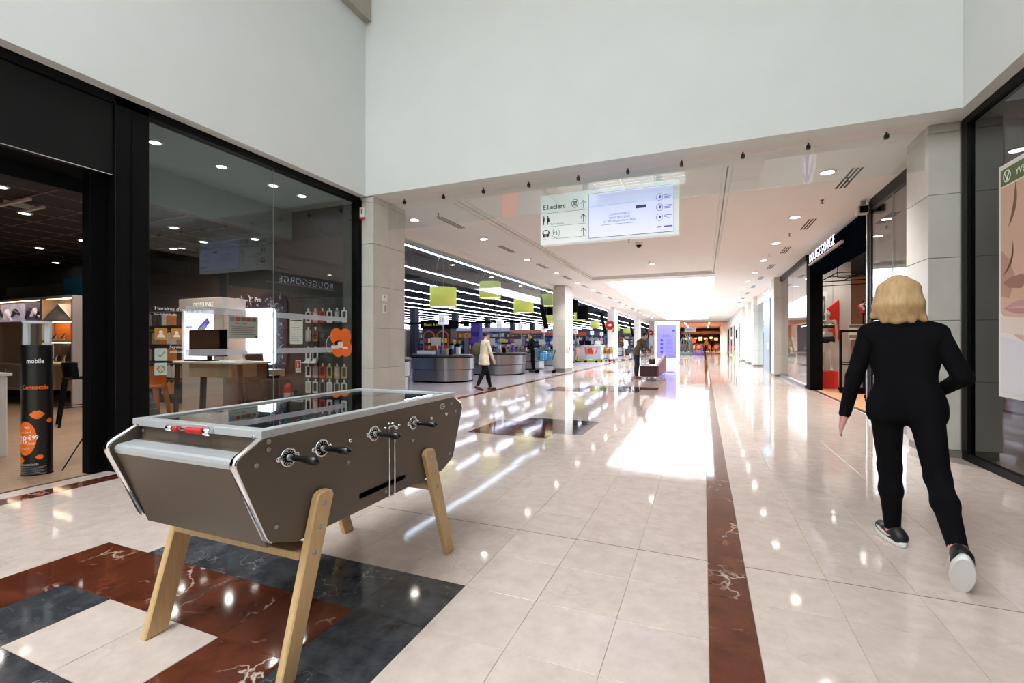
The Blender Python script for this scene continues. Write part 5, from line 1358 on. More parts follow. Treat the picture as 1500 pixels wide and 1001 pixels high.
for i in range(34):
    x = 2.822 + .14 * i; y = 7.4 - random.random()
    while y < 20:
        a, b_ = max(y, 7.37), min(y + 1.4, 19.98)
        if i < 10 and nb < 90 and a > 9: B('plank', WOAK, lf, (x, x + .138, a, b_ - .004, .001, .006)); nb += 1
        else: pl.box(x, x + .138, a, b_ - .004, .001, .006)
        y += 1.4
o = pl.build('planks', WOAK, lf); o['kind'] = 'stuff'
struct(B('trim_5', STEEL, None, (2.72, 2.82, 7.36, 20.0, 0, .006)), 'steel threshold of the lingerie shop')
fr = thing('lingerie_front', 'black metal shop front with navy fascia beyond the walking woman', 'shop front', (2.72, 13, 0))
B('post', mat('steel_post', (150, 152, 156), .25, .9), fr, (2.66, 2.70, 9.98, 10.04, 0, 3.66)); B('post', BLACK, fr, (2.68, 2.80, 9.84, 9.98, 0, ZS), b=.004)
B('post', BLACKM, fr, (2.68, 2.98, 14.9, 15.35, 0, ZS - .06), b=.004)
B('top_frame', BLACK, fr, (2.66, 2.76, 7.36, 9.84, 3.60, ZS)); B('top_frame', BLACK, fr, (2.66, 2.76, 15.35, 20.1, 3.60, ZS)); B('sill', mat('grey_sill', (120, 126, 130), .3, .6), fr, (2.64, 2.78, 7.36, 9.84, 0, .14)); B('sill', mat('grey_sill', (120, 126, 130), .3, .6), fr, (2.64, 2.78, 15.35, 20.1, 0, .10))
B('fascia', NAVY, fr, (2.74, 2.86, 10.0, 14.9, 3.16, ZS - .06)); B('fascia_soffit', NAVY, fr, (2.86, 3.02, 10.0, 14.9, 3.14, 3.18))
wi = fr; B('pane', GLASS, wi, (2.694, 2.706, 7.37, 9.84, .14, 3.60)); B('pane_joint', mat('silicone_joint', (150, 155, 158), .4), wi, (2.690, 2.7, 8.88, 8.895, .14, 3.60))
wi = fr; B('pane', GLASS, wi, (2.694, 2.706, 15.35, 17.8, .10, 3.60)); B('pane', GLASS, wi, (2.694, 2.706, 17.81, 20.08, .10, 3.60))
sg = thing('lit_sign', 'backlit white ROUGEGORGE letters on the navy fascia', 'sign', (2.56, 12.9, 3.38))
GLOW = mat('sign_glow', (232, 230, 255), .5, emit=1.8)
mesh_text('ROUGEGORGE', .33, face_M((2.575, 14.38, 3.40), (0, -1, 0), (0, 0, 1)), GLOW, 'lettering', sg, .004, bold=-.004, spacing=1.22)
B('sign_rail', mat('sign_rail', (190, 180, 176), .4, .5), sg, (2.58, 2.64, 11.35, 14.5, 3.345, 3.385)); B('sign_bracket', BLACK, sg, (2.64, 2.738, 11.9, 11.96, 3.34, 3.39)); B('sign_bracket', BLACK, sg, (2.64, 2.738, 13.9, 13.96, 3.34, 3.39))
struct(B('wall_lingerie_display', WHW, None, (2.98, 3.98, 16.4, 16.5, 0, 3.66)), 'white display wall of the lingerie shop')
struct(B('wall_lingerie_side', PINKW, None, (3.92, 4.05, 13.6, 16.4, 0, .02)), 'low plinth strip')
t = thing('banner', 'white hanging banner with a grey photo behind the mannequin', 'banner', (3.2, 16.2, 1.9)); B('sheet', WPLA, t, (3.03, 3.34, 16.18, 16.2, 1.86, 2.80)); B('photo_tone', mat('grey_photo', (110, 112, 118), .6, noise=.5, nscale=6), t, (3.11, 3.30, 16.17, 16.18, 1.9, 2.66)); MB().prism([(3.15, 2.2), (3.24, 2.05), (3.27, 2.5), (3.2, 2.62)], 'y', 16.165, 16.17).build('figure_tone', mat('pale_photo', (200, 200, 202), .6), t); MB().cyl((3.05, 16.19, 2.80), (3.05, 16.19, 3.72), .004, n=6).build('cord', STEEL, t); MB().cyl((3.32, 16.19, 2.80), (3.32, 16.19, 3.72), .004, n=6).build('cord', STEEL, t)
t = thing('display_board', 'slanted red board leaning on the white display wall beside the mannequin', 'panel', (3.55, 16.3, 1.4)); MB().prism([(3.38, 1.72), (3.38, 2.30), (3.68, 2.56), (3.68, 1.36)], 'y', 16.34, 16.40, b=.004).build('board', mat('signal_red', (205, 40, 28), .5), t); MB().cyl((3.53, 16.37, 2.4), (3.53, 16.37, 3.66), .005, n=6).build('cord', STEEL, t)
bx = thing('red_plinth', 'glossy red box carrying the black lingerie mannequin', 'plinth', (3.17, 14.95, 0)); B('box', mat('signal_red', (205, 40, 28), .5), bx, (2.99, 3.33, 14.75, 15.2, .006, .49), b=.006) if False else B('box', mat('signal_red', (205, 40, 28), .5), bx, (3.02, 3.46, 15.42, 15.85, .006, .49), b=.006)
MANQ = (216, 202, 188)
def mannequin(x, y, z, rz, label, style):
    J_ = pose(step=.10, arm=.12, elbow=.35)
    J_['wr_r'] = (.20, .12, 1.05); J_['el_r'] = (.27, -.08, 1.13)
    t = thing('mannequin', label, 'mannequin', (x, y, z), rz)
    J2 = {k: A3(*v) for k, v in J_.items()}
    pel, chest, neck = J2['pelvis'], J2['chest'], J2['neck']
    P = [(pel + A3(-.07, 0, -.02), pel + A3(.07, 0, -.02), .088, .088, .05), (pel + A3(-.05, 0, .12), pel + A3(.05, 0, .12), .072, .072, .06), (chest + A3(-.07, 0, 0), chest + A3(.07, 0, 0), .082, .082, .06)]
    bust = [(chest + A3(q * .07, .07, .0), chest + A3(q * .07, .085, -.01), .055, .048, .03) for q in (-1, 1)]
    P += bust
    for q, n in ((-1, 'l'), (1, 'r')):
        P += [(neck + A3(q * .03, 0, -.06), J2['sh_' + n], .042, .046, .04), (J2['sh_' + n], J2['el_' + n], .043, .033, .02), (J2['el_' + n], J2['wr_' + n], .033, .024, .02)]
        P += hand(J2['wr_' + n], J2['el_' + n], q, 1.25)
        P += [(J2['hip_' + n], J2['kn_' + n], .080, .050, .05), (J2['kn_' + n], J2['an_' + n], .050, .030, .03), (J2['heel_' + n], J2['toe_' + n], .032, .024, .02), (J2['an_' + n], J2['heel_' + n], .032, .030, .02)]
    P.append((neck + A3(0, 0, -.05), J2['head'] + A3(0, -.01, -.06), .05, .046, .03))
    hp, T = head_prims(J2['head'], .3, .05, .95, True)
    V, F = sdf_mesh(P + hp, .014); link_vf('body', V, F, mat('mannequin_skin', MANQ, .4), t)
    LIN = mat('black_lace', (16, 14, 16), .7)
    if style == 'bra':
        V, F = sdf_mesh(bust + [(chest + A3(-.08, 0, -.01), chest + A3(.08, 0, -.01), .086, .086, .02)], .012, .006, clip=lambda X, Y, Z: abs(Z - chest[2] + .005) - .038 + 0 * X + 0 * Y); link_vf('bra', V, F, LIN, t)
        V, F = sdf_mesh(P[:1] + [(J2['hip_l'], J2['hip_l'] + A3(0, 0, -.06), .085, .08, .05), (J2['hip_r'], J2['hip_r'] + A3(0, 0, -.06), .085, .08, .05)], .012, .006, clip=lambda X, Y, Z: np.maximum(Z - pel[2] - .05, pel[2] - .14 - Z) + 0 * X + 0 * Y); link_vf('briefs', V, F, LIN, t)
        for q in (-1, 1): MB().tube([tuple(chest + A3(q * .07, .125, .04)), tuple(chest + A3(q * .09, .09, .12)), tuple(neck + A3(q * .09, .0, -.01)), tuple(chest + A3(q * .07, -.085, .03))], .006, 6).build('strap', LIN, t, False)
    else:
        V, F = sdf_mesh(P[:5], .014, .012, clip=lambda X, Y, Z: np.maximum(Z - chest[2] - .06, pel[2] - .2 - Z) + 0 * X + 0 * Y); link_vf('slip', V, F, WPLA, t)
    return t
mannequin(3.24, 15.63, .49, R(170), 'pale mannequin in black bra and briefs standing on the red box', 'bra')
mannequin(3.02, 16.12, .006, R(150), 'pale mannequin in a white slip half hidden behind the black entrance post', 'slip')
t = thing('ceiling_track', 'black lattice rail hanging under the navy fascia of the lingerie shop', 'rail', (3.5, 14.5, 3.0))
mb = MB()
for y in (13.7, 14.5, 15.6): mb.cyl((3.05, y, 3.02), (4.2, y, 3.05), .012, n=6); mb.cyl((3.05, y, 2.90), (4.2, y, 2.93), .012, n=6)
for x in (3.05, 3.6, 4.2): mb.cyl((x, 13.7, 3.03), (x, 15.6, 3.03), .012, n=6); mb.cyl((x, 13.7, 2.9), (x, 13.7, 3.72), .008, n=6)
o = mb.build('lattice', BLACKM, t); o['kind'] = 'stuff'
def gate(x, y, label):
    t = thing('security_gate', label, 'security gate', (x, y, 0), R(10), 'shop entrance security gates')
    B('base', BLACKM, t, (-.26, .26, -.11, .11, .006, .06), world=False, b=.01); B('foot', BLACKM, t, (-.30, .30, -.07, .07, .06, .16), world=False, b=.02)
    mb = MB(); mb.box(-.29, -.235, -.03, .03, .16, 1.63, b=.012); mb.build('side_bar', BLACK, t, False); mb = MB(); mb.box(.235, .29, -.03, .03, .16, 1.63, b=.012); mb.build('side_bar', BLACK, t, False)
    B('top_bar', BLACK, t, (-.235, .235, -.03, .03, 1.56, 1.63), world=False, b=.012); B('cross_bar', BLACK, t, (-.235, .235, -.015, .015, .78, .805), world=False, b=.004); B('cross_bar', BLACK, t, (-.235, .235, -.015, .015, .72, .745), world=False, b=.004)
    B('clear_panel', CLEAR, t, (-.235, .235, -.004, .004, .16, 1.56), world=False)
    return t
gate(3.50, 14.3, 'black framed security gate at the lingerie entrance, farther of two')
gate(3.55, 12.4, 'black framed security gate at the lingerie entrance, nearer, half hidden by the woman')
t = thing('paper_sign', 'small grey printed sign behind the farther security gate', 'sign', (3.75, 14.9, 1.3)); B('sheet', mat('paper', (206, 206, 200), .7), t, (3.56, 3.95, 14.9, 14.91, 1.38, 1.78)); B('text_band', mat('grey_print', (90, 90, 96), .6), t, (3.58, 3.93, 14.895, 14.9, 1.70, 1.76)); B('text_band', mat('grey_print', (90, 90, 96), .6), t, (3.58, 3.93, 14.895, 14.9, 1.42, 1.5)); MB().cyl((3.75, 14.92, .006), (3.75, 14.92, 1.4), .012, n=8).build('post', STEEL, t)
rr = random.Random(3)
for k, (x, y) in enumerate(((4.22, 15.6), (4.75, 17.2))):
    t = thing('garment_rack', 'black garment rack with dark and blush lingerie, %s behind the security gates' % ('nearer' if k == 0 else 'farther'), 'clothes rack', (x, y, 0), 0, 'garment racks')
    for dy in (-.55, .55): MB().cyl((x, y + dy, .006), (x, y + dy, 2.5), .02, n=8).build('upright', BLACK, t)
    for z in (2.45, 1.75, 1.35, .95): MB().cyl((x, y - .55, z), (x, y + .55, z), .014, n=8).build('rail', BLACK, t)
    for z in (2.45, 1.75, 1.35, .95):
        for j in range(7):
            yy = y - .48 + .16 * j; c = rr.choice(((24, 22, 30), (24, 22, 30), (206, 160, 140), (170, 40, 60), (222, 196, 182)))
            mb = MB(); mb.loft([[(x + a * w, yy + b_ * .03, z - dz) for a, b_ in ((-1, -1), (1, -1), (1, 1), (-1, 1))] for dz, w in ((.02, .02), (.06, .12), (.12, .15), (.2, .10), (.30 - .05 * (j % 3), .13))], True)
            mb.build('garment', mat('garment_%d_%d_%d' % c, c, .8), t)
t = thing('bust_form', 'black draped lingerie piece on a hoop above the garment rack', 'garment', (4.0, 14.4, 2.3)); MB().tube([(4.02 + .17 * math.cos(a), 14.4, 2.62 + .22 * math.sin(a)) for a in np.linspace(0, 2 * math.pi, 20)[:-1]], .012, 6, closed=True).build('hoop', mat('brass', (180, 140, 80), .3, .8), t); MB().loft([[(4.06 + a * w, 14.4 + b_ * .05, z) for a, b_ in ((-1, -1), (1, -1), (1, 1), (-1, 1))] for z, w in ((2.7, .02), (2.5, .10), (2.3, .15), (2.2, .13))], True).build('cloth', mat('black_lace', (16, 14, 16), .7), t); MB().cyl((4.02, 14.4, 2.84), (4.02, 14.4, 3.72), .004, n=6).build('cord', STEEL, t)
struct(B('wall_lingerie_mid', mat('blush_wall', (224, 160, 128), .7), None, (5.2, 5.3, 9.9, 16.4, 0, 3.7)), 'blush partition inside the lingerie shop')
t = thing('spot_track', 'grey spotlight track with a square spot inside the lingerie window', 'spotlight', (3.4, 8.6, 3.2))
MB().cyl((3.2, 7.6, 3.18), (3.6, 9.6, 3.30), .025, n=8).build('track', mat('grey_spot', (120, 116, 110), .4), t); mb = MB(); mb.M = Matrix.Translation((3.35, 8.6, 3.05)) @ Matrix.Rotation(R(30), 4, 'X'); mb.box(-.10, .10, -.05, .05, -.10, .10, b=.01); mb.build('spot_head', mat('grey_spot', (120, 116, 110), .4), t); MB().cyl((3.4, 8.6, 3.24), (3.4, 8.6, 3.72), .008, n=6).build('stem', mat('grey_spot', (120, 116, 110), .4), t)
for i, (x, y) in enumerate(((3.3, 11.2), (4.2, 11.6), (3.4, 13.2), (4.6, 13.0), (3.4, 15.9), (6.0, 12.5))): copy_tree(d0, (x, y, ZS - .06), None, 'lit downlight in the lingerie shop ceiling, %s inside its entrance' % ORD[i])
t = thing('speaker_box', 'small beige box speaker at the ceiling above the black entrance post', 'speaker', (2.6, 9.9, 3.55)); B('cabinet', mat('beige_box', (176, 164, 140), .6), t, (2.50, 2.655, 9.84, 9.99, 3.55, 3.70), b=.01); B('grille', BLACKM, t, (2.52, 2.64, 9.836, 9.84, 3.57, 3.68)); B('bracket', STEEL, t, (2.55, 2.62, 9.9, 9.93, 3.70, ZS))
# ---- shops further on
pillar('pillar_8', 'beige stone pillar past the lingerie shop', 2.46, 2.84, 20.15, 20.95, ZS, J, {'S': [(2.46, 2.84)], 'W': [(20.15, 20.95)]})
for k, (y, y1) in enumerate(((28.3, 29.3), (31.9, 33.4), (36.2, 38.0))):
    pillar('pillar_%d' % (9 + k), 'white pilaster along the far right of the aisle, %s past the beige pillar' % ORD[k], 2.46, 2.85, y, y1, ZS, J, {'S': [(2.46, 2.85)], 'W': [(y, y1)]}, PALE)
t = thing('glazed_front', 'pale blue glazed front with a grey door leaf past the beige pillar', 'shop front', (2.72, 24.6, 0))
BLUEG = mat('blue_grey_panel', (140, 160, 172), .3)
B('door_leaf', BLUEG, t, (2.66, 2.74, 22.9, 25.4, 0.0, 3.3), b=.01); B('door_frame', mat('slate_frame', (84, 98, 108), .4), t, (2.62, 2.76, 22.6, 22.9, 0, 3.3)); B('handle_plate', WPLA, t, (2.63, 2.66, 23.4, 23.9, 1.0, 1.25))
B('pane', glass('blue_glass', (196, 220, 222), 1.1, .05), t, (2.70, 2.712, 25.4, 28.28, 0, 3.3)); B('backing', mat('pale_cyan', (206, 226, 228), .6), t, (2.78, 2.80, 25.4, 28.28, 0, 3.3)); B('head', WPLA, t, (2.66, 2.8, 20.95, 28.3, 3.3, ZS)); B('pane', glass('blue_glass', (196, 220, 222), 1.1, .05), t, (2.70, 2.712, 20.96, 22.6, 0, 3.3)); B('backing', mat('pale_cyan', (206, 226, 228), .6), t, (2.78, 2.80, 20.96, 22.6, 0, 3.3))
t = thing('star_sign', 'small pale blue lit star sign projecting beside the grey door leaf', 'sign', (2.5, 22.3, 3.2)); mb = MB()
for a in range(3): mb.M = Matrix.Translation((2.50, 22.4, 3.30)) @ Matrix.Rotation(R(60 * a), 4, 'Y'); mb.box(-.035, .035, -.03, .03, -.20, .20)
mb.build('star', mat('star_glow', (150, 220, 255), .5, emit=3), t); B('arm', STEEL, t, (2.5, 2.695, 22.38, 22.42, 3.29, 3.32))
t = thing('white_shop_front', 'bright white shop front with a green base strip far down the right side', 'shop front', (2.6, 50, 0))
WHB = mat('bright_white', (240, 242, 242), .5)
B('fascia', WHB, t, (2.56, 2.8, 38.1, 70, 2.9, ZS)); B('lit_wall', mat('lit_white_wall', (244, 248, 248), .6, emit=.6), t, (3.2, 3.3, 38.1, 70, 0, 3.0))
for y in (42.5, 46, 50.5, 56, 62, 69): B('mullion', WHB, t, (2.58, 2.70, y, y + .35, 0, 2.9))
B('pane', CLEAR, t, (2.64, 2.65, 38.1, 69, .1, 2.9)); B('green_base', mat('lime_print', (166, 204, 84), .5), t, (2.60, 2.64, 46.4, 50.4, .05, .55)); B('door_sign', BLACKM, t, (2.57, 2.60, 44.2, 45.2, 1.7, 2.4)); B('handle', BLACKM, t, (2.56, 2.6, 51.5, 51.9, 1.0, 1.4)); o = B('text_lines', mat('grey_print', (90, 90, 96), .6), t, *[(2.60, 2.605, 46.6, 49.8, 1.0 + .22 * i, 1.05 + .22 * i) for i in range(5)]); o['kind'] = 'stuff'
t = thing('dark_post', 'narrow dark slate post at the far right end of the aisle', 'post', (2.5, 78, 0)); B('leaf', mat('slate_frame', (84, 98, 108), .4), t, (2.35, 2.7, 77, 79, 0, 3.0)); B('frame', WPLA, t, (2.3, 2.8, 70.1, 77, 0, ZS)); B('head', WPLA, t, (2.3, 2.8, 77, 80, 3.0, ZS))
struct(B('wall_mall_right', WHB, None, (2.86, 2.95, 20.95, 38.1, 0, ZS), (3.3, 3.4, 38, 96, 0, ZS)), 'white wall behind the far right shops')
# ------------------------------------------------------------------ supermarket behind the left pillars
SFL = mat('pale_vinyl_floor', (184, 178, 186), .18, noise=.05, nscale=3)
struct(B('floor_supermarket', SFL, None, (-60, -5.585, 6.62, 100, -.0034, .0005)), 'pale floor of the supermarket')
struct(B('ceiling_supermarket', mat('dark_blue_ceiling', (34, 36, 46), .8), None, (-60, -6.36, 6.6, 100, 4.35, 4.5)), 'dark ceiling of the supermarket')
struct(B('wall_supermarket_back', mat('pale_blue_wall', (196, 202, 214), .7), None, (-60.2, -60, 6.6, 100, 0, 4.4)), 'pale rear wall of the supermarket')
struct(B('wall_supermarket_south', mat('blue_grey_wall', (70, 74, 88), .7), None, (-60, -6.1, 6.62, 6.8, 0, 4.4)), 'side wall of the supermarket')
struct(B('wall_supermarket_north', mat('pale_blue_wall', (196, 202, 214), .7), None, (-60, -6.36, 99.8, 100, 0, 4.4)), 'far wall of the supermarket')
for i in range(6): struct(B('beam_%d' % (i + 1), mat('dark_beam', (44, 46, 56), .7), None, (-60, -6.4, 10 + 7.2 * i, 10.25 + 7.2 * i, 4.10, 4.35)), 'dark ceiling beam across the supermarket')
LINEM = mat('line_tube', (226, 232, 255), .5, emit=L_LINE)
for k in range(22):
    x = -7.45 - 2.12 * k
    t = thing('line_light', 'long white light line under the supermarket ceiling, %s from the aisle' % ORD[k], 'ceiling lamp', (x, 40, 3.93), 0, 'light lines of the supermarket')
    B('tube', LINEM, t, (x - .02, x + .02, 7.0, 90, 3.93, 3.955)); B('housing', mat('light_housing', (120, 122, 130), .5), t, (x - .04, x + .04, 7.0, 90, 3.955, 4.0))
    if True:
        for j in range(5 if k < 3 else 2): MB().cyl((x, 9 + 5 * j, 4.0), (x, 9 + 5 * j, 4.345), .006, n=6).build('suspension', STEEL, t)
for i, y in enumerate((30.9, 37.4, 44.3, 51.3, 58.3, 24.6)):
    struct(B('column_%d' % (i + 1), mat('navy_column', (26, 32, 46), .6), None, (-21.4, -20.95, y, y + .6, 0, 4.35)), 'dark navy column inside the supermarket')
# green drum lamps
LIME = mat('lime_shade', (186, 198, 104), .7, emit=.42, ecol=(204, 212, 96))
def drum(x, y, z0, h, label, c=LIME, r=.41):
    t = thing('drum_lamp', label, 'lamp', (x, y, z0), 0, 'drum lamps over the checkouts')
    mb = MB(); n = 28
    ring = lambda rr_, z: [(rr_ * math.cos(2 * math.pi * k / n), rr_ * math.sin(2 * math.pi * k / n), z) for k in range(n)]
    mb.loft([ring(r - .012, .012), ring(r, 0), ring(r, h), ring(r - .012, h)], True, False); mb.loft([ring(r - .014, h), ring(r - .014, .012)], True, False); mb.build('shade', c, t, False)
    MB().loft([ring(.001, .03), ring(r - .014, .03)], True, False).build('diffuser', mat('drum_diffuser', (255, 250, 214), .5, emit=2.6) if c is LIME else BLACKM, t, False)
    for a in (0, 2.1, 4.2): MB().cyl((r * .9 * math.cos(a), r * .9 * math.sin(a), h), (.05 * math.cos(a), .05 * math.sin(a), 4.34 - z0), .004, n=5).build('wire', STEEL, t, False)
    return t
drum(-7.5, 12.6, 2.40, .60, 'lime green drum lamp, nearest the stone pillar of the phone shop')
drum(-7.48, 16.0, 2.98, .60, 'lime green drum lamp hung high above the second checkout')
drum(-6.85, 17.9, 2.52, .56, 'lime green drum lamp hung low between second checkout and pillar')
drum(-6.9, 21.4, 3.05, .55, 'lime green drum lamp partly hidden behind the socket box pillar')
for i, (x, y, z, c) in enumerate(((-8.6, 27.5, 2.55, LIME), (-8.45, 33.6, 2.9, LIME), (-8.4, 38.5, 2.5, LIME), (-8.4, 43.5, 2.6, LIME), (-8.4, 48.5, 2.5, LIME), (-8.4, 56, 2.4, LIME))):
    drum(x, y, z, .6, 'lime green drum lamp beyond the socket box pillar, %s in depth' % ORD[i], c)
for i, (x, y, z) in enumerate(((-8.4, 26.3, 2.95), (-6.95, 25.8, 3.05), (-6.9, 28.2, 2.75))): drum(x, y, z, .8, 'black drum lamp beyond the socket box pillar, %s in depth' % ORD[i], BLACKM, .36)
for i, (x, y, z) in enumerate(((-8.2, 17.9, 3.15), (-9.2, 20.4, 2.6), (-8.0, 24.5, 2.35))):
    t = thing('globe_sensor', 'small white globe on a wire over the checkouts, %s in depth' % ORD[i], 'globe', (x, y, z), 0, 'white globes over the checkouts'); MB().ell((0, 0, 0), .075, 14, 9).build('globe', WPLA, t, False); MB().cyl((0, 0, .07), (0, 0, 4.35 - z), .004, n=5).build('wire', STEEL, t, False)
# checkouts
def counter(y0, y1, xf, n):
    t = thing('checkout_counter', 'curved stainless checkout counter, %s from the phone shop' % ORD[n], 'checkout', (xf - .9, (y0 + y1) / 2, 0), 0, 'checkout counters')
    def out(o_, rr_):
        P = [(xf - 1.75 + o_, y0 + o_), (xf - rr_ - 0, y0 + o_)]
        for q in range(25):
            a = R(-90 + 180 * q / 24); P.append((xf - rr_ + (rr_ - o_) * math.cos(a), (y0 + y1) / 2 + ((y1 - y0) / 2 - o_) * math.sin(a)))
        P += [(xf - 1.75 + o_, y1 - o_)]
        return P
    MB().prism(out(.06, .9), 'z', 0, .05).build('kick', BLACKM, t); MB().prism(out(.05, .9), 'z', .05, .40).build('lower_panel', STEEL, t); MB().prism(out(.07, .9), 'z', .40, .425).build('shadow_gap', BLACKM, t)
    MB().prism(out(.0, .9), 'z', .425, .80).build('upper_panel', STEEL, t); MB().prism(out(.03, .9), 'z', .80, .83).build('shadow_gap', BLACKM, t); MB().prism(out(-.03, .93), 'z', .83, .89, b=.008).build('worktop', mat('dark_worktop', (52, 50, 52), .3), t)
    B('belt', mat('belt_rubber', (30, 30, 34), .6), t, (xf - 1.65, xf - .9, y0 + .15, y0 + .6, .89, .90)); B('rim', STEEL, t, (xf - 1.7, xf - .95, y0 + .03, y0 + .06, .89, .93))
    cx, cy = xf - 1.35, y0 + .95
    B('register_post', STEEL, t, (cx - .03, cx + .03, cy - .03, cy + .03, .89, 1.25)); B('register_screen', BLACK, t, (cx - .17, cx + .17, cy - .03, cy + .0, 1.2, 1.46), b=.006); B('register_back', WPLA, t, (cx - .18, cx + .18, cy - .045, cy - .03, 1.19, 1.47)); B('printer', mat('grey_plastic', (150, 150, 148), .4), t, (cx + .25, cx + .45, cy - .1, cy + .1, .89, 1.06), b=.01)
    B('payment_terminal', BLACK, t, (xf - .75, xf - .62, y0 + .7, y0 + .8, .89, 1.08), b=.01)
    MB().cyl((xf - 1.5, y1 - .2, .89), (xf - 1.5, y1 - .2, 2.25), .025, n=10).build('number_pole', STEEL, t)
    B('number_box', mat('number_box', (236, 238, 244), .5, emit=.5), t, (xf - 1.63, xf - 1.37, y1 - .34, y1 - .06, 1.95, 2.27), b=.01)
    mesh_text(str(24 - n), .2, face_M((xf - 1.6, y1 - .341, 2.03), (1, 0, 0), (0, 0, 1)), mat('blue_number', (60, 70, 150), .5), 'number', t, .001)
    for j in range(7):
        c = [(40, 90, 190), (220, 220, 226), (120, 70, 160), (70, 160, 200), (230, 200, 60), (200, 60, 60)][(j * 5 + n) % 6]
        B('impulse_goods', mat('goods_%d_%d_%d' % c, c, .5), t, (xf - 1.66 + .13 * j, xf - 1.56 + .13 * j, y1 - .4, y1 - .25, .892, 1.0 + .05 * ((j * 7 + n) % 5)))
    return t
spec = [(9.2, 11.0, -7.15), (12.85, 14.7, -7.12), (16.6, 19.0, -6.8), (20.6, 22.6, -7.2), (24.3, 26.3, -7.2), (28.0, 30.0, -7.6), (33.4, 35.2, -7.6), (37.0, 39, -7.2), (41, 43, -7.2), (45, 47, -7.2), (49, 51, -7.2)]
for n, (a, b_, xf) in enumerate(spec): counter(a, b_, xf, n)
t = thing('service_desk', 'white service desk with a lime base strip beyond the socket box pillar', 'counter', (-6.9, 31.8, 0)); B('body', mat('pale_desk', (206, 210, 218), .4), t, (-8.6, -6.45, 31.4, 32.5, .18, 1.05)); B('lime_strip', mat('lime_print', (166, 204, 84), .5), t, (-8.6, -6.46, 31.41, 32.5, 0.02, .18)); B('worktop', WPLA, t, (-8.65, -6.4, 31.35, 32.55, 1.05, 1.09)); B('screen', BLACK, t, (-7.6, -7.2, 31.7, 31.74, 1.15, 1.42))
# shelves with goods: many small packs, one material with a colour per pack
def goods_mat(name, cols):
    m = bpy.data.materials.new(name); m.use_nodes = True; nt = m.node_tree; p = nt.nodes['Principled BSDF']; p.inputs['Roughness'].default_value = .5
    g = nt.nodes.new('ShaderNodeNewGeometry'); r = nt.nodes.new('ShaderNodeValToRGB'); r.color_ramp.interpolation = 'CONSTANT'
    for i, c in enumerate(cols):
        e = r.color_ramp.elements[i] if i < 2 else r.color_ramp.elements.new(i / len(cols))
        e.position = i / len(cols); e.color = rgb(*c)
    nt.links.new(g.outputs['Random Per Island'], r.inputs['Fac']); nt.links.new(r.outputs[0], p.inputs['Base Color']); return m
GM = [goods_mat('goods_mixed', [(40, 84, 190), (226, 228, 236), (150, 90, 190), (90, 170, 210), (226, 206, 90), (206, 70, 60), (236, 236, 240), (60, 130, 120)]),
      goods_mat('goods_blue', [(30, 90, 200), (70, 150, 226), (226, 232, 244), (40, 60, 150), (110, 180, 230)]),
      goods_mat('goods_warm', [(210, 120, 60), (226, 180, 90), (150, 70, 40), (230, 224, 210), (190, 60, 50)]),
      goods_mat('goods_books', [(230, 230, 240), (120, 120, 200), (220, 90, 120), (60, 60, 80), (240, 220, 120), (160, 200, 230)])]
rr = random.Random(8)
def shelf(x0, x1, y0, y1, h, label, gm, rows_=5, c=(70, 72, 84), top=None, face='S'):
    t = thing('shelf_unit', label, 'shelf', ((x0 + x1) / 2, (y0 + y1) / 2, 0), 0, 'shelf units of the supermarket')
    sm = mat('shelf_%d_%d_%d' % c, c, .5)
    B('back', sm, t, (x0, x1, y1 - .04, y1, 0, h)); B('end_panel', sm, t, (x0, x0 + .03, y0, y1, 0, h)); B('end_panel', sm, t, (x1 - .03, x1, y0, y1, 0, h))
    mb = MB()
    for r_ in range(rows_):
        z = .12 + (h - .2) / rows_ * r_
        B('shelf_board', sm, t, (x0 + .03, x1 - .03, y0, y1 - .04, z - .03, z))
        x = x0 + .05; hh = (h - .2) / rows_ - .06
        while x < x1 - .1:
            w = rr.uniform(.10, .26)
            if x + w > x1 - .04: break
            mb.box(x, x + w - .015, y0 + .02 + rr.random() * .06, y1 - .06, z, z + hh * rr.uniform(.6, 1.0)); x += w
    o = mb.build('goods', gm, t); o['kind'] = 'stuff'
    if top: B('header', top, t, (x0, x1, y0 - .02, y0 + .04, h, h + .3))
    return t
shelf(-10.6, -9.45, 12.0, 12.5, 1.95, 'blue stocked shelf beside the stone pillar, left of the checkouts', GM[1], 5, (120, 124, 150), mat('red_header', (206, 40, 50), .5))
t = thing('bottle_rack', 'white wire rack of blue topped packs left of the first curved counter', 'rack', (-9.0, 12.3, 0))
for x in (-9.3, -8.75):
    for y in (12.0, 12.4): MB().cyl((x, y, 0), (x, y, 1.95), .015, n=8).build('post', mat('rack_white', (206, 206, 220), .4), t)
for z in (.35, .8, 1.25, 1.65): B('rack_shelf', mat('rack_violet', (160, 140, 200), .5), t, (-9.3, -8.75, 12.0, 12.4, z, z + .02)); o = B('packs', GM[1], t, *[(-9.28 + .13 * i, -9.17 + .13 * i, 12.02, 12.3, z + .02, z + .26 + .04 * (i % 2)) for i in range(4)]); o['kind'] = 'stuff'
t = thing('gourmet_kiosk', 'dark arched kiosk with a black header and yellow lettering behind the checkouts', 'kiosk', (-12.3, 20.2, 0))
DKW = mat('dark_brown_wood', (44, 30, 26), .5)
B('body', DKW, t, (-13.1, -11.5, 20.0, 20.6, 0, 2.0)); B('header', BLACKM, t, (-13.2, -11.4, 19.9, 20.6, 2.0, 2.40), b=.02); mesh_text('Pause & choix', .20, face_M((-12.95, 19.895, 2.13), (1, 0, 0), (0, 0, 1)), mat('yellow_green', (178, 180, 60), .5, emit=.4), 'lettering', t, .002)
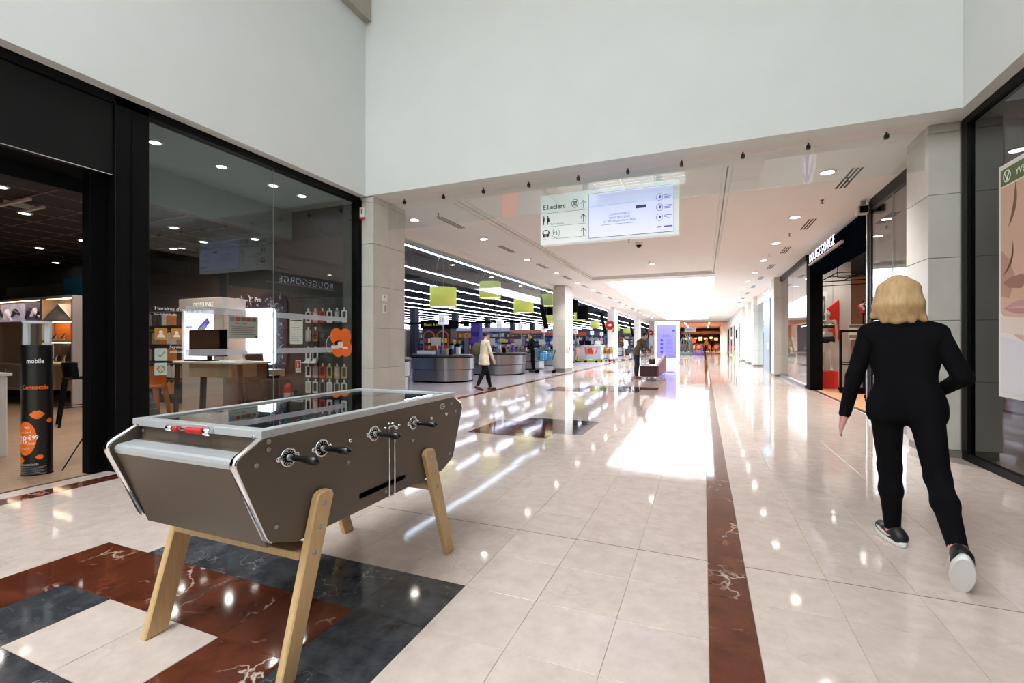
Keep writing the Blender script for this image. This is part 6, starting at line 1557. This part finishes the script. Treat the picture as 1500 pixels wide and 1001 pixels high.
for i in range(2):
    xa = -13.05 + .78 * i
    MB().prism([(xa + .68, .9), (xa + .68, 1.6)] + [(xa + .34 + .34 * math.cos(a), 1.6 + .3 * math.sin(a)) for a in np.linspace(0, math.pi, 9)] + [(xa, .9)], 'y', 19.97, 20.0).build('arch_frame', mat('orange_arch', (222, 112, 50), .5), t)
    MB().prism([(xa + .62, .9), (xa + .62, 1.6)] + [(xa + .34 + .28 * math.cos(a), 1.6 + .24 * math.sin(a)) for a in np.linspace(0, math.pi, 9)] + [(xa + .06, .9)], 'y', 19.95, 19.975).build('arch_recess', DKW, t)
    o = B('jars', GM[2], t, *[(xa + .08 + .14 * j, xa + .19 + .14 * j, 19.86, 19.95, z, z + .2) for j in range(4) for z in (.95, 1.3)]); o['kind'] = 'stuff'
B('counter', WPLA, t, (-13.1, -11.5, 19.5, 19.86, .0, .9))
# rows of gondolas deeper in
k = 0
for (x0, x1, y, h, g, c, top) in ((-16.4, -13.2, 24.6, 1.6, 0, (60, 62, 74), None), (-18.6, -16.6, 23.4, 2.0, 2, (86, 66, 56), None), (-13.9, -11.3, 29.2, 1.7, 3, (70, 72, 84), None), (-18.4, -14.0, 28.0, 2.1, 2, (96, 84, 70), None), (-25, -19.5, 27.0, 2.1, 1, (60, 62, 74), None), (-13.9, -11.4, 33.5, 1.8, 0, (70, 72, 84), None), (-19, -14.2, 34.0, 2.2, 3, (70, 72, 84), mat('white_header', (226, 228, 236), .5)),
                               (-26.5, -20.6, 35.0, 2.2, 0, (60, 62, 74), None), (-13.5, -9.5, 40, 1.9, 1, (70, 72, 84), mat('orange_header', (214, 96, 66), .5)), (-20.5, -14.2, 42, 2.2, 2, (70, 72, 84), mat('salmon_header', (222, 150, 124), .5)), (-30, -21, 44, 2.3, 0, (70, 72, 84), mat('white_header', (226, 228, 236), .5)), (-14, -9.5, 48, 2.0, 3, (70, 72, 84), None), (-22, -14.5, 52, 2.3, 0, (70, 72, 84), mat('white_header', (226, 228, 236), .5)), (-14.2, -9.5, 57, 2.2, 1, (70, 72, 84), None), (-34, -23, 56, 2.4, 1, (70, 72, 84), mat('white_header', (226, 228, 236), .5)), (-24, -14.5, 64, 2.4, 0, (70, 72, 84), None), (-14.4, -9.5, 66, 2.3, 2, (70, 72, 84), None), (-14.4, -8.5, 76, 2.4, 0, (70, 72, 84), None)):
    shelf(x0, x1, y, y + .6, h, 'stocked supermarket shelf behind the checkouts, %s in depth' % ORD[k], GM[g], 5, c, top); k += 1
t = thing('aisle_rail', 'thin black sign rail hanging above the checkouts', 'rail', (-14, 22, 2.3)); B('rail', BLACKM, t, (-16.5, -9.0, 22.9, 22.97, 2.36, 2.46)); B('hanger', BLACKM, t, (-15.0, -14.96, 22.9, 22.95, 2.46, 4.35)); B('hanger', BLACKM, t, (-10.5, -10.46, 22.9, 22.95, 2.46, 4.35)); B('box', BLACKM, t, (-12.3, -12.0, 22.85, 22.95, 2.2, 2.36))
t = thing('promotion_stand', 'deep blue and violet promotion stand behind the second counter', 'display', (-12.2, 24.2, 0)); B('body', mat('royal_blue', (46, 44, 150), .5), t, (-12.5, -11.95, 24.1, 24.5, 0, 2.5)); 
for z in (.6, 1.25, 1.9): B('pane', mat('violet', (96, 70, 170), .5), t, (-12.45, -12.0, 24.08, 24.1, z, z + .4))
t = thing('balloon_bunch', 'pink and blue foil balloons over the service desk', 'balloons', (-9.2, 32.8, 2.0))
for x, y, z, c in ((-9.4, 32.8, 2.35, (220, 40, 140)), (-9.1, 32.9, 2.6, (60, 90, 190)), (-9.25, 32.7, 2.1, (236, 180, 210))): MB().ell((x, y, z), (.24, .1, .28), 14, 9).build('balloon', mat('foil_%d_%d_%d' % c, c, .25), t)
MB().cyl((-9.25, 32.8, 0), (-9.25, 32.8, 2.0), .01, n=6).build('stick', STEEL, t)
for i, y in enumerate((19.3, 32.4, 45.9, 59.4)):
    t = thing('tilted_board', 'slanted black board hanging beside the checkout pillar, %s in depth' % ORD[i], 'board', (-6.5, y, 2.0), 0, 'slanted black boards by the pillars')
    mb = MB(); mb.loft([[(a + dx, y - .1 + dy, z) for dx, dy in ((-.10, -.03), (.10, -.03), (.10, .03), (-.10, .03))] for a, z in ((-6.62, 3.35), (-6.30, 1.95))], False); mb.build('board', BLACK, t); MB().cyl((-6.62, y - .1, 3.35), (-6.62, y - .1, 4.35), .008, n=6).build('hanger', STEEL, t); B('frame', BLACKM, t, (-6.40, -6.22, y - .14, y - .06, 1.9, 2.0))
# fire hose reels, extinguishers, sockets, small boxes on the pillars
for i, (x, y) in enumerate(((-6.08, 32.97), (-6.08, 59.97))):
    t = thing('hose_reel', 'round red fire hose reel on the white checkout pillar, %s' % ('nearer one' if i == 0 else 'farther one'), 'hose reel', (x, y, 2.5), 0, 'red hose reels')
    MB().lathe([(.30, 0), (.32, -.03), (.32, -.14), (.30, -.16), (.22, -.17), (.20, -.12), (.1, -.12)], (x, y, 2.52), 28, 'y').build('drum', mat('extinguisher_red', (200, 30, 22), .25), t)
    mb = MB(); mb.lathe([(.10, -.12), (.10, -.175), (.01, -.18)], (x, y, 2.52), 18, 'y'); mb.box(x - .17, x - .05, y - .178, y - .17, 2.45, 2.56); mb.build('hub', WPLA, t); MB().tube([(x + .22, y - .1, 2.25), (x + .25, y - .1, 2.1), (x + .2, y - .08, 2.05), (x + .16, y - .06, 2.12)], .03, 8).build('nozzle', mat('dark_red', (110, 40, 36), .4), t)
    t2 = copy_tree(bpy.data.objects['fire_extinguisher'], (x + .05, y - .30, .0), None, 'red fire extinguisher standing under the %s round hose reel' % ('nearer' if i == 0 else 'farther'))
    t2.scale = (1.5, 1.5, 2.0); B('foot', BLACK, t2, (-.06, .06, -.06, .06, 0, .01), world=False)
t = thing('socket_box', 'small white socket box low on the first checkout pillar', 'socket', (-5.55, 19.9, .95)); B('box', WPLA, t, (-5.56, -5.44, 19.72, 19.98, .85, 1.17), b=.015); B('cover', mat('grey_plastic', (150, 150, 148), .4), t, (-5.44, -5.43, 19.78, 19.92, .95, 1.1)); B('socket', BLACKM, t, (-5.431, -5.426, 19.82, 19.88, 1.02, 1.08))
# ---- carts and people
def cart(x, y, rz, c, label, goods=None, kid=False):
    t = thing('shopping_cart', label, 'shopping cart', (x, y, 0), rz, 'shopping carts')
    m = mat('cart_%d_%d_%d' % c, c, .35); mb = MB()
    bot = [(-.19, -.32, .55), (.19, -.32, .55), (.21, .30, .52), (-.21, .30, .52)]; top = [(-.24, -.45, .98), (.24, -.45, .98), (.28, .36, 1.0), (-.28, .36, 1.0)]
    for k_ in range(5):
        f = k_ / 4; ring = [tuple(Vector(a).lerp(Vector(b_), f)) for a, b_ in zip(bot, top)]
        for i in range(4): mb.cyl(ring[i], ring[(i + 1) % 4], .009 if k_ in (0, 4) else .005, n=6)
    for i in range(4):
        for q in range(9):
            f = q / 8; a = Vector(bot[i]).lerp(Vector(bot[(i + 1) % 4]), f); b_ = Vector(top[i]).lerp(Vector(top[(i + 1) % 4]), f); mb.cyl(tuple(a), tuple(b_), .004, n=5)
    for q in range(8): f = q / 7; mb.cyl(tuple(Vector(bot[0]).lerp(Vector(bot[3]), f)), tuple(Vector(bot[1]).lerp(Vector(bot[2]), f)), .004, n=5)
    o = mb.build('basket', m, t, False); o['kind'] = 'stuff'
    mb = MB()
    for s in (-1, 1): mb.tube([(s * .24, .42, 1.04), (s * .24, .38, .98), (s * .23, .30, .5), (s * .25, .36, .2), (s * .20, -.40, .16)], .014, 8)
    mb.cyl((-.25, .36, .2), (.25, .36, .2), .012, n=8); mb.cyl((-.2, -.4, .16), (.2, -.4, .16), .012, n=8); mb.build('frame', STEEL, t, False)
    MB().cyl((-.27, .43, 1.04), (.27, .43, 1.04), .02, n=10).build('handle', m, t, False)
    for s in (-1, 1):
        for yy in (.33, -.38):
            MB().lathe([(.03, -.012), (.062, -.014), (.062, .014), (.03, .012)], (s * .22, yy, .062), 14, 'x').build('wheel', BLACKM, t, False); MB().cyl((s * .22, yy, .062), (s * .22, yy, .2), .012, n=6).build('fork', STEEL, t, False)
    if goods:
        mb = MB()
        for q in range(12): a, b_ = rr.uniform(-.17, .10), rr.uniform(-.3, .2); mb.box(a, a + rr.uniform(.08, .14), b_, b_ + rr.uniform(.08, .16), .56, .56 + rr.uniform(.15, .4), b=.01)
        o = mb.build('goods', goods, t, False); o['kind'] = 'stuff'
    return t
cart(-6.28, 18.95, R(100), (30, 130, 140), 'teal shopping cart before the second checkout, beside the socket box pillar', GM[1])
cart(-6.9, 30.35, R(95), (210, 50, 44), 'red shopping cart beyond the socket box pillar', GM[2])
cart(-5.95, 31.2, R(60), (120, 160, 60), 'green and yellow shopping cart beside the service desk', GM[2])
def P_(x, y, face, label, col, ps, **kw): return person('person', label, (x, y, 0), R(face), ps, dict(skin=kw.pop('skin', SKIN), **col), **kw)
def C(top, low, shoe=(24, 22, 22), hair=(40, 30, 26)): return dict(top=top, low=low, shoe=shoe, hair=hair)
J1 = pose(step=.24, arm=.24, elbow=.15, lean=.08)
def bag(t, J, T):
    mb = MB(); mb.ell((-.26, -.05, 1.08), (.10, .20, .24), 14, 10); mb.build('shoulder_bag', mat('olive_bag', (74, 72, 44), .7), t, False); MB().tube([(-.26, -.10, 1.25), (-.18, -.04, 1.44), (-.22, .06, 1.25)], .014, 6).build('bag_strap', mat('olive_bag', (74, 72, 44), .7), t, False)
P_(-5.52, 11.42, -42, 'woman in cream jacket and dark trousers with an olive shoulder bag, walking past the checkouts', C((226, 214, 188), (26, 26, 30), (70, 54, 46), (40, 28, 24)), J1, s=.945, h=.013, female=True, hem=.73, extra=bag, flare=1.3)
P_(-6.95, 19.35, 120, 'dark clad shopper bending to the counter behind the teal cart', C((30, 26, 30), (22, 22, 26), hair=(110, 70, 44)), pose(arm=.2, elbow=1.0, bend=.15), s=1.0, h=.016)
P_(-8.6, 15.3, 200, 'seated looking cashier in black behind the first curved counter', C((16, 16, 20), (20, 20, 24), hair=(20, 16, 16)), pose(arm=.3, elbow=1.0, bend=.25, h=-.0), s=.86, h=.016, female=True)
P_(-7.9, 27.2, 100, 'shopper in a brown coat past the socket box pillar', C((104, 66, 40), (30, 28, 32), hair=(50, 34, 26)), pose(arm=.2, elbow=.8, bend=.1), s=1.0, h=.018)
P_(-7.85, 30.4, 270, 'shopper in a grey jacket behind the red cart', C((120, 124, 130), (196, 160, 140), hair=(30, 26, 24)), pose(arm=.25, elbow=1.0, bend=.1, step=.08), s=1.0, h=.018)
P_(-8.2, 32.95, 190, 'shopper in black with a white scarf behind the green cart', C((20, 20, 24), (24, 24, 28)), pose(arm=.2, elbow=.9), s=.98, h=.018)
P_(-7.0, 33.0, 200, 'clerk in a white blouse behind the service desk', C((224, 226, 232), (40, 42, 52), hair=(60, 44, 40)), pose(arm=.2, elbow=.9), s=.95, h=.018, female=True)
P_(-5.2, 34.9, 70, 'woman in a white blouse and dark skirt striding past the second pillar', C((214, 226, 240), (44, 56, 56), (30, 28, 30), (50, 40, 36)), pose(step=.24, arm=.3, elbow=.4, bend=.3), s=1.02, h=.018, female=True, skirt=True)
# ------------------------------------------------------------------ things in the aisle
ws = thing('hanging_sign', 'white hanging direction sign with a lit violet screen, E.Leclerc and P3 lettering', 'sign', (-1.4, 7.2, 2.86))
SIGNW = mat('sign_white_glow', (222, 228, 226), .5, emit=.38)  # housing colour carries an added glow in place of light from the square
B('housing', SIGNW, ws, (-2.44, -.33, 7.14, 7.27, 2.87, 3.665), b=.006)
for x in (-1.72, -.62): B('stem', mat('stem_white', (196, 196, 190), .5), ws, (x - .04, x + .04, 7.19, 7.23, 3.665, ZS))
B('screen_frame', mat('screen_edge', (70, 80, 120), .4), ws, (-1.652, -.398, 7.133, 7.14, 2.912, 3.60)); SCR = mat('screen_glow', (214, 218, 252), .4, emit=.55, ecol=(206, 212, 255))
B('screen', SCR, ws, (-1.645, -.405, 7.130, 7.134, 2.918, 3.594))
def wt(txt, size, x, z, m=KPRINT, bold=0., y=7.1392, align='LEFT'): return mesh_text(txt, size, face_M((x, y, z), (1, 0, 0), (0, 0, 1)), m, 'lettering', ws, .0008, align, bold)
wt('E.Leclerc', .105, -2.405, 3.435, bold=.0025)
mb = MB(); mb.tube([(-1.87 + .052 * math.cos(a), 7.139, 3.485 + .062 * math.sin(a)) for a in np.linspace(0, 2 * math.pi, 25)[:-1]], .006, 6, closed=True); mb.build('ring_emblem', KPRINT, ws)
MB().prism([(-1.895, 3.45), (-1.895, 3.525), (-1.868, 3.525), (-1.868, 3.475), (-1.84, 3.475), (-1.84, 3.45)], 'y', 7.1385, 7.1402).build('emblem_letter', KPRINT, ws); B('emblem_letter', KPRINT, ws, (-1.862, -1.838, 7.1385, 7.1402, 3.49, 3.525))
for z in (3.37, 3.155, 2.955): B('divider', mat('divider_grey', (110, 114, 116), .5), ws, (-2.40, -1.70, 7.1385, 7.1402, z, z + .005))
for z in (3.46, 3.245, 3.03):
    mb = MB(); x = -1.735
    for a, b_ in (((0, -.065), (0, .055)), ((-.042, .01), (0, .058)), ((.042, .01), (0, .058))): mb.cyl((x + a[0], 7.139, z + a[1]), (x + b_[0], 7.139, z + b_[1]), .005, n=6)
    mb.build('arrow', KPRINT, ws)
mb = MB()
for x, w in ((-2.385, .016), (-2.315, .02)):
    mb.lathe([(.012, -.002), (.012, .001)], (x, 7.139, 3.318), 12, 'y'); mb.prism([(x - w, 3.30), (x + w, 3.30), (x + w * (1.6 if w > .018 else .7), 3.235), (x + .007, 3.235), (x + .007, 3.19), (x - .007, 3.19), (x - .007, 3.235), (x - w * .7, 3.235)][::-1], 'y', 7.1385, 7.1402)
mb.build('toilet_pictogram', KPRINT, ws); wt('Espace Services', .035, -2.27, 3.185, mat('grey_print', (90, 90, 96), .6))
mb = MB(); bx0 = -2.40
for a in ((0, .105, .03, .045), (0, .105, .115, .125), (0, .014, .03, .125), (.091, .105, .03, .125), (0, .105, .06, .07), (.01, .03, .012, .03), (.075, .095, .012, .03), (-.010, 0, .07, .10), (.105, .115, .07, .10), (.03, .075, .125, .135), (.015, .03, .045, .06), (.075, .09, .045, .06)): mb.box(bx0 + a[0], bx0 + a[1], 7.1385, 7.1402, 2.975 + a[2], 2.975 + a[3])
mb.build('bus_pictogram', KPRINT, ws)['kind'] = 'stuff'
wt('P3', .082, -2.235, 3.015); MB().tube([(-2.185 + .065 * math.cos(a), 7.139, 3.043 + .072 * math.sin(a)) for a in np.linspace(0, 2 * math.pi, 25)[:-1]], .003, 6, closed=True).build('round_frame', KPRINT, ws)
SP = mat('screen_print', (96, 100, 170), .5); SPB = mat('screen_print_blue', (40, 60, 130), .5)
for i, s_ in enumerate(('CONTINUONS À', 'NOUS PROTÉGER', 'ET PROTÉGER LES AUTRES')): wt(s_, .040, -1.18, 3.235 - .052 * i, SP, .0, 7.1292, 'CENTER')
B('screen_badge', SPB, ws, (-.94, -.79, 7.1285, 7.130, 3.30, 3.345)); B('screen_line', SP, ws, (-1.46, -.93, 7.1285, 7.130, 3.095, 3.10)); B('screen_line', mat('screen_grey', (150, 156, 210), .5), ws, (-1.64, -.95, 7.1285, 7.130, 3.40, 3.403))
for z in (3.43, 3.28, 3.135):
    MB().tube([(-.62 + .045 * math.cos(a) + .02, 7.1288, z + .05 * math.sin(a)) for a in np.linspace(0, 2 * math.pi, 19)[:-1]], .003, 5, closed=True).build('screen_ring', SPB, ws); MB().prism([(-.61, z - .02), (-.585, z - .015), (-.58, z + .02), (-.60, z + .025)], 'y', 7.1285, 7.130).build('screen_pictogram', SPB, ws)
    for q in range(3): B('screen_line', SP, ws, (-.535, -.42 - .02 * q + .0, 7.1285, 7.130, z + .02 - .022 * q, z + .028 - .022 * q))
B('screen_bar', SP, ws, (-.54, -.42, 7.1285, 7.130, 2.985, 3.005)); B('screen_bar', SP, ws, (-.63, -.58, 7.1285, 7.130, 2.985, 3.005))
# bench with its slanted end panel
AUB = mat('aubergine_leather', (72, 34, 48), .4, noise=.05, nscale=10)
t = thing('bench', 'aubergine bench with pale seat top and rising side panel, mid aisle', 'bench', (-1.72, 18.2, 0))
B('front_panel', AUB, t, (-2.03, -1.44, 16.42, 16.50, .14, .50), b=.02); B('body', AUB, t, (-2.03, -1.50, 16.5, 19.8, .14, .46), b=.01); B('seat', mat('seat_grey', (186, 186, 190), .5), t, (-2.02, -1.50, 16.5, 19.8, .46, .51), b=.01)
mb = MB(); mb.prism([(16.42, .14), (19.85, .14), (19.85, .84), (19.6, .86), (16.6, .53), (16.42, .50)], 'x', -1.50, -1.40, b=.02); mb.build('side_panel', mat('plum_fabric', (128, 84, 96), .7, noise=.05, nscale=14), t)
for x in (-1.97, -1.48):
    for y in (16.55, 18.2, 19.7): MB().cyl((x, y, 0), (x, y, .14), .025, n=10).build('leg', CHROME, t)
for i, (x, y) in enumerate(((-1.80, 17.6), (-1.70, 17.75))):
    t = thing('jar', 'brown jar with a pale lid on the bench, %s' % ('left of two' if i == 0 else 'right of two'), 'jar', (x, y, .511), 0, 'jars on the bench'); MB().lathe([(.06, 0), (.065, .02), (.065, .16), (.05, .19)], n=14).build('body', mat('brown_glass', (96, 62, 56), .3), t, False); MB().lathe([(.05, .19), (.05, .23), (.001, .235)], n=14).build('lid', WPLA, t, False)
t = thing('paper_bag', 'crumpled white paper on the bench before the bending man', 'paper', (-1.88, 16.9, .511)); MB().loft([[(x * .12 - 1.88, y * .08 + 16.9, .512 + z) for x, y in ((-1, -1), (.2, -1.2), (1, -.9), (1.1, .8), (.1, 1.1), (-1, 1))] for z in (0, .03)] + [[(x * .07 - 1.86, y * .05 + 16.9, .56) for x, y in ((-1, -1), (.2, -1.2), (1, -.9), (1.1, .8), (.1, 1.1), (-1, 1))]], False).build('sheet', WPLA, t)
P_(-2.28, 17.45, -70, 'man in olive jacket and jeans bending over the bench', C((96, 88, 72), (44, 52, 66), (150, 110, 90), (36, 22, 20)), pose(arm=.15, elbow=.5, bend=.42), s=1.0, h=.013, hem=.84, nod=.5)
# information totem
t = thing('information_totem', 'tall white information totem with a violet lit screen behind the bench', 'display', (-2.25, 32, 0))
B('housing', WHB, t, (-3.0, -1.46, 31.9, 32.2, 0.03, 2.66), b=.02); B('foot', WPLA, t, (-2.9, -1.56, 31.85, 32.25, 0, .05)); B('screen', mat('totem_screen', (112, 108, 206), .4, emit=.12), t, (-2.86, -1.66, 31.89, 31.9, .26, 2.46))
for i, (a, b_) in enumerate(((-2.5, -2.0), (-2.55, -1.95))): B('title_line', SP, t, (a, b_, 31.88, 31.89, 1.75 - .1 * i, 1.80 - .1 * i))
B('badge', SPB, t, (-1.9, -1.72, 31.88, 31.89, 2.02, 2.12)); B('foot_bar', SP, t, (-2.1, -1.72, 31.88, 31.89, .36, .44))
for z in (1.45, 1.2, .95, .7): MB().lathe([(.09, 0), (.09, -.006)], (-2.55, 31.89, z), 14, 'y').build('pictogram', SPB, t); B('text_line', SP, t, (-2.3, -1.85, 31.88, 31.89, z, z + .06)); B('text_line', SP, t, (-2.3, -1.9, 31.88, 31.89, z - .09, z - .05))
# climbing frame, purple seat and red lamp beyond the totem
t = thing('climbing_arches', 'grey green arched play frame beyond the information totem', 'play frame', (-1.6, 50, 0)); GGR = mat('grey_green', (74, 88, 88), .5)
for i in range(3): MB().tube([(-2.4 + .25 * i, 50 + .8 * i, 0), (-2.1 + .25 * i, 50 + .8 * i, 1.6), (-1.8 + .2 * i, 50 + .8 * i, 2.2), (-1.4 + .1 * i, 50 + .8 * i, 1.4), (-1.2 + .1 * i, 50 + .8 * i, 0)], .07, 8).build('arch', GGR, t)
for z in (.5, 1.0, 1.5): MB().cyl((-2.2, 50, z), (-1.3, 51.6, z), .05, n=8).build('rung', mat('dark_green_bar', (60, 76, 80), .5), t)
B('base', GGR, t, (-2.5, -1.05, 49.8, 51.8, 0, .3), b=.05)
t = thing('play_chair', 'purple play chair beside the grey green frame', 'chair', (-.5, 50, 0)); mb = MB(); mb.loft([[(a * k - .45, b_ * k + 50, z) for a, b_ in rrect(.9, .9, .3)] for k, z in ((.9, 0), (1, .15), (1, .4), (.7, .5))], True); mb.build('shell', mat('purple_plastic', (84, 56, 112), .4), t); mb = MB(); mb.loft([[(-.2 + a, 50.2 + b_, z) for a, b_ in ((-.1, -.4), (.1, -.4), (.1, .4), (-.1, .4))] for z in (.45, .95)], False); mb.build('backrest', mat('purple_plastic', (84, 56, 112), .4), t)
t = thing('red_light_globe', 'glowing red globe lamp over the purple seat', 'lamp', (-1.2, 57, 1.4)); MB().ell((-1.15, 57, 1.5), .30, 16, 10).build('globe', mat('red_glow', (255, 60, 40), .4, emit=1.5), t); MB().cyl((-1.15, 57, 0), (-1.15, 57, 1.25), .05, n=10).build('post', BLACKM, t); B('cap', BLACKM, t, (-1.3, -1.0, 56.85, 57.15, 1.78, 1.84))
# ------------------------------------------------------------------ far end: brown restaurant court
struct(B('wall_far', mat('far_brown', (170, 120, 92), .7, noise=.2, nscale=1.5), None, (-6.2, 3.2, 95, 95.2, 0, ZS + .3)), 'brown end wall of the aisle')
struct(B('wall_far_left', mat('far_brown2', (134, 100, 84), .7), None, (-6.3, -6.1, 75, 95, 0, ZS)), 'brown side wall at the end of the aisle')
FW = mat('far_wood_ceiling', (150, 104, 84), .7)
struct(B('ceiling_7', FW, None, (-6.1, 3.2, 60, 95, ZS - .03, ZS - .001)), 'brown ceiling over the far court')
for i, x in enumerate((-2.2, .6)):
    t = thing('strip_light', 'warm light strip under the far brown ceiling, %s' % ('left' if i == 0 else 'right'), 'ceiling lamp', (x, 72, ZS - .06), 0, 'warm strips of the far court'); B('tube', mat('warm_tube', (255, 226, 196), .5, emit=9), t, (x - .05, x + .05, 61, 84, ZS - .06, ZS - .045)); B('housing', mat('light_housing', (120, 122, 130), .5), t, (x - .07, x + .07, 61, 84, ZS - .045, ZS - .031))
t = thing('court_sign', 'white sign board hanging before the far brown court', 'sign', (-1.6, 61, 2.6)); B('board', WHB, t, (-2.2, -.9, 61, 61.1, 2.55, 3.15)); B('hanger', STEEL, t, (-2.0, -1.95, 61, 61.05, 3.15, ZS - .04)); B('hanger', STEEL, t, (-1.1, -1.05, 61, 61.05, 3.15, ZS - .04)); B('text_line', SP, t, (-2.0, -1.3, 60.99, 61, 2.8, 2.9))
t = thing('food_counter', 'warm lit food counter with amber panels in the far court', 'counter', (-.5, 85, 0))
B('counter', mat('far_counter', (140, 84, 60), .5), t, (-3.5, 2.4, 84, 85, 0, 1.1)); B('canopy', mat('far_canopy', (120, 76, 58), .5), t, (-3.6, 2.5, 83.6, 86, 2.7, 3.2))
for i in range(7): B('amber_panel', mat('amber_glow_%d' % (i % 2), ((255, 178, 96), (255, 214, 160))[i % 2], .5, emit=(1.6, 2.6)[i % 2]), t, (-3.2 + .8 * i, -2.65 + .8 * i, 84.8, 84.9, 1.6 + .15 * (i % 3), 2.1 + .12 * (i % 2)))
for i in range(5): B('back_post', BLACKM, t, (-3.4 + 1.4 * i, -3.3 + 1.4 * i, 84, 84.1, 1.1, 2.7))
rr2 = random.Random(2)
for i in range(7):
    x, y = -3.0 + .75 * i, 66 + 2.2 * (i % 4)
    t = thing('court_table', 'dark round table of the far court, %s from the left' % ORD[i], 'table', (x, y, 0), 0, 'tables of the far court'); MB().lathe([(.42, .72), (.42, .75), (.001, .75)], n=16).build('top', mat('far_counter', (140, 84, 60), .5), t, False); MB().lathe([(.25, 0), (.25, .02), (.04, .04), (.04, .72)], n=12).build('pedestal', BLACKM, t, False)
    c = thing('court_chair', 'slim chair beside the dark round table, %s from the left' % ORD[i], 'chair', (x + .1, y - .65, 0), 0, 'chairs of the far court'); cm = mat('chair_%d' % (i % 3), ((150, 60, 40), (60, 40, 36), (196, 130, 60))[i % 3], .5)
    B('seat', cm, c, (-.2, .2, -.2, .2, .43, .46), world=False); B('backrest', cm, c, (-.2, .2, -.22, -.19, .5, .9), world=False)
    for a in (-.17, .17):
        for b_ in (-.18, .17): MB().cyl((a, b_, 0), (a, b_, .43), .015, n=6).build('leg', BLACKM, c, False)
P_(.28, 64.2, 10, 'far person in an orange top and black trousers walking to the brown court', C((206, 130, 50), (20, 18, 20)), pose(step=.1), s=1.0, h=.022)
P_(.98, 64.5, -5, 'far person all in black walking to the brown court', C((18, 16, 18), (18, 16, 18)), pose(step=.12), s=1.05, h=.022, hem=.75)
